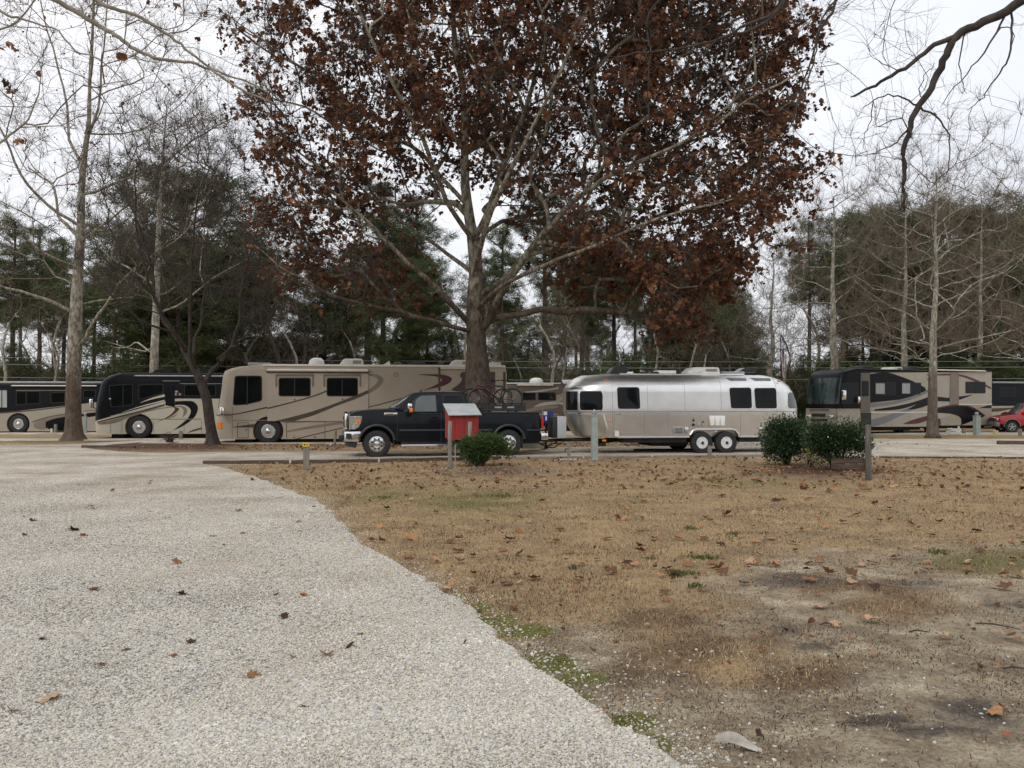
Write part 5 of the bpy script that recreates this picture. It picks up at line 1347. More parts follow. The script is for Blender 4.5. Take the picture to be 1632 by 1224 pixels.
# windows
def rwin(P, r=.09):
    w_ = -.02; pts = Rr.pts(z4, P, 0); 
    n0 = roundpoly(pts, r); c_ = Vector((sum(p[0] for p in pts)/4, sum(p[1] for p in pts)/4))
    def lay(off, k, name, m, par):
        q = [(p[0]-math.copysign(k, p[0]-c_.x), p[1]-math.copysign(k, p[1]-c_.y)) for p in pts]; q = roundpoly(q, r*.9); n = len(q)
        V = [(u, SR.inset(z)-off, z) for u, z in q] + [(u, SR.inset(z)-off+.02, z) for u, z in q]
        return MB().add(V, [tuple(range(n)), tuple(range(2*n-1, n-1, -1))] + [(i, i+n, (i+1)%n+n, (i+1)%n) for i in range(n)]).build(name, m, par)
    f = lay(.010, 0, 'window', trim_alu, Rr.root); lay(.018, .022, 'gasket', gasket, f); lay(.024, .045, 'pane', glass_m, f)
rwin([(456,170),(594,170),(599,307),(459,307)]); rwin([(1121,173),(1256,173),(1259,304),(1128,304)]); rwin([(1268,175),(1403,175),(1406,304),(1273,304)])
zt, zl = Rr.P(z4(300,192))[1], Rr.P(z4(300,316))[1]
f = SR.patch(Rr, 'window', zl, zt, z4(390,0)[0], z4(231,0)[0], trim_alu, off=.012, corner=.06, nz=10)
SR.patch(Rr, 'pane', zl+.03, zt-.03, z4(384,0)[0], z4(237,0)[0], glass_m, off=.02, corner=.06, nz=10, parent=f)
f = SR.patch(Rr, 'window', zl, zt-.0, z4(229,0)[0], z4(150,0)[0], trim_alu, off=.012, corner=.0, nz=10)
SR.patch(Rr, 'pane', zl+.03, zt-.03, z4(223,0)[0], z4(155,0)[0], glass_m, off=.02, corner=.0, nz=10, parent=f)
f = SR.patch(Rr, 'window', Rr.P(z4(1500,306))[1], Rr.P(z4(1500,198))[1], z4(1528,0)[0], z4(1462,0)[0], trim_alu, off=.012, corner=.06, nz=10, far='rear')
SR.patch(Rr, 'pane', Rr.P(z4(1500,300))[1], Rr.P(z4(1500,205))[1], z4(1526,0)[0], z4(1470,0)[0], glass_lite, off=.02, corner=.06, nz=10, far='rear', parent=f)
# polished stone guard on the front corner
SR.patch(Rr, 'stone_guard', zr0+.03, Rr.P(z4(320,335))[1], z4(400,0)[0], z4(238,0)[0], silver_lo, off=.02, corner=.0, nz=10)
SR.patch(Rr, 'stone_guard', zr0+.10, Rr.P(z4(320,330))[1], z4(225,0)[0], z4(165,0)[0], silver_lo, off=.012, corner=.0, nz=8)
# roof skylights above the windows
for x0, x1 in ((1110,1232),(1255,1376)):
    pts = roundpoly(Rr.pts(z4, [(x0,118),(x1,120),(x1,136),(x0+22,136)], .1), .05)
    n = len(pts); V = [(u, SR.inset(z)-.006, z) for u, z in pts] + [(u, SR.inset(z)+.02, z) for u, z in pts]
    MB().add(V, [tuple(range(n)), tuple(range(2*n-1, n-1, -1))] + [(i, i+n, (i+1)%n+n, (i+1)%n) for i in range(n)]).build('skylight', mat('skylight_glass', (.10,.10,.11),(.15,.15,.16), rough=.1, scale=3), Rr.root)
# hardware on the flank
def rbox(name, q0, q1, m, d=.02, par=None, bevel=.006): return Rr.box(name, z4, q0, q1, -d, .02, m, bevel=bevel, parent=par)
hp = rbox('furnace_vent', (793,408), (853,448), grey_metal, .018); 
for k in range(4): rbox('vent_slot', (800,416+k*8), (846,419+k*8), gasket, .022, hp, 0)
rbox('access_hatch', (858,412), (880,444), silver_lo, .014)
fd = rbox('refrigerator_vent', (1003,343), (1098,407), trim_alu, .02, bevel=.015)
lou = mat('bright_vent_louvre', (.80,.78,.70), (.88,.86,.80), rough=.3, scale=8)
for k in range(3): rbox('louvre_panel', (1009+k*31,350), (1034+k*31,401), lou, .035, fd, .004)
for q, r_ in (((910,371),.032),((910,397),.045)):
    u, z = Rr.P(z4(*q)); MB().lathe([(r_, -.03), (r_, .01)], (u, 0, z), n=16).build('inlet_port', blackplastic, Rr.root)
u, z = Rr.P(z4(910,360)); MB().lathe([(.014, -.02), (.014, .01)], (u, 0, z), n=10).build('inlet_port', blackplastic, Rr.root)
for x in (944, 970): rbox('water_inlet', (x-8,388), (x+8,406), grey_metal, .025)
rbox('porch_light', (963,376), (974,384), blackplastic, .02)
rbox('compartment_door', (1301,412), (1345,458), silver_lo, .014)
rbox('sticker', (446,434), (469,466), plastic_white, .006, bevel=0)
rbox('access_handle', (452,330), (484,336), seam_m, .014)
rbox('hinge', (1034,432), (1050,440), trim_alu, .02)
for q0, q1, m in (((383,129),(408,140),amber),((1412,133),(1434,143),redlens)):
    u, z = Rr.P(z4((q0[0]+q1[0])/2, (q0[1]+q1[1])/2), .1); MB().tube([(u-.06, SR.inset(z)-.01, z), (u+.07, SR.inset(z)-.01, z-.01)], [.03,.006], n=8).build('clearance_light', m, Rr.root)
u, z = Rr.P(z4(412,376)); MB().tube([(u-.05, .02, z), (u+.09, -.012, z)], [.03,.008], n=8).build('clearance_light', amber, Rr.root)
u, z = Rr.P(z4(383,490)); MB().box((u-.06, .0, z-.03), (u+.06, .06, z+.03)).build('reflector', amber, Rr.root)
# name lettering on the front cap
tcv = bpy.data.curves.new('lettering', 'FONT'); tcv.body = 'AIRSTREAM'; tcv.size = .105; tcv.extrude = .003; tcv.materials.append(gasket); tcv.space_character = 1.15
u_c = lerp_prof(fpR, Rr.P(z4(205,176))[1]); 
lt_ = bpy.data.objects.new('lt', tcv); COL.objects.link(lt_); lme = bpy.data.meshes.new_from_object(lt_.evaluated_get(bpy.context.evaluated_depsgraph_get())); bpy.data.objects.remove(lt_); lt = link('lettering', lme, Rr.root)
zz_ = Rr.P(z4(205,176))[1]; Rg = SR.ring(zz_, .03, 3); k_ = 34
pu, pw = Rg[k_]; pu2, pw2 = Rg[k_-8]
ang = atan2(pw2-pw, pu2-pu)
lt.location = (pu, pw, zz_-.05); lt.rotation_euler = (radians(68), 0, ang)
# roof gear
def rgear(x0, x1, y0, y1, m, name, w0=.7, w1=1.4, bevel=.03):
    a = Rr.P(z4(x0, y0), w0+.2); b = Rr.P(z4(x1, y1), w0+.2)
    return MB().box((a[0], w0, zr1-.05), (b[0], w1, a[1])).build(name, m, Rr.root, bevel=bevel, smooth=50)
u, _ = Rr.P(z4(868,90), 1.0); ac_unit(Rr.root, u, .85, zr1+.02, 1.15, .75, .24)
rgear(945,1055,84,98,plastic_white,'roof_vent',.5,.9); rgear(690,797,76,96,plastic_white,'roof_vent',.8,1.4); rgear(665,705,84,96,blackplastic,'roof_vent',.8,1.2)
rgear(515,546,84,96,plastic_white,'roof_vent',.8,1.1); rgear(1070,1200,82,97,grey_metal,'antenna_base',.9,1.2); rgear(880,960,80,97,blackplastic,'vent_shroud',1.0,1.6)
for pts in ([(410,93),(435,60),(450,52),(524,48),(518,93)], [(1176,82),(1215,60),(1284,56),(1280,88)]):
    q = Rr.pts(z4, pts, 1.0); MB().slab(q, 1.0, 1.5).build('open_vent_lid', mat('smoked_vent_lid', (.012,.012,.013),(.03,.03,.03), rough=.25, scale=4), Rr.root, bevel=.015)
MB().tube([(seq[0][0]+.3, .52, zr1+.005), (rpR[-1][1]-.2, .52, zr1+.005)], .022, n=6).build('roof_rail', silver2, Rr.root)
# tongue, jack, tank box
u0t = fpR[0][1]; uh = T.P(z3(1530,560))[0]
hx = Rr.P(z4(10,520), 1.25)[0]
MB().tube([(u0t+.6, .6, .45), (hx, RW/2, .42)], .05, n=6).tube([(u0t+.6, RW-.6, .45), (hx, RW/2, .42)], .05, n=6).build('tongue', under_m, Rr.root)
MB().tube([(hx+.15, RW/2, .15), (hx+.15, RW/2, 1.0)], .035, n=8).lathe([(.08,0),(.08,.05)], (hx+.15,RW/2,.14), axis='z', n=12).build('tongue_jack', blackplastic, Rr.root)
g = MB(); g.tube([(hx-.1, RW/2-.25, .35), (hx+.15, RW/2-.2, .2), (hx+.4, RW/2-.2, .18), (hx+.6, RW/2-.3, .35)], .02, n=6); g.tube([(hx-.1, RW/2+.25, .35), (hx+.2, RW/2+.2, .2), (hx+.6, RW/2+.3, .35)], .02, n=6)
g.tube([(hx+.05+cos(a)*.1, RW/2-.2, .22+sin(a)*.1) for a in [2*pi*k/14 for k in range(14)]], .014, n=5, closed=True); g.build('safety_chain', under_m, Rr.root)
tb = Rr.box('tank_cover', z4, (76,347), (106,475), .55, 1.4, blackplastic, bevel=.03)
Rr.box('tank_cover_front', z4, (106,347), (159,475), .50, 1.3, mat('pale_grey_panel', (.40,.41,.43),(.46,.47,.49), rough=.4, scale=4), bevel=.02, parent=tb)
Rr.box('step', z4, (358,505), (392,524), .3, .9, under_m)

# ------------------------------------------------------------------ red compact SUV, right edge
R2 = Veh('parked_car', 1613.5, 690.4, .78, -9, 'red compact off-road car with grey lower trim, cut by the right frame edge', 'car')
red_paint = mat('red_car_paint', (.36,.012,.014), (.42,.02,.02), rough=.3, scale=2, coat=.5)
W2 = 1.70
sp = [(0,.52),(0,.80),(.08,.92),(.95,1.03),(1.05,1.05),(2.9,1.05),(3.85,1.05),(3.9,.9),(3.9,.48),(3.4,.42),(.5,.42)]
b2 = profile_body(sp, 'body', red_paint, R2.root, W2, bulge=.12, bevel=.05)
c = MB()
for u in (.78, 3.05):
    for wa, wb in ((-.1,.4),(W2-.4,W2+.1)): c.lathe([(.40, wa), (.40, wb)], (u, 0, .36), n=28)
cut(b2, c); b2.data.polygons.foreach_set('use_smooth', [True]*len(b2.data.polygons)); b2.data.set_sharp_from_angle(angle=radians(35))
gi = lambda z: .04+max(0, z-1.05)*.28
profile_body([(.95,1.04),(1.55,1.62),(1.75,1.68),(3.55,1.68),(3.85,1.04)], 'cab', red_paint, R2.root, W2, bulge=.15, inset=gi, bevel=.03)
def sg(L, m, off, name, par=None):
    q = roundpoly(L, .04); n = len(q); V = [(u, gi(z)-off, z) for u, z in q]+[(u, gi(z)-off+.02, z) for u, z in q]
    return MB().add(V, [tuple(range(n)), tuple(range(2*n-1, n-1, -1))]+[(i, i+n, (i+1)%n+n, (i+1)%n) for i in range(n)]).build(name, m, par or R2.root)
sg([(1.35,1.10),(1.72,1.58),(2.35,1.60),(2.35,1.10)], glass_m, .008, 'window'); sg([(2.45,1.10),(2.45,1.60),(3.4,1.60),(3.6,1.10)], glass_m, .008, 'window')
V = []
for i in range(5):
    t = i/4; u = .98+.55*t; z = 1.07+.53*t
    for k in range(11):
        e = 2*k/10-1; wI = gi(z)+.08; V.append((u-.03+.15*e*e*max(0,1-(u-.95)/.9), wI+(W2-2*wI)*k/10, z+.02))
MB().add(V, [(i*11+j, i*11+j+1, i*11+12+j, i*11+11+j) for i in range(4) for j in range(10)]).build('windshield', glass_lite, R2.root, smooth=60)
grey_clad = mat('grey_cladding', (.13,.13,.13), (.17,.17,.17), rough=.6, scale=6)
MB().box((-.06,.0,.36),(.16,W2,.60)).build('front_bumper', grey_clad, R2.root, bevel=.05, smooth=50)
MB().box((-.005,.38,.68),(.1,W2-.38,.82)).build('grille', blackplastic, R2.root, bevel=.02)
MB().box((-.015,.36,.83),(.08,W2-.36,.86)).build('grille_trim', chrome, R2.root, bevel=.01)
for y in (.1, W2-.34): MB().box((.02,y,.68),(.2,y+.24,.84)).build('headlight', lens, R2.root, bevel=.03, smooth=50)
for u in (.78, 3.05):
    wheel(R2.root, u, .335, .02, .335, .20, 'suv', .2); wheel(R2.root, u, .335, W2-.02, .335, .20, 'suv', .2, far=True)
    MB().tube([(u+cos(t)*.42, -.01, .36+sin(t)*.42) for t in [radians(k*10) for k in range(19)]], .03, n=6).build('wheel_arch_trim', grey_clad, R2.root)
MB().box((.3,.3,.3),(3.6,W2-.3,.5)).build('chassis', under_m, R2.root)
MB().box((1.3,-.16,1.05),(1.42,.02,1.2)).build('mirror', red_paint, R2.root, bevel=.03)
# ================================================================== TREES
def tubes(chains, sides):
    """chains: list of (pts (k,3), rad (k,)). returns V, F arrays"""
    by = {}
    for p, r in chains: by.setdefault(len(p), []).append((p, r))
    Vs, Fs, o = [], [], 0
    for k, L in by.items():
        if k < 2: continue
        P = np.array([x[0] for x in L], float); R = np.array([x[1] for x in L], float); B = len(L)
        T = np.empty_like(P); T[:, 1:-1] = P[:, 2:]-P[:, :-2]; T[:, 0] = P[:, 1]-P[:, 0]; T[:, -1] = P[:, -1]-P[:, -2]
        T /= np.maximum(np.linalg.norm(T, axis=2, keepdims=True), 1e-9)
        av = P[:, -1]-P[:, 0]; av /= np.maximum(np.linalg.norm(av, axis=1, keepdims=True), 1e-9)
        ref = np.where(np.abs(av[:, 2:3]) < .75, np.array([[0, 0, 1.]]), np.array([[.3, 1., 0]]))
        A = np.cross(T, ref[:, None, :]); A /= np.maximum(np.linalg.norm(A, axis=2, keepdims=True), 1e-9); C = np.cross(T, A)
        th = 2*pi*np.arange(sides)/sides
        V = P[:, :, None, :] + (A[:, :, None, :]*np.cos(th)[None, None, :, None] + C[:, :, None, :]*np.sin(th)[None, None, :, None])*R[:, :, None, None]
        Vs.append(V.reshape(-1, 3))
        b = np.arange(B)[:, None, None]*(k*sides); i = np.arange(k-1)[None, :, None]*sides; j = np.arange(sides)[None, None, :]; j2 = (j+1) % sides
        q = np.stack([b+i+j, b+i+j2, b+i+sides+j2, b+i+sides+j], -1).reshape(-1, 4) + o
        Fs.append(q); o += B*k*sides
    if not Vs: return np.zeros((0, 3)), np.zeros((0, 4), int)
    return np.concatenate(Vs), np.concatenate(Fs)

class Tree:
    """woody skeleton: given trunk and limbs, then branches that reach for points spread through the crown"""
    def __init__(s, rng, base):
        s.rng = rng; s.P = [np.array(base, float)]; s.par = [-1]; s.len = [0.]; s.fix = {}; s.chain_next = {}; s.own = {0}
    def path(s, pts, start=None, rad=None, jit=0.0, sub=3):
        pts = [np.array(p, float) for p in pts]
        if start is None:
            A = np.array(s.P); d = np.linalg.norm(A-pts[0], axis=1); start = int(np.argmin(d)); 
        cur = start; L = [s.P[cur]]+pts if start is not None and np.linalg.norm(s.P[cur]-pts[0]) > .05 else pts
        L = [np.array(x) for x in catmull([Vector(p) for p in L], sub)]
        n = len(L); ids = [cur]
        for k, p in enumerate(L[1:], 1):
            q = p + s.rng.normal(0, jit, 3); s.P.append(q); s.par.append(cur); s.len.append(s.len[cur]+np.linalg.norm(q-s.P[cur]))
            new = len(s.P)-1; s.chain_next[cur] = new if cur not in s.chain_next else s.chain_next[cur]; cur = new; ids.append(cur)
            if rad is not None: s.fix[new] = rad[0]+(rad[1]-rad[0])*k/(n-1)
        return ids
    def reach(s, targets, k=.35, step=.8, jit=.08, up=.5, zmin=0, rise=.25, bow=.3):
        T = np.array(targets); d0 = np.linalg.norm(T - s.P[0], axis=1); T = T[np.argsort(d0)]
        cap = len(s.P)+len(T)*14; A = np.empty((cap, 3)); A[:len(s.P)] = s.P; Ln = np.empty(cap); Ln[:len(s.P)] = s.len; n = len(s.P)
        s.tips = []
        for t in T:
            a = A[:n]; d = np.sqrt(((a-t)**2).sum(1)); c = d + k*Ln[:n] + up*np.maximum(0, a[:, 2]-t[2]+.25*d) + np.where(a[:, 2] < zmin, 50, 0)
            j = int(np.argmin(c)); D = d[j]; m = max(2, int(D/step)+1); m = min(m, 12)
            p0 = a[j].copy(); pr = s.par[j]; dr = (p0-A[pr]) if pr >= 0 else np.array([0, 0, 1.]); dr = dr/max(np.linalg.norm(dr), 1e-6)
            c1 = p0 + dr*D*bow + np.array([0, 0, -rise*D*.3]); cur = j
            for i in range(1, m+1):
                u = i/m; q = p0*(1-u)**2 + c1*2*u*(1-u) + t*u*u + s.rng.normal(0, jit*min(1, D/3), 3)*(1 if i < m else 0)
                A[n] = q; s.P.append(q); s.par.append(cur); Ln[n] = Ln[cur]+np.linalg.norm(q-A[cur]); s.len.append(Ln[n]); cur = n; n += 1
            s.tips.append(cur)
    def radii(s, r_tip=.012, e=.5, maxr=None):
        n = len(s.P); cnt = np.zeros(n); ch = [[] for _ in range(n)]
        for i in range(n-1, 0, -1):
            if cnt[i] == 0: cnt[i] = 1
            cnt[s.par[i]] += cnt[i]; ch[s.par[i]].append(i)
        R = r_tip*np.maximum(cnt, 1)**e
        for i, r in s.fix.items(): R[i] = r
        for i in range(1, n):
            if i not in s.fix: R[i] = min(R[i], R[s.par[i]]*(.82 if s.par[i] in s.fix else 1.))
        s.R = R; s.ch = ch; return R
    def chains(s):
        out = []; stack = [(0, None)]; P = s.P; R = s.R
        while stack:
            st, frm = stack.pop(); pts = []; rr = []; cur = st
            if frm is not None: pts.append(P[frm]); rr.append(min(R[st]*1.15, R[frm]*.9))
            while True:
                pts.append(P[cur]); rr.append(R[cur]); c = s.ch[cur]
                if not c: break
                nx = s.chain_next.get(cur); 
                if nx is None: nx = max(c, key=lambda q: R[q])
                for q in c:
                    if q != nx: stack.append((q, cur))
                cur = nx
            rr = np.array(rr); 
            if frm is not None or not s.fix: rr[-1] *= .5
            out.append((np.array(pts), rr))
        return out
def twigs(rng, P, D, n_each, L, r0, droop=.0, up=.2, spread=.8, sub=2):
    """fine twigs from points P with leading directions D: curved 4-point shoots, then side shoots"""
    k = len(P)*n_each; B = np.repeat(P, n_each, 0); d = np.repeat(D, n_each, 0) + rng.normal(0, spread, (k, 3)); d[:, 2] += up
    d /= np.linalg.norm(d, axis=1, keepdims=True); ln = L*(.45+.9*rng.random((k, 1)))
    pts = [B]; cur = B; dd = d
    for i in range(3):
        dd = dd + rng.normal(0, .22, (k, 3)); dd[:, 2] += up*.35 - droop*(i+1)*.4; dd /= np.linalg.norm(dd, axis=1, keepdims=True); cur = cur + dd*ln/3; pts.append(cur)
    Q = np.stack(pts, 1); R = np.repeat((r0*np.array([1, .8, .55, .25]))[None], k, 0)
    res = [(Q, R)]
    if sub:
        src = Q[:, rng.integers(1, 4, 1)[0] if False else 2]; src2 = Q[:, 1]; S = np.concatenate([src, src2, Q[:, 3]][:sub+0 or 1] if sub < 3 else [src, src2, Q[:, 3]])
        d2 = np.concatenate([d]*(len(S)//k)) + rng.normal(0, .75, (len(S), 3)); d2[:, 2] += up*.6 - droop; d2 /= np.linalg.norm(d2, axis=1, keepdims=True)
        l2 = L*(.25+.45*rng.random((len(S), 1))); m = S + d2*l2*.5 + rng.normal(0, .04*L, S.shape); e = m + (d2+rng.normal(0, .3, S.shape))*l2*.5
        res.append((np.stack([S, m, e], 1), np.repeat((r0*np.array([.6, .45, .2]))[None], len(S), 0)))
    return res
def twig_mesh_data(res, sides=3):
    V = []; F = []; o = 0
    for Q, R in res:
        v, f = tubes(list(zip(Q, R)), sides); V.append(v); F.append(f+o); o += len(v)
    return np.concatenate(V), np.concatenate(F)
def weld(parts):
    V = []; F = []; o = 0
    for v, f in parts:
        V.append(v); F.append(f+o); o += len(v)
    return np.concatenate(V), np.concatenate(F)
def roughen(V, base, amt=.06, fl=1.6, flz=.5, sc=2.2):
    """root flare and lumpy bark on a trunk"""
    V = V.copy(); z = V[:, 2]-base[2]; c = np.array(base[:2])
    low = np.clip(1-z/flz, 0, 1)**2; off = V[:, :2]-c; ang = np.arctan2(off[:, 1], off[:, 0])
    V[:, :2] = c + off*(1+low*(fl-1)*(1+.25*np.sin(ang*5+1)+.15*np.sin(ang*3)))[:, None]*1.0 if flz else V[:, :2]
    return V

def bark_material(name, low, high, zmix, w=2.5, mott=None, mscale=2.2, fine=8):
    """bark: rough lower colour giving way upward to pale flaking patches"""
    m = bpy.data.materials.new(name); m.use_nodes = True; nt = m.node_tree; b = nt.nodes['Principled BSDF']
    b.inputs['Roughness'].default_value = .85; b.inputs['Specular IOR Level'].default_value = .2
    tc = N(nt, 'ShaderNodeTexCoord'); s_ = N(nt, 'ShaderNodeSeparateXYZ'); nt.links.new(tc.outputs['Object'], s_.inputs[0])
    n1 = N(nt, 'ShaderNodeTexNoise'); n1.inputs['Scale'].default_value = mscale; n1.inputs['Detail'].default_value = 5; n1.inputs['Roughness'].default_value = .7
    mp = N(nt, 'ShaderNodeMapping'); mp.inputs['Scale'].default_value = (1, 1, .45); nt.links.new(tc.outputs['Object'], mp.inputs[0]); nt.links.new(mp.outputs[0], n1.inputs[0])
    a = N(nt, 'ShaderNodeMath', operation='MULTIPLY_ADD'); a.inputs[1].default_value = w*3; nt.links.new(n1.outputs[0], a.inputs[0]); nt.links.new(s_.outputs[2], a.inputs[2])
    mr = N(nt, 'ShaderNodeMapRange'); mr.inputs[1].default_value = zmix+w; mr.inputs[2].default_value = zmix+w*1.9; nt.links.new(a.outputs[0], mr.inputs[0])
    n2 = N(nt, 'ShaderNodeTexNoise'); n2.inputs['Scale'].default_value = fine; n2.inputs['Detail'].default_value = 8; n2.inputs['Roughness'].default_value = .65; nt.links.new(mp.outputs[0], n2.inputs[0])
    def ramp(st):
        r = N(nt, 'ShaderNodeValToRGB'); e = r.color_ramp.elements
        while len(e) < len(st): e.new(.5)
        for i, (p, c) in enumerate(st): e[i].position = p; e[i].color = rgba(c)
        nt.links.new(n2.outputs[0], r.inputs[0]); return r.outputs[0]
    lo = ramp([(.3, tuple(x*.45 for x in low)), (.5, low), (.7, tuple(x*1.5 for x in low))])
    hi = ramp([(.40, mott or tuple(x*.45 for x in high)), (.50, tuple(x*.65 for x in high)), (.58, high), (.74, tuple(min(1, x*1.15) for x in high))])
    x = N(nt, 'ShaderNodeMix', data_type='RGBA'); nt.links.new(mr.outputs[0], x.inputs[0]); nt.links.new(lo, x.inputs[6]); nt.links.new(hi, x.inputs[7])
    nt.links.new(x.outputs[2], b.inputs['Base Color'])
    bp = N(nt, 'ShaderNodeBump'); bp.inputs['Strength'].default_value = .8; bp.inputs['Distance'].default_value = .04
    nt.links.new(n2.outputs[0], bp.inputs['Height']); nt.links.new(bp.outputs[0], b.inputs['Normal'])
    return m
syc_bark = bark_material('sycamore_bark', (.085,.064,.047), (.33,.30,.235), 6.0, 2.6, (.09,.072,.05))
syc_pale = bark_material('pale_sycamore_bark', (.13,.105,.085), (.48,.45,.37), 3.5, 2.0, (.24,.21,.15))
gray_bark = mat('grey_brown_bark', (.045,.036,.030), (.10,.082,.068), rough=.9, scale=7, bump=.8, bscale=14, stretch=(1,1,.4))
dark_bark = mat('dark_bark', (.024,.018,.014), (.062,.048,.038), rough=.9, scale=9, bump=.8, bscale=22, stretch=(1,1,.4))
pine_bark = mat('pine_bark', (.035,.026,.022), (.095,.07,.056), rough=.95, scale=5, bump=.8, bscale=12, stretch=(1,1,.3))
twig_tan = mat('tan_twig', (.12,.09,.065), (.19,.15,.11), rough=.9, scale=3)
twig_pale = mat('pale_twig', (.20,.17,.13), (.30,.26,.20), rough=.9, scale=2)
twig_dark = mat('dark_twig', (.045,.035,.028), (.085,.066,.052), rough=.9, scale=3)

def build_tree(name, T, base, bark, twm, label, group=None, trunk_ids=(), limb_ids=(), tw=None, sides=(12, 7, 4), rt=.012, e=.5, loc=None, thick=.035, flare=1.6, flz=.7, cat='tree'):
    """tree > trunk, branch (each main limb), branches, twigs"""
    T.radii(rt, e); ch = T.chains(); base = np.array(base)
    root = empty(name, tuple(base) if loc is None else loc); tag(root, label, cat, group)
    main = []; mid = []; fine = []
    for p, r in ch:
        p = p-base
        if len(p) < 2: continue
        m = r.max(); (main if m > .11 else mid if m > thick else fine).append((p, r))
    big = sorted(main, key=lambda c: -c[1].max())
    tr = big[:1]; limbs = big[1:13]; rest = big[13:]+mid
    v, f = tubes([tr[0]], sides[0]*2); v = roughen(v, (0, 0, 0), fl=flare, flz=flz)
    v += np.random.default_rng(5).normal(0, .008, v.shape)
    link('trunk', np_mesh('trunk', v, [f], [bark]), root)
    for c in limbs:
        v, f = tubes([c], sides[0]); link('branch', np_mesh('branch', v, [f], [bark]), root)
    parts = []
    if rest: parts.append(tubes(rest, sides[1]))
    if parts:
        v, f = weld(parts); o = link('boughs', np_mesh('boughs', v, [f], [bark]), root); o['kind'] = 'stuff'
    parts = []
    if fine: parts.append(tubes(fine, sides[2]))
    if tw: 
        tv, tf = twig_mesh_data(tw); parts.append((tv-base, tf))
    if parts:
        v, f = weld(parts); o = link('crown', np_mesh('twigs', v, [f], [twm]), root); o['kind'] = 'stuff'
    return root
def tipdirs(T, ids):
    P = np.array([T.P[i] for i in ids]); Q = np.array([T.P[T.par[i]] for i in ids]); D = P-Q
    return P, D/np.maximum(np.linalg.norm(D, axis=1, keepdims=True), 1e-6)
def env_points(rng, poly, n, Y0, dY, cx, rx, cy=None, ry=None, power=.6):
    """points spread through a crown whose outline in the photo is poly, depth like an ellipsoid"""
    xs_ = [p[0] for p in poly]; ys_ = [p[1] for p in poly]; out = []
    while len(out) < n:
        x = rng.uniform(min(xs_), max(xs_), 400); y = rng.uniform(min(ys_), max(ys_), 400); k = inpoly(x, y, poly); x, y = x[k], y[k]
        for a, b in zip(x, y):
            t = 1-((a-cx)/rx)**2
            if ry: t -= ((b-cy)/ry)**2
            if t <= 0.02: t = .02
            d = sqrt(t)*dY; Y = Y0 + rng.uniform(-1, 1)*d; p = at(a, b, Y)
            # keep true size: points behind or before the trunk plane are scaled to the same crown, not the same pixel
            q = at(a, b, Y0); out.append((q.x, Y, q.z))
            if len(out) >= n: break
    return np.array(out)

# ---------------------------------------------------------- great sycamore with brown leaves
rt_ = np.random.default_rng(11)
Y0 = 32.0; b0 = gnd(764, 706); b0 = np.array([at(764, 700, Y0).x, Y0, 0.])
T0 = Tree(rt_, b0)
def PX(x, y, dy=0.): p = at(x, y, Y0); return (p.x, Y0+dy, p.z)
tr = T0.path([PX(763,660), PX(762,610), PX(760,560), PX(757,500,.1), PX(758,440,.1), PX(757,407,.15), PX(747,343,.2), PX(741,294,.2), PX(740,245,.3), PX(740,171,.2), PX(735,122,.1), PX(725,73), PX(722,0,-.2), PX(716,-90,-.4), PX(720,-190,-.3)],
        start=0, rad=(.54, .10), sub=2)
# radius by height along the trunk
zr = np.array([0, .8, 2.0, 2.7, 3.4, 4.6, 6.5, 8.0, 10.5, 13, 16, 20]); rr = np.array([.50, .48, .465, .47, .385, .33, .245, .19, .145, .11, .085, .05])
for i in tr: T0.fix[i] = float(np.interp(T0.P[i][2], zr, rr))
T0.fix[0] = .52
def limb(pts, r0, r1=.03, sub=3): return T0.path([PX(*p) for p in pts], rad=(r0, r1), sub=sub, jit=.02)
limb([(762,372),(787,319,-.4),(801,275,-.8),(821,230,-1),(836,191,-1.1),(853,132,-1.1),(865,98,-1.2),(880,49,-1.3),(890,-30,-1.4),(915,-120,-1.5)], .125, .035)
limb([(772,465,.1),(811,432,.8),(850,387,1.4),(899,338,2.4),(933,304,3.),(967,245,3.6),(980,147,4.2),(1010,60,4.8),(1030,-30,5)], .13, .03)
limb([(775,515,-.1),(795,480,-.7),(811,456,-1.2),(840,417,-1.8),(875,377,-2.4),(914,343,-3.),(958,319,-3.6),(1012,300,-4.2),(1080,270,-4.6),(1150,225,-5),(1220,190,-5.)], .15, .025)
limb([(745,510,-.1),(708,475,-.8),(684,451,-1.3),(659,431,-1.7),(625,397,-2.2),(598,372,-2.6),(555,335,-3),(500,300,-3.4),(450,250,-3.6)], .12, .022)
limb([(745,527,-.2),(664,507,-1.),(605,497,-1.8),(551,485,-2.5),(522,466,-3),(488,450,-3.4),(455,420,-3.8)], .095, .02)
limb([(742,325,.1),(684,255,.5),(644,216,.9),(586,201,1.3),(517,172,1.8),(468,142,2.),(399,118,2.2),(375,60,2.3)], .095, .02)
limb([(738,235,.1),(684,162,-.5),(644,88,-1),(615,49,-1.4),(576,10,-1.8),(520,-50,-2.2)], .08, .025)
limb([(770,335,0),(787,310,.5),(830,268,1.4),(899,253,2.2),(1000,235,3.2),(1080,180,3.8),(1150,100,4.2),(1200,30,4.4)], .08, .02)
limb([(742,180,.1),(777,147,-.4),(811,73,-.9),(850,0,-1.3),(880,-80,-1.6)], .08, .03)
limb([(762,385,.2),(787,352,.9),(836,328,1.8),(899,310,3.2),(1000,300,4.6),(1100,310,5.4),(1200,290,6)], .11, .025)
limb([(757,450,.3),(745,420,1.6),(700,380,3.2),(640,330,4.6),(570,270,5.6),(500,230,6)], .12, .03)
limb([(760,430,-.3),(770,400,-1.8),(800,340,-3.4),(850,260,-4.8),(900,160,-5.6),(940,60,-6)], .12, .03)
limb([(765,490,-.2),(800,470,-2.2),(860,450,-3.8),(930,430,-5.),(1010,400,-5.8),(1100,380,-6.2)], .10, .025)
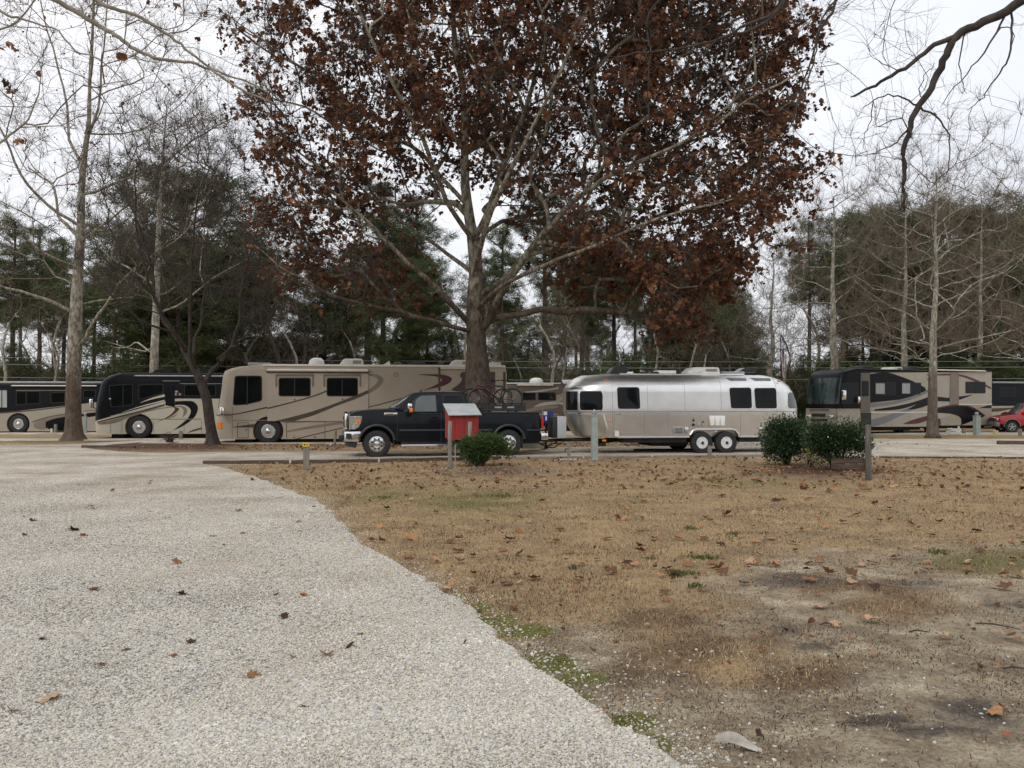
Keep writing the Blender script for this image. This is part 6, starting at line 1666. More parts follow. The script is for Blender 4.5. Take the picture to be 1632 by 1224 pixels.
limb([(752,380,-.2),(720,340,-1.8),(690,270,-3.4),(640,180,-4.8),(600,90,-5.4),(560,0,-5.8)], .11, .03)
envL = [(405,-160),(390,40),(392,120),(408,180),(425,215),(440,250),(455,280),(470,330),(480,355),(520,370),(560,380),(600,350),(640,300),(690,300),(730,250),(760,-200)]
envR = [(740,-200),(745,200),(800,330),(850,345),(880,420),(960,440),(1000,470),(1040,510),(1060,540),(1085,500),(1120,460),(1140,475),(1165,440),(1215,430),(1212,400),(1180,370),(1200,345),(1235,340),(1265,310),(1298,255),(1266,225),(1268,170),(1255,120),(1280,70),(1272,-20),(1240,-200)]
envM = [(600,-180),(1200,-180),(1150,240),(1000,300),(900,300),(820,260),(760,280),(700,260),(640,200)]
envD = [(500,380),(740,380),(740,470),(640,480),(540,450)]
pts = np.concatenate([env_points(rt_, envL, 520, Y0, 6.2, 780, 480), env_points(rt_, envR, 1020, Y0, 6.6, 800, 560), env_points(rt_, envM, 280, Y0, 7, 800, 560),
                      env_points(rt_, [(430,330),(480,320),(520,400),(660,400),(660,470),(500,470),(430,430)], 75, Y0, 4, 700, 350), env_points(rt_, [(990,410),(1125,410),(1105,520),(1070,545),(1030,520)], 45, Y0, 4.5, 900, 400)])
T0.reach(pts, k=.32, step=.75, jit=.10, up=.45, zmin=4.2)
tp_, td_ = tipdirs(T0, T0.tips)
tw0 = twigs(rt_, tp_, td_, 9, .85, .010, droop=.18, up=.15, spread=.8, sub=3)
brown_syc = build_tree('sycamore_tree', T0, b0, syc_bark, twig_dark, 'great sycamore still holding its brown leaves, thick trunk just behind the pickup', tw=tw0, rt=.020, e=.47, flare=1.35, flz=1.0)
for c in list(brown_syc.children):
    if c.name.startswith('crown'): c.name = 'twigs'
leaf_brown = mat('hanging_brown_leaf', (1,1,1), rough=.75, spec=.15, trans=.22,
                 tint=[(.062,.030,.019),(.115,.052,.031),(.17,.076,.043),(.215,.098,.054),(.14,.063,.037),(.31,.155,.082)])
hang = []
for k in range(5):
    bm = bmesh.new(); rr_ = random.Random(k)
    for j in range([1, 3, 4, 2, 3][k]):      # single leaves and drooping bunches
        me = leaf_mesh(300+k*5+j, [1.1,1.7,2.2,1.4,2.6][(k+j) % 5]); s_ = rr_.uniform(.65, 1.1)
        M_ = Matrix.Translation((rr_.uniform(-.8, .8), rr_.uniform(-.8, .8), rr_.uniform(-.2, 1.3)))@Matrix.Rotation(rr_.uniform(-1.3, 1.3), 4, 'X')@Matrix.Rotation(rr_.random()*6.28, 4, 'Z')@Matrix.Scale(s_, 4) if j else Matrix.Identity(4)
        me.transform(M_); bm.from_mesh(me)
    me = bpy.data.meshes.new('leaf'); bm.to_mesh(me); bm.free(); me.materials.append(leaf_brown); hang.append(proto('leaf', me))
Q = tw0[0][0]; Q2 = tw0[1][0]
cand = np.concatenate([Q[:, 1], Q[:, 2], Q[:, 3], Q2[:, 1], Q2[:, 2], (Q[:, 2]+Q[:, 3])/2])
dn = vnoise(cand[:, 0]*1.0+50, cand[:, 2]*1.0+cand[:, 1]*.6, .55, 77, 3)
pxc, pyc = [], []
k_ = len(Q); tid = np.arange(k_)//9; nt_ = len(tp_); ft = np.where(rt_.random(nt_) < .20, .08, rt_.uniform(.45, 1.1, nt_)); ft2 = ft[tid]*np.where(rt_.random(k_) < .3, .15, 1.0)
fall = np.concatenate([ft2]*3+[np.tile(ft2, len(Q2)//k_)]*2+[ft2])
keep = rt_.random(len(cand)) < .56*fall* np.clip((dn-.22)*3.3, .03, .97)*np.clip(.40+.75*(cand[:,0]+9)/12, .38, 1.0)*np.where(np.hypot(cand[:,0]-1.0, cand[:,2]-9.5) < 2.4, .35, 1.0)
cand = cand[keep]; n = len(cand); print('hanging leaves', n)
cand = cand + rt_.normal(0, .07, cand.shape); cand[:, 2] -= .05
rot = np.stack([pi + rt_.normal(0, .7, n), rt_.normal(0, .7, n), rt_.random(n)*6.28], 1); rot[:, 0] += (rt_.random(n) < .5)*1.1
me = scatter_mesh('leaves', cand - b0, rot, (.085+.08*rt_.random(n)), np.clip(rt_.random(n)**1.2, 0, 1), 5, rt_)
lo_ = scatter_obj('leaves', me, hang, brown_syc); lo_['kind'] = 'stuff'
# a clump low on the trunk shadow side and the hanging leaves right of it come from the same crown

# ---------------------------------------------------------- bare sycamores seen singly
def px_tree(seed, name, Yt, base_px, trunk, rads, limbs, envs, dY, cx, rx, bark, twm, label, group=None, twn=4, twl=.7, rt=.010, e=.5, k=.3, up=.5, zmin=2.5, jit=.08, tw_up=.2, tw_r=.007, step=.8, droop=0, flare=1.5, thick=.03, spread=.8):
    rg = np.random.default_rng(seed); q = at(base_px, 640, Yt); b = np.array([q.x, Yt, 0.]); T_ = Tree(rg, b)
    f = lambda p: (at(p[0], p[1], Yt).x, Yt+(p[2] if len(p) > 2 else 0), at(p[0], p[1], Yt).z)
    ids = T_.path([f(p) for p in trunk], start=0, rad=(rads[0], rads[-1]), sub=2)
    nz = len(ids)
    for j, i in enumerate(ids): T_.fix[i] = float(np.interp(j/(nz-1), np.linspace(0, 1, len(rads)), rads))
    T_.fix[0] = rads[0]
    for L, r0, r1 in limbs: T_.path([f(p) for p in L], rad=(r0, r1), jit=.03)
    pts = np.concatenate([env_points(rg, ev, m, Yt, dY, cx, rx) for ev, m in envs])
    T_.reach(pts, k=k, step=step, jit=jit, up=up, zmin=zmin, bow=.14, rise=.1)
    P_, D_ = tipdirs(T_, T_.tips)
    # also shoots along the young branches
    T_.radii(rt, e); young = [i for i in range(1, len(T_.P)) if T_.R[i] < rt*2.6 and T_.P[i][2] > zmin][::2]
    P2, D2 = tipdirs(T_, young)
    tw = twigs(rg, P_, D_, twn+2, twl, tw_r*1.2, up=tw_up, sub=2, droop=droop, spread=spread) + twigs(rg, P2, D2, 3, twl*.8, tw_r, up=tw_up, sub=1, droop=droop, spread=spread)
    return build_tree(name, T_, b, bark, twm, label, group, tw=tw, rt=rt, e=e, flare=flare, thick=thick), tw, b, T_

left_syc, twL, bL, TL = px_tree(21, 'sycamore_tree', 39.5, 117,
    [(117,690),(117,640),(118,580),(120,520),(122,480),(124,440),(127,400),(129,360),(130,310),(133,260),(138,225),(142,190),(143,130),(147,60),(150,-20),(150,-120)], [.42,.34,.31,.29,.26,.22,.19,.16,.13,.11,.08,.06,.045,.03],
    [([(128,555),(150,528,-.5),(185,490,-1),(215,460,-1.6),(255,430,-2)], .10, .03), ([(126,485),(150,476,.5),(195,470,1)], .07, .02), ([(120,500),(85,480,-.6),(40,465,-1.4),(0,450,-2)], .09, .03),
     ([(126,380),(100,355,.5),(75,335,1),(60,290,1.6),(30,265,2),(0,245,2.4)], .10, .03), ([(127,360),(85,330,-.6),(60,290,-1.4),(50,240,-2),(30,190,-2.4),(10,120,-3)], .09, .02),
     ([(130,385),(160,380,-1),(220,355,-2),(300,300,-3),(360,230,-3.4)], .07, .02), ([(134,310),(180,285,.6),(240,245,1.4),(300,190,2),(360,150,2.6)], .09, .02),
     ([(131,262),(105,220,.4),(85,130,.8),(55,30,1.2),(30,-60,1.4)], .09, .02), ([(138,225),(165,180,-.6),(185,90,-1.2),(200,-10,-1.6)], .07, .02), ([(140,215),(215,200,.6),(260,160,1.2),(310,90,1.8)], .05, .015)],
    [([(-60,460),(-80,-150),(330,-150),(400,60),(380,200),(300,290),(200,350),(150,400),(90,420),(0,480)], 460), ([(130,330),(380,120),(380,240),(260,430),(190,520),(150,500)], 60)], 5.5, 130, 330,
    bark_material('flaking_sycamore_bark', (.11,.08,.058), (.37,.34,.27), 3.4, 2.0, (.15,.12,.085)), twig_tan, 'tall bare sycamore with brown base and pale upper trunk, left beside the gravel', twn=4, twl=.95, rt=.011, e=.47, zmin=4.5)
# seed balls and the few leaves left on it
ball_m = mat('seed_ball', (.07,.045,.03), (.12,.08,.055), rough=.95, scale=40)
bm = bmesh.new(); bmesh.ops.create_icosphere(bm, subdivisions=1, radius=.5); bme = bpy.data.meshes.new('seed_ball'); bm.to_mesh(bme); bm.free(); bme.materials.append(ball_m)
ballp = [proto('seed_ball', bme)]
def hang_on(tw, b, root, nb, nl, rg, size=.045, lsize=.12):
    E_ = np.concatenate([q[0][:, -1] for q in tw]); hi = E_[E_[:, 2] > 5]
    k = rg.integers(0, len(hi), nb); P_ = hi[k]+np.array([0, 0, -.10])
    o = scatter_obj('seed_balls', scatter_mesh('seed_balls', P_-b, np.zeros((nb, 3)), np.full(nb, size), rg.random(nb), 1, rg), ballp, root); o['kind'] = 'stuff'
    if nl:
        k = rg.integers(0, len(hi), nl); P_ = hi[k]+np.array([0, 0, -.06])
        o = scatter_obj('leaves', scatter_mesh('leaves', P_-b, rg.normal(0, 1, (nl, 3))+np.array([2.4, 0, 0]), lsize*(.6+.6*rg.random(nl)), rg.random(nl), 5, rg), hang, root); o['kind'] = 'stuff'
hang_on(twL, bL, left_syc, 420, 90, np.random.default_rng(5), .06, .11)

# dark leaning multi-stem tree
dk, twD, bD_, TD = px_tree(22, 'dark_tree', 34.6, 338,
    [(338,700),(334,670),(330,640),(322,615),(312,592),(300,570),(290,552)], [.24,.20,.19,.18,.16,.13,.11],
    [([(322,612),(338,590,.3),(350,570,.5),(362,540,.8),(366,500,1.2),(368,450,1.4),(380,380,1.8),(395,320,2)], .12, .02), ([(312,592),(310,560,-.4),(315,520,-.8),(322,470,-1.2),(330,400,-1.6),(345,320,-2)], .10, .02),
     ([(293,555),(270,525,.2),(250,500,.4),(235,465,.7),(225,420,1),(200,350,1.3),(170,290,1.6)], .10, .02), ([(297,562),(285,530,-.6),(270,490,-1.2),(262,440,-1.8),(255,370,-2.2),(262,290,-2.6)], .09, .02),
     ([(303,575),(297,540,.9),(300,500,1.6),(295,440,2.2),(290,370,2.8),(300,290,3)], .08, .02), ([(348,572),(372,556,-.3),(395,540,-.7),(420,505,-1),(440,470,-1.3)], .06, .015), ([(275,530),(245,520,-.6),(215,490,-1.2),(185,455,-1.6),(160,420,-1.9)], .06, .015)],
    [([(140,430),(150,300),(190,230),(250,180),(330,180),(400,230),(440,300),(445,400),(430,480),(370,520),(300,480),(220,490),(170,470)], 430)], 4.2, 295, 160,
    dark_bark, twig_dark, 'dark leaning multi-stemmed bare tree in the leaf-mulched bed at left', twn=4, twl=.75, rt=.010, e=.5, k=.22, up=.9, zmin=2.6, tw_up=.35, tw_r=.0075, flare=1.5)

# pale slim sycamore behind it
px_tree(23, 'sycamore_tree', 49, 244, [(244,650),(245,600),(247,540),(249,480),(251,420),(253,360),(255,310),(258,280),(262,220),(266,170)], [.28,.25,.23,.2,.17,.14,.11,.08,.05,.03],
    [([(247,565),(215,545,.4),(195,552,.8),(165,550,1.2)], .07, .02), ([(247,555),(225,560,-.4),(180,545,-1)], .06, .02), ([(250,500),(290,480,.4),(330,440,.8),(400,400,1.2)], .08, .02), ([(250,455),(210,430,-.4),(170,400,-.8),(150,350,-1)], .08, .02), ([(253,400),(300,370,-.4),(350,300,-.9)], .07, .02), ([(254,350),(220,310,.4),(200,250,.9)], .06, .02)],
    [([(140,420),(170,250),(230,140),(300,130),(360,220),(400,330),(400,420),(330,480),(190,470)], 240)], 5, 262, 150,
    syc_pale, twig_tan, 'slim pale barked sycamore standing behind the black and cream motorhome', 'bare sycamores behind the motorhomes', twn=3, twl=.9, rt=.012)
# right: two pale sycamores with spreading limbs
def right_syc(seed, Yt, x, top, label, w, n, h0=.22, group='bare sycamores behind the motorhomes', limbs=None, bark=syc_pale):
    rg = np.random.default_rng(seed*7); tr_ = [(x, 690)] + [(x+rg.normal(0, 1.5)+(690-y)*.012, y) for y in np.linspace(620, top+75, 9)]
    L = []
    y = 575
    while y > top+70:
        for sgn in (-1, 1):
            if rg.random() < .85:
                ln = w*(.9-.55*(575-y)/(575-top))*rg.uniform(.6, 1.1); rise = rg.uniform(.3, .85)*ln*(.5+1.3*(575-y)/(575-top)); dy = rg.uniform(-2.5, 2.5)
                L.append(([(x+sgn*4, y+rg.uniform(-6, 6)), (x+sgn*ln*.35, y-rise*.30, dy*.4), (x+sgn*ln*.7, y-rise*.55, dy*.8), (x+sgn*ln, y-rise*1.0, dy)], .05*(1-.5*(575-y)/(575-top)), .010))
        y -= rg.uniform(20, 34)
    env = [(x-w, 560), (x-w*1.05, 470), (x-w*.85, 380), (x-w*.62, 300), (x-w*.42, top+35), (x-w*.2, top-10), (x, top-30), (x+w*.22, top-8), (x+w*.45, top+38), (x+w*.68, 300), (x+w*.9, 380), (x+w*1.1, 470), (x+w, 560)]
    return px_tree(seed, 'sycamore_tree', Yt, x, tr_, [h0*1.25, h0, h0*.85, h0*.7, h0*.55, h0*.4, h0*.28, h0*.16, h0*.08], L, [(env, n)], 5, x, w*1.1, bark, twig_tan, label, group, twn=4, twl=.95, rt=.0095, e=.48, k=.25, up=.55, zmin=3.2, tw_up=.3, tw_r=.0065)
right_syc(31, 42.4, 1487, 200, 'pale sycamore with level branches in front of the turned motorhome', 150, 380, .22)
right_syc(32, 54, 1440, 235, 'slender white trunked sycamore just left of the one before the turned motorhome', 120, 280, .24)
right_syc(33, 50, 1325, 240, 'tall bare sycamore rising behind the rounded rear of the silver trailer', 90, 220, .24)
right_syc(34, 60, 1228, 330, 'pale forked bare tree right of the brown leaved crown', 70, 150, .24)
right_syc(35, 52, 1640, 250, 'bare sycamore at the right frame edge above the red car', 120, 230, .24)
right_syc(36, 62, 1560, 230, 'bare sycamore between the turned motorhome and the right frame edge', 110, 230, .22)

# ---------------------------------------------------------- pines and understorey (variants, copied)
needle_m = mat('pine_needles', (1,1,1), rough=.7, spec=.2, trans=.25, inst=True, tint=[(.030,.046,.019),(.052,.074,.027),(.072,.098,.035),(.096,.122,.045),(.112,.122,.052),(.076,.084,.036)])
def needle_clump(seed, nblade=46, L=.5):
    rg = np.random.default_rng(seed); d = rg.normal(0, 1, (nblade, 3)); d[:, 2] = np.abs(d[:, 2])*.55+.02; d /= np.linalg.norm(d, axis=1, keepdims=True)
    o = rg.normal(0, .16, (nblade, 3)); s_ = np.cross(d, rg.normal(0, 1, (nblade, 3))); s_ /= np.linalg.norm(s_, axis=1, keepdims=True); ln = L*(.6+.6*rg.random((nblade, 1)))
    V = np.stack([o-s_*.012, o+s_*.012, o+d*ln*.6+s_*.022, o+d*ln], 1).reshape(-1, 3); i = np.arange(nblade)*4
    return np_mesh('needles', V, [np.stack([i, i+1, i+2], 1), np.stack([i, i+2, i+3], 1)], [needle_m], smooth=False)
clumps = [proto('needles', needle_clump(k)) for k in range(3)]
def pine_meshes(seed, H, r, crown0, crownR, nb, lean=.3, dens=1.0, shape='pine'):
    rg = np.random.default_rng(seed); zs = np.linspace(0, H, 14); cx = np.cumsum(rg.normal(0, lean*.12, 14)); cy = np.cumsum(rg.normal(0, lean*.12, 14))
    tp_ = np.stack([cx, cy, zs], 1); trk = [(tp_, r*(1-.8*(zs/H)**1.1)+.02)]; br = []; C = []; S = []
    for k in range(nb):
        t = ((k+rg.random())/nb)**.85; z = H*(crown0+(1-crown0)*t*.985); prof = (sin(pi*min(1, t*.80+.20))**.7) if shape == 'pine' else sqrt(max(.02, 1-(2*t-.85)**2/1.4))
        Rb = crownR*prof*rg.uniform(.5, 1.1); a = rg.random()*2*pi; p0 = np.array([np.interp(z, zs, cx), np.interp(z, zs, cy), z]); up_ = rg.uniform(-.12, .45) if t < .8 else rg.uniform(.3, 1.1)
        d = np.array([cos(a), sin(a), up_]); P_ = [p0]; 
        for i in range(1, 5): P_.append(p0 + d*Rb*i/4 + np.array([0, 0, .10*Rb*(i/4)**2-.06*Rb*(i/4)]) + rg.normal(0, .06*Rb**.5, 3))
        P_ = np.array(P_); br.append((P_, np.array([.05, .04, .03, .02, .012])*(.6+Rb/4)))
        m = int(max(3, Rb*5.2*dens))
        for i in range(m):
            u = rg.random()**.55*.8+.2; q = P_[0]+(P_[-1]-P_[0])*u; q = q + rg.normal(0, .32+.10*Rb, 3)*np.array([1, 1, .55]); C.append(q); S.append(rg.uniform(.55, 1.15))
    # dead stubs below the crown
    for k in range(7):
        z = H*rg.uniform(min(.1,crown0), crown0); a = rg.random()*6.28; L = rg.uniform(.5, 1.8); p0 = np.array([np.interp(z, zs, cx), np.interp(z, zs, cy), z])
        br.append((np.array([p0, p0+np.array([cos(a), sin(a), .1])*L*.5, p0+np.array([cos(a), sin(a), -.05])*L]), np.array([.03, .02, .008])))
    v, f = tubes(trk, 10); tm = np_mesh('trunk', v, [f], [pine_bark]); v, f = tubes(br, 5); bmh = np_mesh('boughs', v, [f], [pine_bark])
    n = len(C); cm = scatter_mesh('crown', np.array(C), np.stack([rg.normal(0, .5, n), rg.normal(0, .5, n), rg.random(n)*6.28], 1), np.array(S), rg.random(n), 3, rg)
    return tm, bmh, cm, n
PINES = [pine_meshes(1, 19, .24, .48, 3.6, 46), pine_meshes(2, 21, .27, .55, 3.3, 42), pine_meshes(3, 17, .22, .42, 3.4, 50), pine_meshes(4, 22, .30, .58, 4.2, 46, dens=1.1),
         pine_meshes(5, 14, .24, .25, 4.4, 70, shape='round', dens=1.35), pine_meshes(6, 9, .12, .12, 2.2, 40, dens=1.2)]
pine_src = {}
def pine(v, x, Y, s, rz, label, group='pines behind the motorhomes', name='pine_tree', base=False):
    if v not in pine_src:
        root = empty(name); tm, bmh, cm, _ = PINES[v]; link('trunk', tm, root); o = link('boughs', bmh, root); o['kind'] = 'stuff'; o = scatter_obj('crown', cm, clumps, root); o['kind'] = 'stuff'; pine_src[v] = root
    else: root = copy_tree(pine_src[v]); root.name = name
    root.location = (x, Y, -.05); root.rotation_euler = (0, 0, rz); root.scale = (s[0], s[0], s[1]) if hasattr(s, '__len__') else (s, s, s)
    return tag(root, label, 'tree', group)
rp_ = np.random.default_rng(77)
def zat(py, Y): return at(816, py, Y).z
def pine_px(v, px, top, Y, label, wide=1.0, **k):
    Hs = {0: 19, 1: 21, 2: 17, 3: 22, 4: 14, 5: 9}[v]; H = zat(top, Y); sz = H/(Hs+.4); q = at(px, 640, Y)
    return pine(v, q.x, Y, (sz*wide, sz), rp_.random()*6.28, label, **k)
# traced individual pines: variant, px, top, distance
pine_px(4, 292, 280, 58, 'broad round topped evergreen towering behind the leaning dark tree', 1.25)
pine_px(4, 235, 400, 63, 'shorter dense evergreen left of the round topped one', 1.3)
pine_px(4, 370, 415, 61, 'shorter dense evergreen right of the round topped one', 1.2)
pine_px(0, 18, 345, 66, 'tall open pine at the left frame edge', 1.1)
pine_px(1, 62, 358, 70, 'tall pine second from the left frame edge')
pine_px(2, 100, 375, 74, 'mid height pine seen past the pale upper trunk at left')
pine_px(0, 150, 420, 72, 'lower pine between the left sycamore and the round evergreen', 1.1)
pine_px(3, 610, 290, 66, 'tall pine showing through thin leaves left of the great sycamore trunk', 1.0)
pine_px(1, 665, 310, 70, 'tall pine close left of the great sycamore trunk', 1.1)
pine_px(0, 560, 390, 68, 'shorter pine above the rear of the tan motorhome', 1.1)
pine_px(4, 520, 430, 64, 'low dense evergreen over the middle of the tan motorhome', 1.1)
pine_px(4, 650, 420, 60, 'low dense evergreen just left of the great trunk', 1.1)
pine_px(3, 868, 305, 68, 'tall pine showing right of the great sycamore trunk', 1.15)
pine_px(0, 800, 360, 64, 'pine directly right of the great trunk', 1.1)
pine_px(1, 928, 330, 72, 'straight trunked pine over the front of the silver trailer')
pine_px(0, 978, 330, 75, 'straight trunked pine over the trailer roof hatch')
pine_px(2, 1040, 380, 72, 'pine behind the middle of the silver trailer')
pine_px(4, 1100, 470, 66, 'round low evergreen over the rear half of the trailer', 1.0)
pine_px(4, 1165, 490, 70, 'smaller round evergreen above the trailer rear', .9)
pine_px(5, 1200, 520, 74, 'young pine above the trailer rear end', 1.2)
pine_px(3, 1290, 350, 72, 'open crowned pine left end of the right hand grove', .9)
pine_px(0, 1345, 345, 70, 'pine second in the right hand grove', 1.1)
pine_px(4, 1390, 345, 74, 'dense dark pine behind the slender white trunk', 1.0)
pine_px(4, 1455, 350, 78, 'dense dark pine over the front of the turned motorhome', 1.1)
pine_px(4, 1530, 338, 72, 'dense dark round topped pine over the rear of the turned motorhome', 1.15)
pine_px(3, 1590, 342, 70, 'dense pine above the red car', 1.1)
pine_px(4, 1640, 345, 74, 'dense pine at the right frame edge', 1.2)
for i in range(44):
    px = rp_.uniform(-260, 1900); 
    if 1205 < px < 1262 or 425 < px < 500: continue
    Y = rp_.uniform(78, 112); v = int(rp_.choice([0, 1, 2, 3])); top = rp_.uniform(385, 460) if px > 330 else rp_.uniform(380, 450)
    pine_px(v, px, top, Y, 'distant pine in the belt of woods behind the motorhomes', 1.1, group='distant pines in the woods')
for i in range(46):
    px = rp_.uniform(-150, 1750); Y = rp_.uniform(60, 95)
    pine_px(5, px, rp_.uniform(520, 585), Y, 'young bushy pine low in the woods behind the motorhomes', 1.3, group='young pines in the undergrowth')
# bare deciduous understorey
def bare_variant(seed, H, R, n, r0, bark, twm, spread_z=.25):
    rg = np.random.default_rng(seed); T_ = Tree(rg, (0, 0, 0)); nm = [(rg.normal(0, .15)*i, rg.normal(0, .15)*i, H*.62*i/4) for i in range(1, 5)]
    ids = T_.path(nm, start=0, sub=2)
    for j, i in enumerate(ids): T_.fix[i] = r0*(1-.6*j/len(ids))
    T_.fix[0] = r0; P_ = []
    while len(P_) < n:
        x, y, z = rg.uniform(-1, 1, 3)
        if x*x+y*y+z*z < 1: P_.append((x*R, y*R, H*.60+z*H*.40))
    T_.reach(P_, k=.25, step=.9, jit=.1, up=.7, zmin=H*.14); A, D_ = tipdirs(T_, T_.tips)
    T_.radii(.010, .5); young = [i for i in range(1, len(T_.P)) if T_.R[i] < .026][::2]; P2, D2 = tipdirs(T_, young)
    tw = twigs(rg, A, D_, 3, .9, .008, up=.3, sub=2) + twigs(rg, P2, D2, 1, .8, .007, up=.3, sub=1)
    ch = T_.chains(); big = [c for c in ch if c[1].max() > .05]; sm = [c for c in ch if c[1].max() <= .05]
    v, f = tubes(big, 7); tm = np_mesh('trunk', v, [f], [bark]); tv, tf = twig_mesh_data(tw); v, f = weld([tubes(sm, 3), (tv, tf)]); cm = np_mesh('crown', v, [f], [twm])
    return tm, cm
BARE = [bare_variant(41, 12, 3.2, 150, .16, gray_bark, twig_dark), bare_variant(42, 13.5, 3.0, 150, .17, gray_bark, twig_tan), bare_variant(43, 9, 2.8, 120, .11, gray_bark, twig_dark), bare_variant(44, 15, 2.6, 140, .18, syc_pale, twig_tan)]
bare_src = {}
def bare(v, px, top, Y, label, group, wide=1.0, name='bare_tree'):
    if v not in bare_src:
        root = empty(name); link('trunk', BARE[v][0], root); o = link('crown', BARE[v][1], root); o['kind'] = 'stuff'; bare_src[v] = root
    else: root = copy_tree(bare_src[v]); root.name = name
    H = {0: 12, 1: 13.5, 2: 9, 3: 15}[v]; s = zat(top, Y)/H; q = at(px, 640, Y); root.location = (q.x, Y, -.05); root.scale = (s*wide, s*wide, s); root.rotation_euler = (0, 0, rp_.random()*6.28)
    return tag(root, label, 'tree', group)
gB = 'bare trees in the woods behind the motorhomes'
bare(0, 445, 330, 56, 'dark bare tree in the sky gap above the tan motorhome front', gB, 1.0)
bare(0, 480, 350, 60, 'second dark bare tree in the sky gap above the tan motorhome', gB, .9)
bare(2, 420, 430, 54, 'small dark bare tree above the tan motorhome windshield', gB, 1.0)
bare(0, 1250, 440, 58, 'dark bare tree beside the flag', gB, .7)
bare(2, 1180, 480, 55, 'small bare tree over the trailer rear window', gB, 1.1)
bare(1, 900, 480, 52, 'bare tree behind the nose of the silver trailer', gB)
for i in range(64):
    px = -120+1880*(i+rp_.random())/64; Y = rp_.uniform(54, 84)
    if px > 1270 and i % 2: continue
    if px > 1270: Y = rp_.uniform(74, 95); v = int(rp_.choice([0, 1, 2, 3], p=[.3, .3, .25, .15]))
    top = rp_.uniform(400, 520) if not (1280 < px < 1640) else rp_.uniform(340, 450)
    bare(v, px, top, Y, 'bare grey-brown tree among the pines behind the motorhomes', gB, 1.15)
# low undergrowth: one twiggy mass nobody could count
rg = np.random.default_rng(9); n = 9500; X = rg.uniform(-80, 90, n); Y = rg.uniform(64, 100, n); Z = rg.random(n)**1.3*(2.2+3.6*vnoise(X, Y, .11, 8))
me = scatter_mesh('undergrowth', np.stack([X, Y, Z], 1), rg.random((n, 3))*6.28, 1.3+1.6*rg.random(n), rg.random(n)*.8, 3, rg)
tag(scatter_obj('undergrowth', me, clumps), 'low dark undergrowth at the foot of the woods', kind='stuff')

# ---------------------------------------------------------- trees just outside the frame whose boughs hang in
rn = np.random.default_rng(61); Yn = 9.0
def near_tree(base, trunk, boughs, label, bark, twm, tws, rt, name='overhanging_tree', nodes_min_r=.0):
    T_ = Tree(rn, base); ids = T_.path(trunk, start=0, sub=3)
    for j, i in enumerate(ids): T_.fix[i] = .24-.12*j/len(ids)
    T_.fix[0] = .27
    for L, r0, r1 in boughs: T_.path(L, rad=(r0, r1), jit=.007, sub=3)
    return T_
q = lambda x, y, Y=Yn: tuple(at(x, y, Y))
baseR = np.array([8.8, 8.6, 0.]); TN = near_tree(baseR, [(8.75, 8.6, 1.5), (8.7, 8.6, 3.2), (8.5, 8.7, 5.0), (8.2, 8.8, 6.6)],
    [([(8.0, 8.9, 5.7), (6.6, 9.0, 5.95), q(1700, -50), q(1630, 0), q(1590, 25), q(1555, 40), q(1525, 58), q(1512, 80), q(1500, 108), q(1484, 140), q(1465, 168), q(1452, 195), q(1449, 215), q(1441, 245), q(1442, 275), q(1440, 300), q(1441,338)], .058, .017),
     ([q(1530, 56), q(1490, 72), q(1465, 92), q(1430, 115), q(1405, 130), q(1380, 143), q(1355, 156)], .028, .011),
     ([(8.0, 8.9, 6.3), (6.0, 8.5, 7.2), (4.2, 8.2, 7.0), (3.0, 8.0, 6.3), q(1330, 0, 8.0), q(1310, 40, 8.0), q(1295, 90, 8.), q(1275, 150, 8.), q(1262,200,8.)], .024, .005),
     ([(8.3, 8.7, 5.6), (8.8, 7.0, 6.6), (9.5, 5, 7.5)], .08, .02), ([(8.3, 8.8, 6.0), (8.5, 10.5, 7.5), (9.0, 12.5, 8.5)], .08, .02)],
    '', None, None, None, None)
fine_b = [([q(1462,170), q(1440,156), q(1415,152), q(1392,160), q(1370,178)], .012, .003), ([q(1452,200), q(1438,215), q(1425,232), q(1405,240), q(1380,248)], .012, .003), ([q(1468,170), q(1490,185), q(1505,200), q(1513,225), q(1512,260), q(1506,282)], .012, .004),
          ([q(1441,330), q(1430,345), q(1424,365), q(1408,402)], .010, .003), ([q(1441,328), q(1415,345), q(1395,355), q(1385,362)], .009, .003), ([q(1438,250), q(1440,290), q(1436,330)], .010, .004),
          ([q(1605,12), q(1590,50), q(1570,80), q(1550,105), q(1520,140), q(1500,170)], .012, .003), ([q(1612,6), q(1613,45), q(1610,80), q(1598,110), q(1585,128), q(1570,150), q(1555,165), q(1540,175)], .013, .003),
          ([q(1590,45), q(1612,46), q(1612,80)], .008, .003), ([q(1540,50), q(1530,90), q(1532,125), q(1540,150)], .008, .003), ([q(1424,112), q(1400,96), q(1382,88)], .006, .002),
          ([q(1466,150), q(1475,120), q(1490,100)], .006, .003), ([q(1392,160), q(1388,190), q(1378,215), q(1376,240)], .006, .002), ([q(1441,330), q(1480,345), q(1520,360), q(1545,362)], .007, .002)]
for L, r0, r1 in fine_b: TN.path(L, rad=(r0, r1), jit=.008, sub=3)
env_a = [(1300,0),(1470,0),(1440,70),(1330,110),(1290,200),(1270,260),(1240,200),(1280,60)]; env_b = [(1480,150),(1632,0),(1640,130),(1600,200),(1540,240),(1490,280)]
pa = np.array([q(x, y, 8.0+rn.uniform(-.5, .9)) for x, y in [(rn.uniform(1270, 1480), rn.uniform(-20, 230)) for _ in range(26)]]); pb = np.array([q(x, y, 9+rn.uniform(-.8, .8)) for x, y in [(rn.uniform(1450, 1650), rn.uniform(20, 230)) for _ in range(13)]])
TN.reach(np.concatenate([pa, pb]), k=.2, step=.25, jit=.05, up=.0, zmin=2.5, bow=.5)
A, D_ = tipdirs(TN, TN.tips); twN = twigs(rn, A, D_, 3, .38, .0022, up=.0, spread=.7, sub=2)
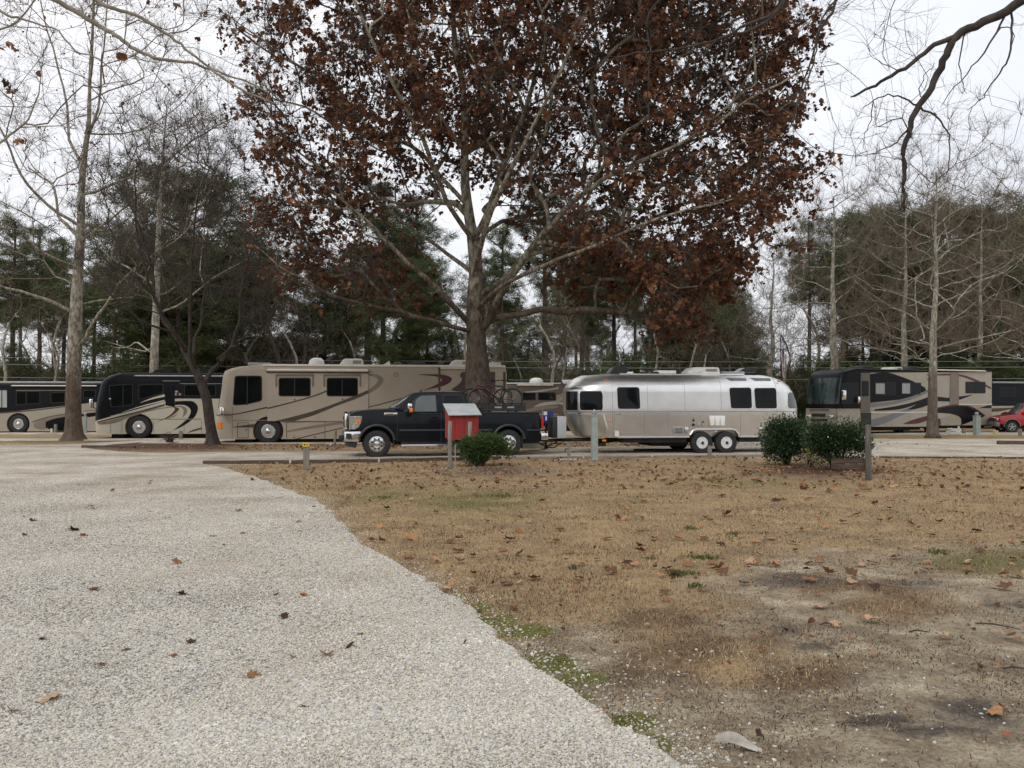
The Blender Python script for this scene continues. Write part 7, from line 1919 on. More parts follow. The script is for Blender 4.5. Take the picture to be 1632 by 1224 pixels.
build_tree('overhanging_tree', TN, baseR, dark_bark, twig_dark, 'dark rough bough with a broken hanging end reaching in from the upper right', tw=twN, rt=.0022, e=.5, thick=.018, flare=1.3)
# dark thin boughs before the brown crown, from a second tree beyond the right edge
base2 = np.array([11.5, 14.5, 0.]); T2 = Tree(rn, base2); ids = T2.path([(11.4,14.5,2),(11.2,14.4,4.5),(10.8,14.3,7),(10.3,14.2,9.5)], start=0, sub=3)
for j, i in enumerate(ids): T2.fix[i] = .30-.15*j/len(ids)
T2.fix[0] = .33; q2 = lambda x, y, Y=13.0: tuple(at(x, y, Y))
for L, r0, r1 in [([(9.5,14,8.6),(8,13.5,8.9),q2(1420,-120),q2(1330,-60),q2(1260,-10),q2(1215,40),q2(1150,60),q2(1080,78),q2(1015,85),q2(960,100),q2(930,118)], .042, .006),
                  ([q2(1260,-10),q2(1235,20),q2(1180,45),q2(1130,75),q2(1120,100)], .035, .006), ([q2(1215,-30),q2(1215,40),q2(1190,120),q2(1160,180)], .02, .005), ([(9.5,14,8.6),q2(1400,-40),q2(1340,-5),q2(1310,30),q2(1300,80),q2(1290,120),q2(1275,160),q2(1258,205)], .022, .005),
                  ([q2(1400,-110),q2(1260,-60),q2(1100,-30),q2(1036,20),q2(1035,90),q2(1033,170),q2(1038,215)], .03, .006)]: T2.path(L, rad=(r0, r1), jit=.008, sub=4)
p2 = np.array([q2(rn.uniform(930, 1480), rn.uniform(-60, 250), 13+rn.uniform(-1.4, 1.4)) for _ in range(56)])
T2.reach(p2, k=.25, step=.35, jit=.06, up=.0, zmin=4, bow=.5); A, D_ = tipdirs(T2, T2.tips)
build_tree('overhanging_tree', T2, base2, dark_bark, twig_dark, 'thin dark bough drooping in front of the brown leaved crown from above', tw=twigs(rn, A, D_, 3, .6, .003, up=-.05, spread=.7, sub=2), rt=.0032, e=.5, thick=.025, flare=1.3)
# near left sycamore: long pale limbs crossing the top left corner
base3 = np.array([-12.5, 13.5, 0.]); T3_ = Tree(rn, base3); ids = T3_.path([(-12.4,13.5,2),(-12.2,13.5,4.5),(-12,13.6,7),(-11.6,13.6,9)], start=0, sub=3)
for j, i in enumerate(ids): T3_.fix[i] = .30-.15*j/len(ids)
T3_.fix[0] = .34; q3 = lambda x, y, Y=12.5: tuple(at(x, y, Y))
for L, r0, r1 in [([(-11,13.2,7.6),(-9.2,12.8,8.1),q3(-60,-60),q3(30,-40),q3(80,-5),q3(130,25),q3(165,45),q3(190,60),q3(215,78),q3(245,92),q3(285,98),q3(320,104),q3(350,120),q3(380,140),q3(440,165)], .05, .012),
                  ([(-11,13.2,7.8),(-8.5,12.8,8.6),q3(40,-90),q3(110,-30),q3(160,5),q3(205,20),q3(245,40),q3(280,65),q3(310,90),q3(350,115),q3(395,130),q3(430,150)], .042, .010),
                  ([(-11.3,13.3,7),(-9,12.6,7.4),q3(-40,-10),q3(0,18),q3(40,32),q3(90,45)], .04, .010), ([q3(90,45),q3(120,80),q3(165,100),q3(200,130),q3(240,150)], .014, .004),
                  ([(-11.3,13.3,6.2),(-9.2,12.6,6.4),q3(-50,40),q3(0,50),q3(50,10),q3(60,-30)], .03, .008), ([(-11.4,13.3,5),(-9,12.6,5.2),q3(-30,240),q3(15,215),q3(45,190),q3(60,150),q3(68,100)], .03, .006)]: T3_.path(L, rad=(r0, r1), jit=.008, sub=4)
p3 = np.array([q3(rn.uniform(-30, 440), rn.uniform(-60, 240)**1.0, 12.5+rn.uniform(-1.2, 1.2)) for _ in range(100)])
T3_.reach(p3, k=.25, step=.35, jit=.06, up=.0, zmin=3.5, bow=.5); A, D_ = tipdirs(T3_, T3_.tips); tw3 = twigs(rn, A, D_, 3, .55, .003, up=.0, spread=.8, sub=2)
nearL = build_tree('overhanging_tree', T3_, base3, mat('smooth_olive_bark', (.16,.14,.105), (.29,.26,.205), rough=.85, scale=5, bump=.3), twig_tan, 'long pale sycamore boughs with seed balls arching across the top left corner', tw=tw3, rt=.0032, e=.5, thick=.025, flare=1.3)
hang_on(tw3, base3, nearL, 90, 16, rn, .028, .09)

# far-off wood across the campground, behind the photographer: one low mass (it shows in the windows and paint)
rg = np.random.default_rng(19); n = 2600; X = rg.uniform(-190, 190, n); Y = -rg.uniform(85, 125, n); Z = rg.random(n)**.8*(6.5+3*vnoise(X, Y, .05, 5))
me = scatter_mesh('distant_wood', np.stack([X, Y, Z], 1), rg.random((n, 3))*6.28, 4.0+3.5*rg.random(n), rg.random(n), 3, rg)
tag(scatter_obj('distant_wood', me, clumps), 'far-off low wood across the campground behind the camera', kind='stuff')
# say where each of the many background trees stands
def where(x, Y):
    px = 816+FPX*x/Y
    for lim, t in ((150, 'above the dark motorhome at far left'), (345, 'above the black and cream motorhome'), (560, 'above the front half of the tan motorhome'), (800, 'above the rear half of the tan motorhome'), (905, 'above the brown motorhome'),
                   (1080, 'above the front half of the silver trailer'), (1270, 'above the rear half of the silver trailer'), (1430, 'above the front of the turned motorhome'), (1580, 'above the rear of the turned motorhome')):
        if px < lim: return t
    return 'above the red car'
for gname, stem in (('bare trees in the woods behind the motorhomes', ('low', 'mid height', 'tall')), ('distant pines in the woods', ('low', 'mid height', 'tall')), ('young pines in the undergrowth', ('low', 'mid height', 'taller'))):
    kind_ = {'bare trees in the woods behind the motorhomes': 'bare grey-brown tree among the pines', 'distant pines in the woods': 'distant pine', 'young pines in the undergrowth': 'young bushy pine'}[gname]
    L = [o for o in COL.objects if o.parent is None and o.get('group') == gname and o['label'] in ('bare grey-brown tree among the pines behind the motorhomes', 'distant pine in the belt of woods behind the motorhomes', 'young bushy pine low in the woods behind the motorhomes')]
    zones = {}
    for o in L: zones.setdefault(where(o.location.x, o.location.y), []).append(o)
    for z, M in zones.items():
        M.sort(key=lambda o: o.scale.z/o.location.y)
        for k, o in enumerate(M): o['label'] = '%s %s %s' % (stem[min(2, int(3*k/len(M)))] if len(M) > 1 else 'single', kind_, z)
# ================================================================== SMALL THINGS
post_m = mat('weathered_post', (.16,.145,.12), (.27,.25,.215), rough=.9, scale=5, bump=.6, bscale=20, stretch=(4,4,.4))
timber_m = mat('dark_timber', (.055,.036,.026), (.12,.085,.062), rough=.95, scale=4, bump=.6, bscale=14, stretch=(.5,4,4))
timber_p = mat('grey_timber', (.17,.14,.11), (.27,.235,.19), rough=.95, scale=4, bump=.5, bscale=14, stretch=(.5,4,4))
# edging timbers, each one a thing
def timber(p0, p1, h, m, label, wd=.13, z=.0):
    a = Vector((p0[0], p0[1], 0)); b = Vector((p1[0], p1[1], 0)); d = b-a; L = d.length
    mb = MB(); n = 6; V = []
    rg = random.Random(int(abs(a.x)*97+abs(a.y)*13))
    for k in range(n+1):
        x = L*k/n; j = rg.uniform(-.006, .006)
        V += [(x, -wd/2, 0), (x, -wd/2+j, h*.8), (x, -wd/4, h+j), (x, wd/4, h+j), (x, wd/2, h*.8), (x, wd/2, 0)]
    F = [(k*6+i, k*6+(i+1)%6, k*6+6+(i+1)%6, k*6+6+i) for k in range(n) for i in range(6)]+[(5,4,3,2,1,0), tuple(n*6+i for i in range(6))]
    o = mb.add(V, F).build('landscape_timber', m, None, bevel=.006, loc=(a.x, a.y, z), rz=atan2(d.y, d.x))
    return tag(o, label, 'edging timber', 'timbers edging the gravel road')
px_ = [322, 462, 604, 742, 800]; py_ = [739.8, 739.0, 736.6, 733.6, 732]
tl = ['edging timber at the drive corner, leftmost of the row along the lawn', 'edging timber passing behind the yellow arrow post', 'edging timber under the pickup front wheel line', 'short edging timber behind the red box']
for k in range(4):
    a = gxy((px_[k]+2, py_[k])); b = gxy((px_[k+1]-2, py_[k+1])); timber(a, b, .10, timber_m, tl[k])
tl = ['pale edging timber right of the round bush', 'pale edging timber below the trailer nose', 'pale edging timber before the trailer wheels', 'pale edging timber reaching the hedge']
qx = [806, 930, 1040, 1140, 1232]
for k in range(4):
    a = gxy((qx[k]+2, 731.5-(qx[k]-806)*.009)); b = gxy((qx[k+1]-2, 731.5-(qx[k+1]-806)*.009)); timber(a, b, .07, timber_p, tl[k])
timber(gxy((1402, 729.8)), gxy((1516, 730.3)), .05, timber_m, 'low edging timber on the lawn side right of the round post')
timber(gxy((1519, 730.3)), gxy((1650, 730.8)), .05, timber_m, 'low edging timber running out of frame at right below the gravel court')
timber(gxy((1590, 709)), gxy((1720, 709.5)), .16, timber_m, 'dark log lying on the gravel by the right frame edge', wd=.18, z=.012)
timber(gxy((131, 714.5)), gxy((215, 715.5)), .12, timber_m, 'edging timber at the tip of the mulched bed on the left')
timber(gxy((1010, 719)), gxy((1150, 718.5)), .07, timber_m, 'dark edging timber lying under the silver trailer', z=.012)
# arrow post
def round_post(p, r, h, label, name='wooden_post', m=None, cap=True, grp=None):
    prof = [(r*1.03, 0), (r, h*.5), (r*.97, h-.02), (r*.7, h)] if cap else [(r, 0), (r, h)]
    o = MB().lathe(prof, (0, 0, 0), axis='z', n=14).build(name, m or post_m, None, smooth=50, loc=(p[0], p[1], 0)); return tag(o, label, 'post', grp)
p = gnd(488, 749.5); ar = empty('arrow_sign_post', (p.x, p.y, 0), radians(4)); tag(ar, 'short grey wooden post with a yellow arrow and number plate on top', 'post')
MB().box((-.07, -.045, 0), (.07, .045, .66)).build('post', post_m, ar, bevel=.008)
yel = mat('yellow_plate', (.62,.42,.03), (.70,.48,.045), rough=.5, scale=9); blk = mat('black_print', (.012,.012,.012), (.02,.02,.02), rough=.6)
sg_ = MB().box((-.085, -.062, .585), (.085, -.046, .685)).build('sign_plate', yel, ar, bevel=.004)
MB().slab([(-.062,.635),(-.028,.662),(-.028,.645),(.005,.645),(.005,.625),(-.028,.625),(-.028,.608)], -.0655, -.063).build('arrow', blk, sg_)
MB().box((.032, -.0655, .61), (.046, -.063, .66)).build('numeral', blk, sg_)
# red box on posts with sloping roof
red_w = mat('faded_red_boards', (.24,.018,.016), (.31,.028,.023), rough=.7, scale=2.5, bump=.25, bscale=9, stretch=(3,3,.5), c3=(.40,.07,.055))
roof_g = mat('galvanised_roof', (.40,.42,.41), (.50,.53,.51), rough=.55, metal=.15, scale=3.5)
p = gnd(740, 737.5); bx = empty('utility_box', (p.x, p.y, 0), radians(17)); tag(bx, 'faded red wooden box with a sloping grey metal roof, in front of the pickup', 'box')
w_, d_, zb, zt0, zt1 = .80, .60, .68, 1.36, 1.60
V = [(-w_/2,0,zb-.06),(w_/2,0,zb+.02),(w_/2,0,zt0),(-w_/2,0,zt0),(-w_/2,d_,zb),(w_/2,d_,zb),(w_/2,d_,zt1-.01),(-w_/2,d_,zt1-.01)]
bb_ = MB()
for k in range(6):      # front boards
    x0 = -w_/2+w_*k/6; bb_ = MB().box((x0+.002, -.012-.002*(k%2), zb-.05+.012*k), (x0+w_/6-.002, .006, zt0-.01)); bb_.build('board', red_w, bx)
MB().slab([(0.0, zb-.04), (d_, zb), (d_, zt1-.02), (0.0, zt0-.02)], -w_/2-.012, -w_/2+.012).build('side_panel', red_w, bx, loc=(0, 0, 0))
for c in list(bx.children):
    if c.name.startswith('side_panel'):
        for v in c.data.vertices: v.co = (v.co.y, v.co.x, v.co.z)
MB().box((w_/2-.012, .006, zb), (w_/2+.012, d_, zt0)).build('side_board', red_w, bx); MB().box((-w_/2+.012, d_-.02, zb), (w_/2-.012, d_, zt1-.03)).build('back_board', red_w, bx); MB().box((-w_/2+.013, .008, zb), (w_/2-.013, d_-.022, zb+.02)).build('floor_board', red_w, bx)
th = atan2(zt1-zt0, d_)
V = [(-w_/2-.07, -.10, zt0-.045), (w_/2+.07, -.10, zt0-.035), (w_/2+.07, d_+.05, zt1+.03), (-w_/2-.07, d_+.05, zt1+.03)]
V += [(x, y, z+.018) for x, y, z in V]; MB().add(V, [(0,1,2,3),(7,6,5,4),(0,4,5,1),(1,5,6,2),(2,6,7,3),(3,7,4,0)]).build('roof', roof_g, bx)
for x in (-w_/2+.06, w_/2-.06): MB().box((x-.045, d_*.5-.045, 0), (x+.045, d_*.5+.045, zb)).build('leg', post_m, bx)
p = gnd(717, 746.5); round_post(p, .052, 1.20, 'weathered round post standing left of the red box')
p = gnd(749, 741); round_post(p, .055, 1.16, 'weathered post with a pointed top in front of the red box')
p = gnd(725.5, 748); tag(MB().tube([(0,0,0),(0,0,.62)], .012, n=8).build('metal_stake', grey_metal, None, loc=(p.x, p.y, 0)), 'thin metal stake beside the red box', 'stake')
# tall round post by the hedge and the dark board behind
p = gnd(1384, 767); rp2 = empty('wooden_post', (p.x, p.y, 0)); tag(rp2, 'tall dark round post at the right end of the hedge', 'post')
MB().lathe([(.066, 0), (.062, .6), (.06, 1.17), (.045, 1.2)], (0, 0, 0), axis='z', n=16).build('post', mat('dark_post', (.07,.062,.052), (.15,.135,.115), rough=.9, scale=5, bump=.6, bscale=20, stretch=(4,4,.4)), rp2, smooth=50)
for k, z in enumerate((.30, .42)): MB().box((-.75, .066, z-.05), (-.0, .095, z+.055)).build('plank', timber_m, rp2)
MB().box((-.07, -.02, .90), (-.064, .03, .96)).build('tag_plate', grey_metal, rp2)
# small stubs
p = gnd(907, 733); st = empty('hookup_stub', (p.x, p.y, 0)); tag(st, 'short wooden stub with a tap on a flat plate, below the trailer tongue', 'post')
MB().box((-.045, -.045, 0), (.045, .045, .48)).build('stub', post_m, st, bevel=.01); MB().box((-.30, -.12, 0), (.30, .14, .035)).build('base_plate', roof_g, st, bevel=.01); MB().tube([(-.045,0,.33),(-.11,0,.32),(-.12,0,.22)], .02).build('tap', timber_m, st)
p = gnd(1131, 730.5); tag(MB().box((-.055,-.05,0),(.055,.05,.38)).build('wooden_stub', timber_p, None, bevel=.01, loc=(p.x,p.y,0)), 'short stub post in front of the trailer wheels', 'post')
p = gnd(533, 711.5); hs = empty('hookup_stub', (p.x, p.y, 0)); tag(hs, 'leaning wooden stub on a flat slab beside the pickup bumper', 'post')
MB().tube([(0,0,0),(.05,0,.62)], .05, n=8).build('stub', timber_p, hs); MB().box((-.5,-.2,0),(.2,.25,.04)).build('base_plate', post_m, hs); MB().tube([(-.14,0,.04),(-.14,0,.12)], .03).build('tap', plastic_white, hs)
for (x, y, h, l) in ((288, 701.5, .42, 'short wooden stub before the black and cream motorhome'), (88.5, 690.5, .5, 'short wooden stub left of the left tree trunk'), (1556-20, 692, .3, 'low dark stub left of the right hookup pillar'), (1626, 695, .35, 'low wooden stub before the red car wheel')):
    p = gnd(x, y); tag(MB().box((-.07,-.06,0),(.07,.06,h)).build('wooden_stub', timber_p, None, bevel=.01, loc=(p.x,p.y,0)), l, 'post')
p = gnd(86.5, 690.8); tag(MB().tube([(0,0,0),(0,0,.28)], .05, n=10).build('sewer_pipe', plastic_white, None, loc=(p.x-.1,p.y-.1,0)), 'white pipe stub beside the left tree', 'pipe')
p = gnd(1528, 692.5); tag(MB().tube([(0,0,0),(0,0,.45)], .05, n=10).build('sewer_pipe', plastic_white, None, loc=(p.x,p.y,0)), 'white pipe standing beside the coiled hose', 'pipe')
# hookup pillars: green-grey pillar with a lantern top
pil_m = mat('pale_green_pillar', (.27,.32,.29), (.33,.38,.35), rough=.6, scale=4); lamp_m = mat('lantern_glass', (.22,.24,.24), (.32,.34,.34), rough=.25, scale=8)
def pillar(px, py, h, w, label, d=None):
    p = gnd(px, py); r = empty('hookup_pillar', (p.x, p.y, 0), radians(12)); tag(r, label, 'hookup pillar', 'hookup pillars at the pads')
    MB().box((-w/2, -w/2, 0), (w/2, w/2, h)).build('pillar', pil_m, r, bevel=.012); MB().box((w*.1, -w/2-.012, h*.42), (w*.42, -w/2, h*.93)).build('cover', pil_m, r, bevel=.004)
    MB().box((-w*.55, -w*.55, h), (w*.55, w*.55, h+.03)).build('cap', pil_m, r, bevel=.01)
    l = MB().lathe([(w*.22,0),(w*.36,.03),(w*.36,.09),(w*.30,.11)], (0,0,h+.03), axis='z', n=14).build('lantern', lamp_m, r, smooth=50)
    MB().lathe([(w*.42,0),(w*.36,.03),(w*.1,.06)], (0,0,h+.14), axis='z', n=14).build('lantern_cap', grey_metal, l, smooth=50); MB().lathe([(w*.2,0),(w*.2,.012)], (0,0,h+.085), axis='z', n=12).build('louvre', blackplastic, l)
    return r
pillar(947.5, 734, 1.28, .17, 'tall pale green hookup pillar in front of the trailer nose')
pillar(1557, 694, 1.0, .26, 'pale green hookup pillar between the turned motorhome and the red car')
pillar(135.5, 692, .95, .16, 'pale green hookup pillar right of the left tree trunk')
pillar(1600, 690, .6, .16, 'small hookup pillar half hidden by the red car') if False else None
# coiled hose, yellow bucket
p = gnd(1519, 694.5); g = MB(); rg = random.Random(4)
g.tube([(cos(a)*(.34+.06*sin(a*2.3))+a*.004, sin(a)*.22, .05+.10*rg.random()+.012*a) for a in [k*.45 for k in range(52)]], .026, n=6)
tag(g.build('coiled_hose', mat('white_hose', (.60,.62,.60), (.72,.74,.72), rough=.5), None, smooth=60, loc=(p.x, p.y, 0)), 'tangled white hose lying by the turned motorhome', 'hose')
p = gnd(1587, 692.5); tag(MB().lathe([(.10,0),(.13,.2),(.12,.21)], (0,0,0), axis='z', n=14).build('yellow_tub', mat('pale_yellow', (.6,.5,.22), (.66,.56,.28), rough=.5), None, loc=(p.x, p.y, 0)), 'small pale yellow tub on the ground before the red car', 'tub')
# cream propane cover and small blue flag behind the tailgate
p = Rr.o + Rr.d*(hx-.55) + Rr.n*2.6; cv = MB()
rgp = random.Random(3); prof = [(.34,0),(.36,.35),(.33,.75),(.22,1.05),(.05,1.15)]
cv.lathe([(r*1.0, h) for r, h in prof], (0,0,0), axis='z', n=18)
for i, v in enumerate(cv.v): cv.v[i] = (v[0]*(1.15+.06*sin(i*1.7)), v[1]*1.0+.02*sin(i*2.9), v[2]+.1)
tag(cv.build('propane_cover', mat('cream_tarp', (.48,.44,.34), (.58,.54,.43), rough=.8, scale=5, bump=.6), None, smooth=60, loc=(p.x+.35, p.y, 0)), 'cream propane cover standing behind the pickup tailgate', 'grill')
p = at(866, 672, 29.6); fl = empty('yard_flag', (p.x, p.y, 0), radians(8)); tag(fl, 'small blue and white yard flag showing over the tailgate', 'flag')
MB().tube([(-.02,0,0),(-.02,0,1.48)], .01).build('pole', grey_metal, fl)
blue = mat('flag_blue', (.03,.04,.22), (.04,.055,.28), rough=.8); fV = []; nx = 8
for i in range(nx+1):
    for j in range(5): fV.append((.34*i/nx, .03*sin(i*.9+j*.5), 1.00+.40*j/4))
fF = [(i*5+j, i*5+j+1, i*5+6+j, i*5+5+j) for i in range(nx) for j in range(4)]
f_ = MB().add(fV, fF).build('cloth', blue, fl, smooth=60); MB().box((.0,-.045,1.26),(.12,-.036,1.38)).build('white_mark', plastic_white, f_); MB().box((.06,-.045,1.08),(.11,-.036,1.22)).build('white_mark', plastic_white, f_)
MB().lathe([(.05,-.045),(.05,-.036)], (.24,0,1.06), n=14).build('red_mark', redlens, f_)
# American flag on a pole
p = at(1245, 640, 57); us = empty('flag_pole', (p.x, p.y, 0)); tag(us, 'thin pole with a limp striped red, white and blue flag beyond the trailer', 'flag')
zt = at(1245, 538, 57).z; zf0 = at(1245, 600, 57).z; zf1_ = at(1245, 556, 57).z
MB().tube([(0,0,0),(0,0,zt)], [.05,.03]).build('pole', gasket, us)
redc = mat('flag_red', (.27,.03,.04), (.33,.05,.06), rough=.8); whc = mat('flag_white', (.68,.66,.66), (.76,.74,.74), rough=.8)
for k in range(7):
    V = []
    for i in range(9):
        z = zf1_+(zf0-zf1_)*i/8; 
        for t in (0, 1): x = .05+(k+t)*.038+.02*sin(i*.8+k); V.append((x, -.05+.05*sin((k+t)*1.3+i*.3), z-(k+t)*.05))
    F = [(2*i, 2*i+1, 2*i+3, 2*i+2) for i in range(8)]; m_ = redc if k % 2 == 0 else whc
    MB().add(V, F).build('stripe', m_, us, smooth=60)
MB().box((.05,-.12,zf1_-.35),(.16,-.08,zf1_-.02)).build('canton', blue, us)
# utility pole with a lamp, and wires
p = at(181, 640, 60); up_ = empty('utility_pole', (p.x, p.y, 0)); tag(up_, 'brown wooden utility pole with a small grey box, behind the black motorhome', 'utility pole')
MB().tube([(0,0,0),(0,0,at(181,500,60).z)], [.16,.12], n=10).build('pole', mat('pole_brown', (.13,.08,.06), (.2,.13,.1), rough=.9, scale=5), up_); zb_x = at(181,560,60).z
MB().box((.15,-.2,zb_x-.2),(.5,.1,zb_x+.3)).build('lamp_box', roof_g, up_, bevel=.02)  # box-shaped light fixture on the pole
wire_m = mat('wire', (.20,.20,.20), (.25,.25,.25), rough=.5)
for k, (y0, y1, Y) in enumerate(((577, 583, 56), (598, 601, 57), (566, 574, 58))):
    a = at(-300, y0, Y); b = at(1900, y1, Y); pts_ = [a.lerp(b, t/24)+Vector((0,0,-.5*(1-(2*t/24-1)**2)*.5)) for t in range(25)]
    tag(MB().tube(pts_, .016, n=4, cap=False).build('overhead_wire', wire_m), ['overhead wire, middle one of three crossing behind the motorhomes', 'overhead wire, lowest of three crossing just over the roofs', 'overhead wire, highest of three crossing behind the motorhomes'][k], 'wire')

# ---------------------------------------------------------------- shrubs
def shrub_leafm(name, tints, tr=.2, rough=.4, spec=.5): return mat(name, (1,1,1), rough=rough, spec=spec, trans=tr, tint=tints)
def oval_leaf(name, m, L=1.0, W=.45, fold=.15):
    V = [(0,0,0),(.3*L,W*.5,fold),(.3*L,-W*.5,fold),(.7*L,W*.42,fold*.8),(.7*L,-W*.42,fold*.8),(L,0,-.05),(.35*L,0,0),(.7*L,0,-.02)]
    me = bpy.data.meshes.new(name); me.from_pydata(V, [], [(0,6,1),(0,2,6),(6,7,3,1),(6,2,4,7),(7,5,3),(7,4,5)]); me.materials.append(m); return proto(name, me)
def shrub(name, base, lobes, n, protos, stems, label, ls, seed, stemm=gray_bark, shell=.55, group=None, up=.6, dots=None):
    """leafy shrub: stems from the ground, leaves set on twigs through overlapping masses"""
    rg = np.random.default_rng(seed); root = empty(name, (base[0], base[1], 0)); tag(root, label, 'shrub', group)
    vol = np.array([l[3]*l[4]*l[5] for l in lobes]); pick = rg.choice(len(lobes), n, p=vol/vol.sum()); L = np.array(lobes)[pick]
    d = rg.normal(0, 1, (n, 3)); d /= np.linalg.norm(d, axis=1, keepdims=True); rad = (shell+(1-shell)*rg.random((n, 1)))*(1+.16*rg.normal(0, 1, (n, 1))*(rg.random((n, 1)) < .35)); 
    P = L[:, :3]+d*rad*L[:, 3:6]
    nn = vnoise(P[:, 0]*3+P[:, 1]*2+20, P[:, 2]*3+20, 1.3, seed, 3); k = (nn > .33+.12*rg.random(n)) & (P[:, 2] > .08); P = P[k]; d = d[k]; n = len(P)
    # outward lumps so the outline is uneven
    P += d*(nn[k][:, None]-.5)*.28 + d*((rg.random((n, 1)) < .14)*rg.random((n, 1))*.16*(d[:, 2:3] > 0)); P += d*((vnoise(np.arctan2(d[:,1],d[:,0])*2.2+9, d[:,2]*2.5+9, 2.0, seed+50, 2)-.5)*.36)[:, None]
    dirs = d+rg.normal(0, .55, (n, 3)); dirs[:, 2] += up; az = np.arctan2(dirs[:, 1], dirs[:, 0]); el_ = np.arctan2(dirs[:, 2], np.hypot(dirs[:, 0], dirs[:, 1]))
    rot = np.stack([rg.normal(0, .6, n), -el_, az], 1)
    o = scatter_obj('foliage', scatter_mesh('foliage', P, rot, ls*(.6+.8*rg.random(n)), np.clip(rg.random(n), 0, 1), len(protos), rg), protos, root); o['kind'] = 'stuff'
    ch = []
    for k in range(stems):
        l = lobes[rg.integers(0, len(lobes))]; a = rg.random()*6.28; tip_ = np.array(l[:3])+np.array([cos(a)*l[3], sin(a)*l[4], rg.uniform(-.2, .8)*l[5]])*rg.uniform(.5, 1.0); b = np.array([rg.normal(0, .06), rg.normal(0, .06), 0])
        m_ = b*.6+tip_*.4; m_[2] += .1; ch.append((np.array([b, b*.8+m_*.2+np.array([0,0,.05]), m_+rg.normal(0, .03, 3), (m_+tip_)/2+rg.normal(0, .04, 3), tip_]), np.array([.022, .018, .013, .009, .003])))
    v, f = tubes(ch, 5); o = link('stems', np_mesh('stems', v, [f], [stemm]), root); o['kind'] = 'stuff'
    if dots:
        m_, nd, sz = dots; k = rg.integers(0, n, nd); o = scatter_obj('blooms', scatter_mesh('blooms', P[k]+d[k]*.05, rot[k], np.full(nd, sz), rg.random(nd), 1, rg), [oval_leaf('bloom', m_, 1, .9)], root); o['kind'] = 'stuff'
    return root
dg = shrub_leafm('camellia_leaf', [(.016,.034,.014),(.028,.056,.021),(.040,.078,.029),(.062,.105,.042),(.024,.046,.018)], .15, .35, .5)
lg = shrub_leafm('azalea_leaf', [(.04,.072,.022),(.065,.112,.032),(.095,.150,.046),(.13,.18,.065)], .3, .5, .3)
yl = shrub_leafm('yellow_leaf', [(.34,.27,.07),(.48,.39,.13),(.58,.50,.22)], .3, .6, .2)
dgp = [oval_leaf('leaf', dg)]; lgp = [oval_leaf('leaf', lg, 1, .3)]; ylp = [oval_leaf('leaf', yl, 1, .35)]
p = gnd(1254, 742.5); shrub('camellia_shrub', p, [(0,0,.74,.64,.58,.54),(-.30,.05,.86,.44,.5,.40),(.34,0,.84,.50,.5,.46),(0,0,1.04,.50,.4,.30),(.42,-.05,.55,.40,.38,.36),(-.34,0,.44,.30,.35,.28)], 15000, dgp, 26, 'left half of the dark green hedge, dense rounded shrub behind the trailer rear', .062, 3, dots=(redlens, 10, .05))
p = gnd(1334, 752.5); shrub('camellia_shrub', p, [(0,0,.74,.62,.55,.54),(-.34,.05,.88,.44,.45,.42),(.32,0,.84,.48,.45,.46),(.05,0,1.12,.56,.4,.28),(.44,-.05,.55,.34,.35,.42),(-.34,0,.58,.28,.35,.38)], 16000, dgp, 28, 'right half of the dark green hedge, beside the tall round post', .062, 4, dots=(whc, 9, .05))
p = gnd(1291, 747); shrub('yellow_shrub', p, [(0,0,.40,.22,.2,.28),(.05,0,.62,.12,.12,.16),(.1,0,.18,.22,.2,.14)], 420, ylp, 16, 'small yellow leaved bush between the two dark hedge shrubs', .05, 5, stemm=twig_tan, shell=.1)
p = gnd(764, 743.5); shrub('azalea_shrub', p, [(0,0,.52,.52,.45,.28),(-.32,0,.62,.32,.35,.22),(.30,0,.62,.36,.35,.24),(.22,0,.76,.30,.3,.16),(.56,0,.46,.24,.3,.22),(-.52,0,.64,.22,.25,.14),(-.20,.0,.74,.2,.2,.1)], 13000, lgp, 34, 'rounded light green shrub growing in front of the red box', .075, 6)
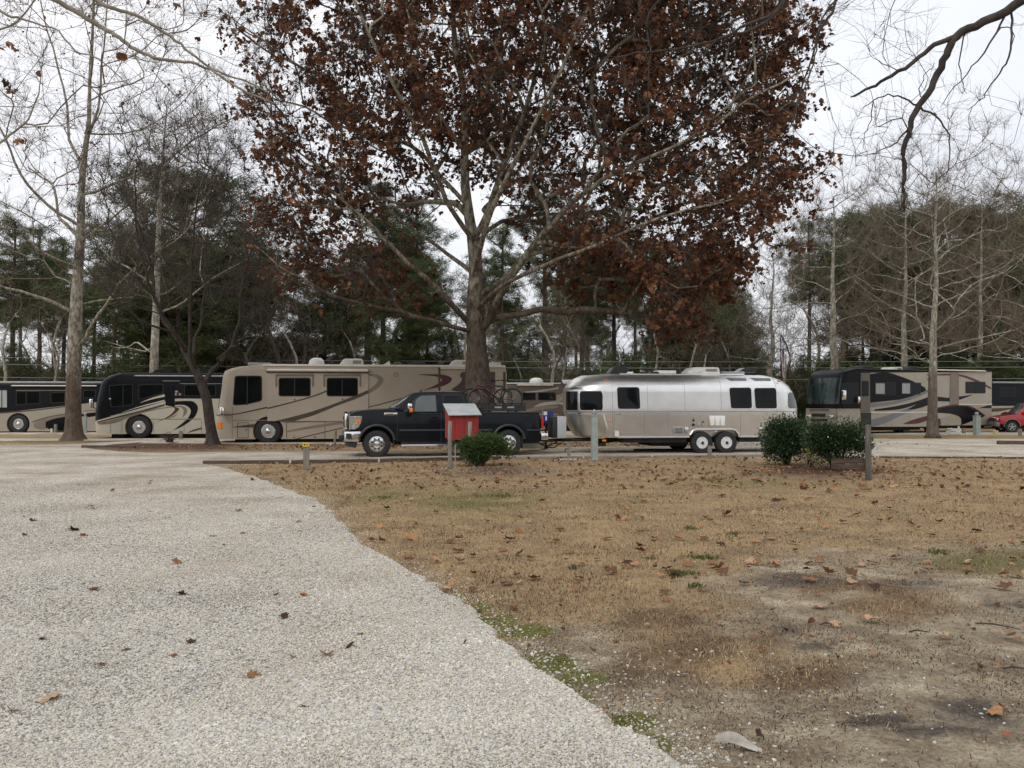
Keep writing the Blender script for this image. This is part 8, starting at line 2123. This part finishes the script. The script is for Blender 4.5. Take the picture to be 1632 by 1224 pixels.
p = gnd(270, 706.5); shrub('dead_shrub', p, [(0,0,.25,.5,.4,.22)], 260, [oval_leaf('leaf', mat('dead_leaf', (1,1,1), rough=.8, tint=[(.07,.035,.025),(.12,.06,.04)]), 1, .5)], 40, 'low brown twiggy bush in the mulched bed', .05, 7, stemm=twig_dark, shell=.0)
for o in COL.objects:
    if o.parent is None and o.name.startswith('camellia_shrub'): o.scale.z = .90
    if o.parent is None and o.name.startswith('azalea_shrub'): o.scale.z = .86
# pine-bark strands under the light green bush
rg = np.random.default_rng(15); n = 2600; c = gnd(785, 752); X = c.x+rg.normal(0, .75, n); Y = c.y+rg.normal(0, .55, n)
o = blades('straw_mulch', X, Y, gheight(X, Y)+.0, .05+.06*rg.random(n), mat('pine_straw', (1,1,1), rough=.8, inst=False, tint=[(.16,.10,.07),(.32,.24,.17),(.45,.37,.28)]), rg, wid=.003, lean=1.4); tag(o, 'heap of pale pine straw under the light green shrub', kind='stuff')
# bark scrap and twigs on the sand
p = gnd(1178, 1196); sc_m = mat('birch_scrap', (.26,.23,.19), (.46,.42,.37), rough=.9, scale=18, bump=.4); V = []
for i in range(9):
    t = i/8; w2 = .032*sin(pi*(.12+.8*t)); z = .02+.03*sin(pi*t*1.4)
    V += [(-.11+.22*t, -w2, z*.5), (-.11+.22*t, 0, z+.018), (-.11+.22*t, w2, z*.5)]
F = [(i*3+j, i*3+j+1, i*3+j+4, i*3+j+3) for i in range(8) for j in range(2)]
tag(MB().add(V, F).build('bark_scrap', sc_m, None, smooth=60, loc=(p.x, p.y, float(gheight(p.x, p.y))+.012), rz=radians(-28)), 'curled white scrap of bark on the sand at the bottom edge', 'bark')
for k, (x, y, L, rz, l) in enumerate(((1590, 1000, .30, -40, 'dark twig lying on bare soil at the right edge'), (1318, 996, .12, 15, 'short dark twig by the dark soil patch'), (1620, 1068, .16, -10, 'dark twig at the right frame edge'), (1465, 1010, .14, -8, 'thin twig right of the pale sand'), (720, 950, .0, 0, ''))):
    if L == 0: continue
    p = gnd(x, y); tag(MB().tube([(-L/2,0,.01),(-.1*L,.01,.02),(L/2,0,.012)], [.006,.007,.003], n=6).build('twig', twig_dark, None, loc=(p.x,p.y,float(gheight(p.x,p.y))+.005), rz=radians(rz)), l, 'twig')
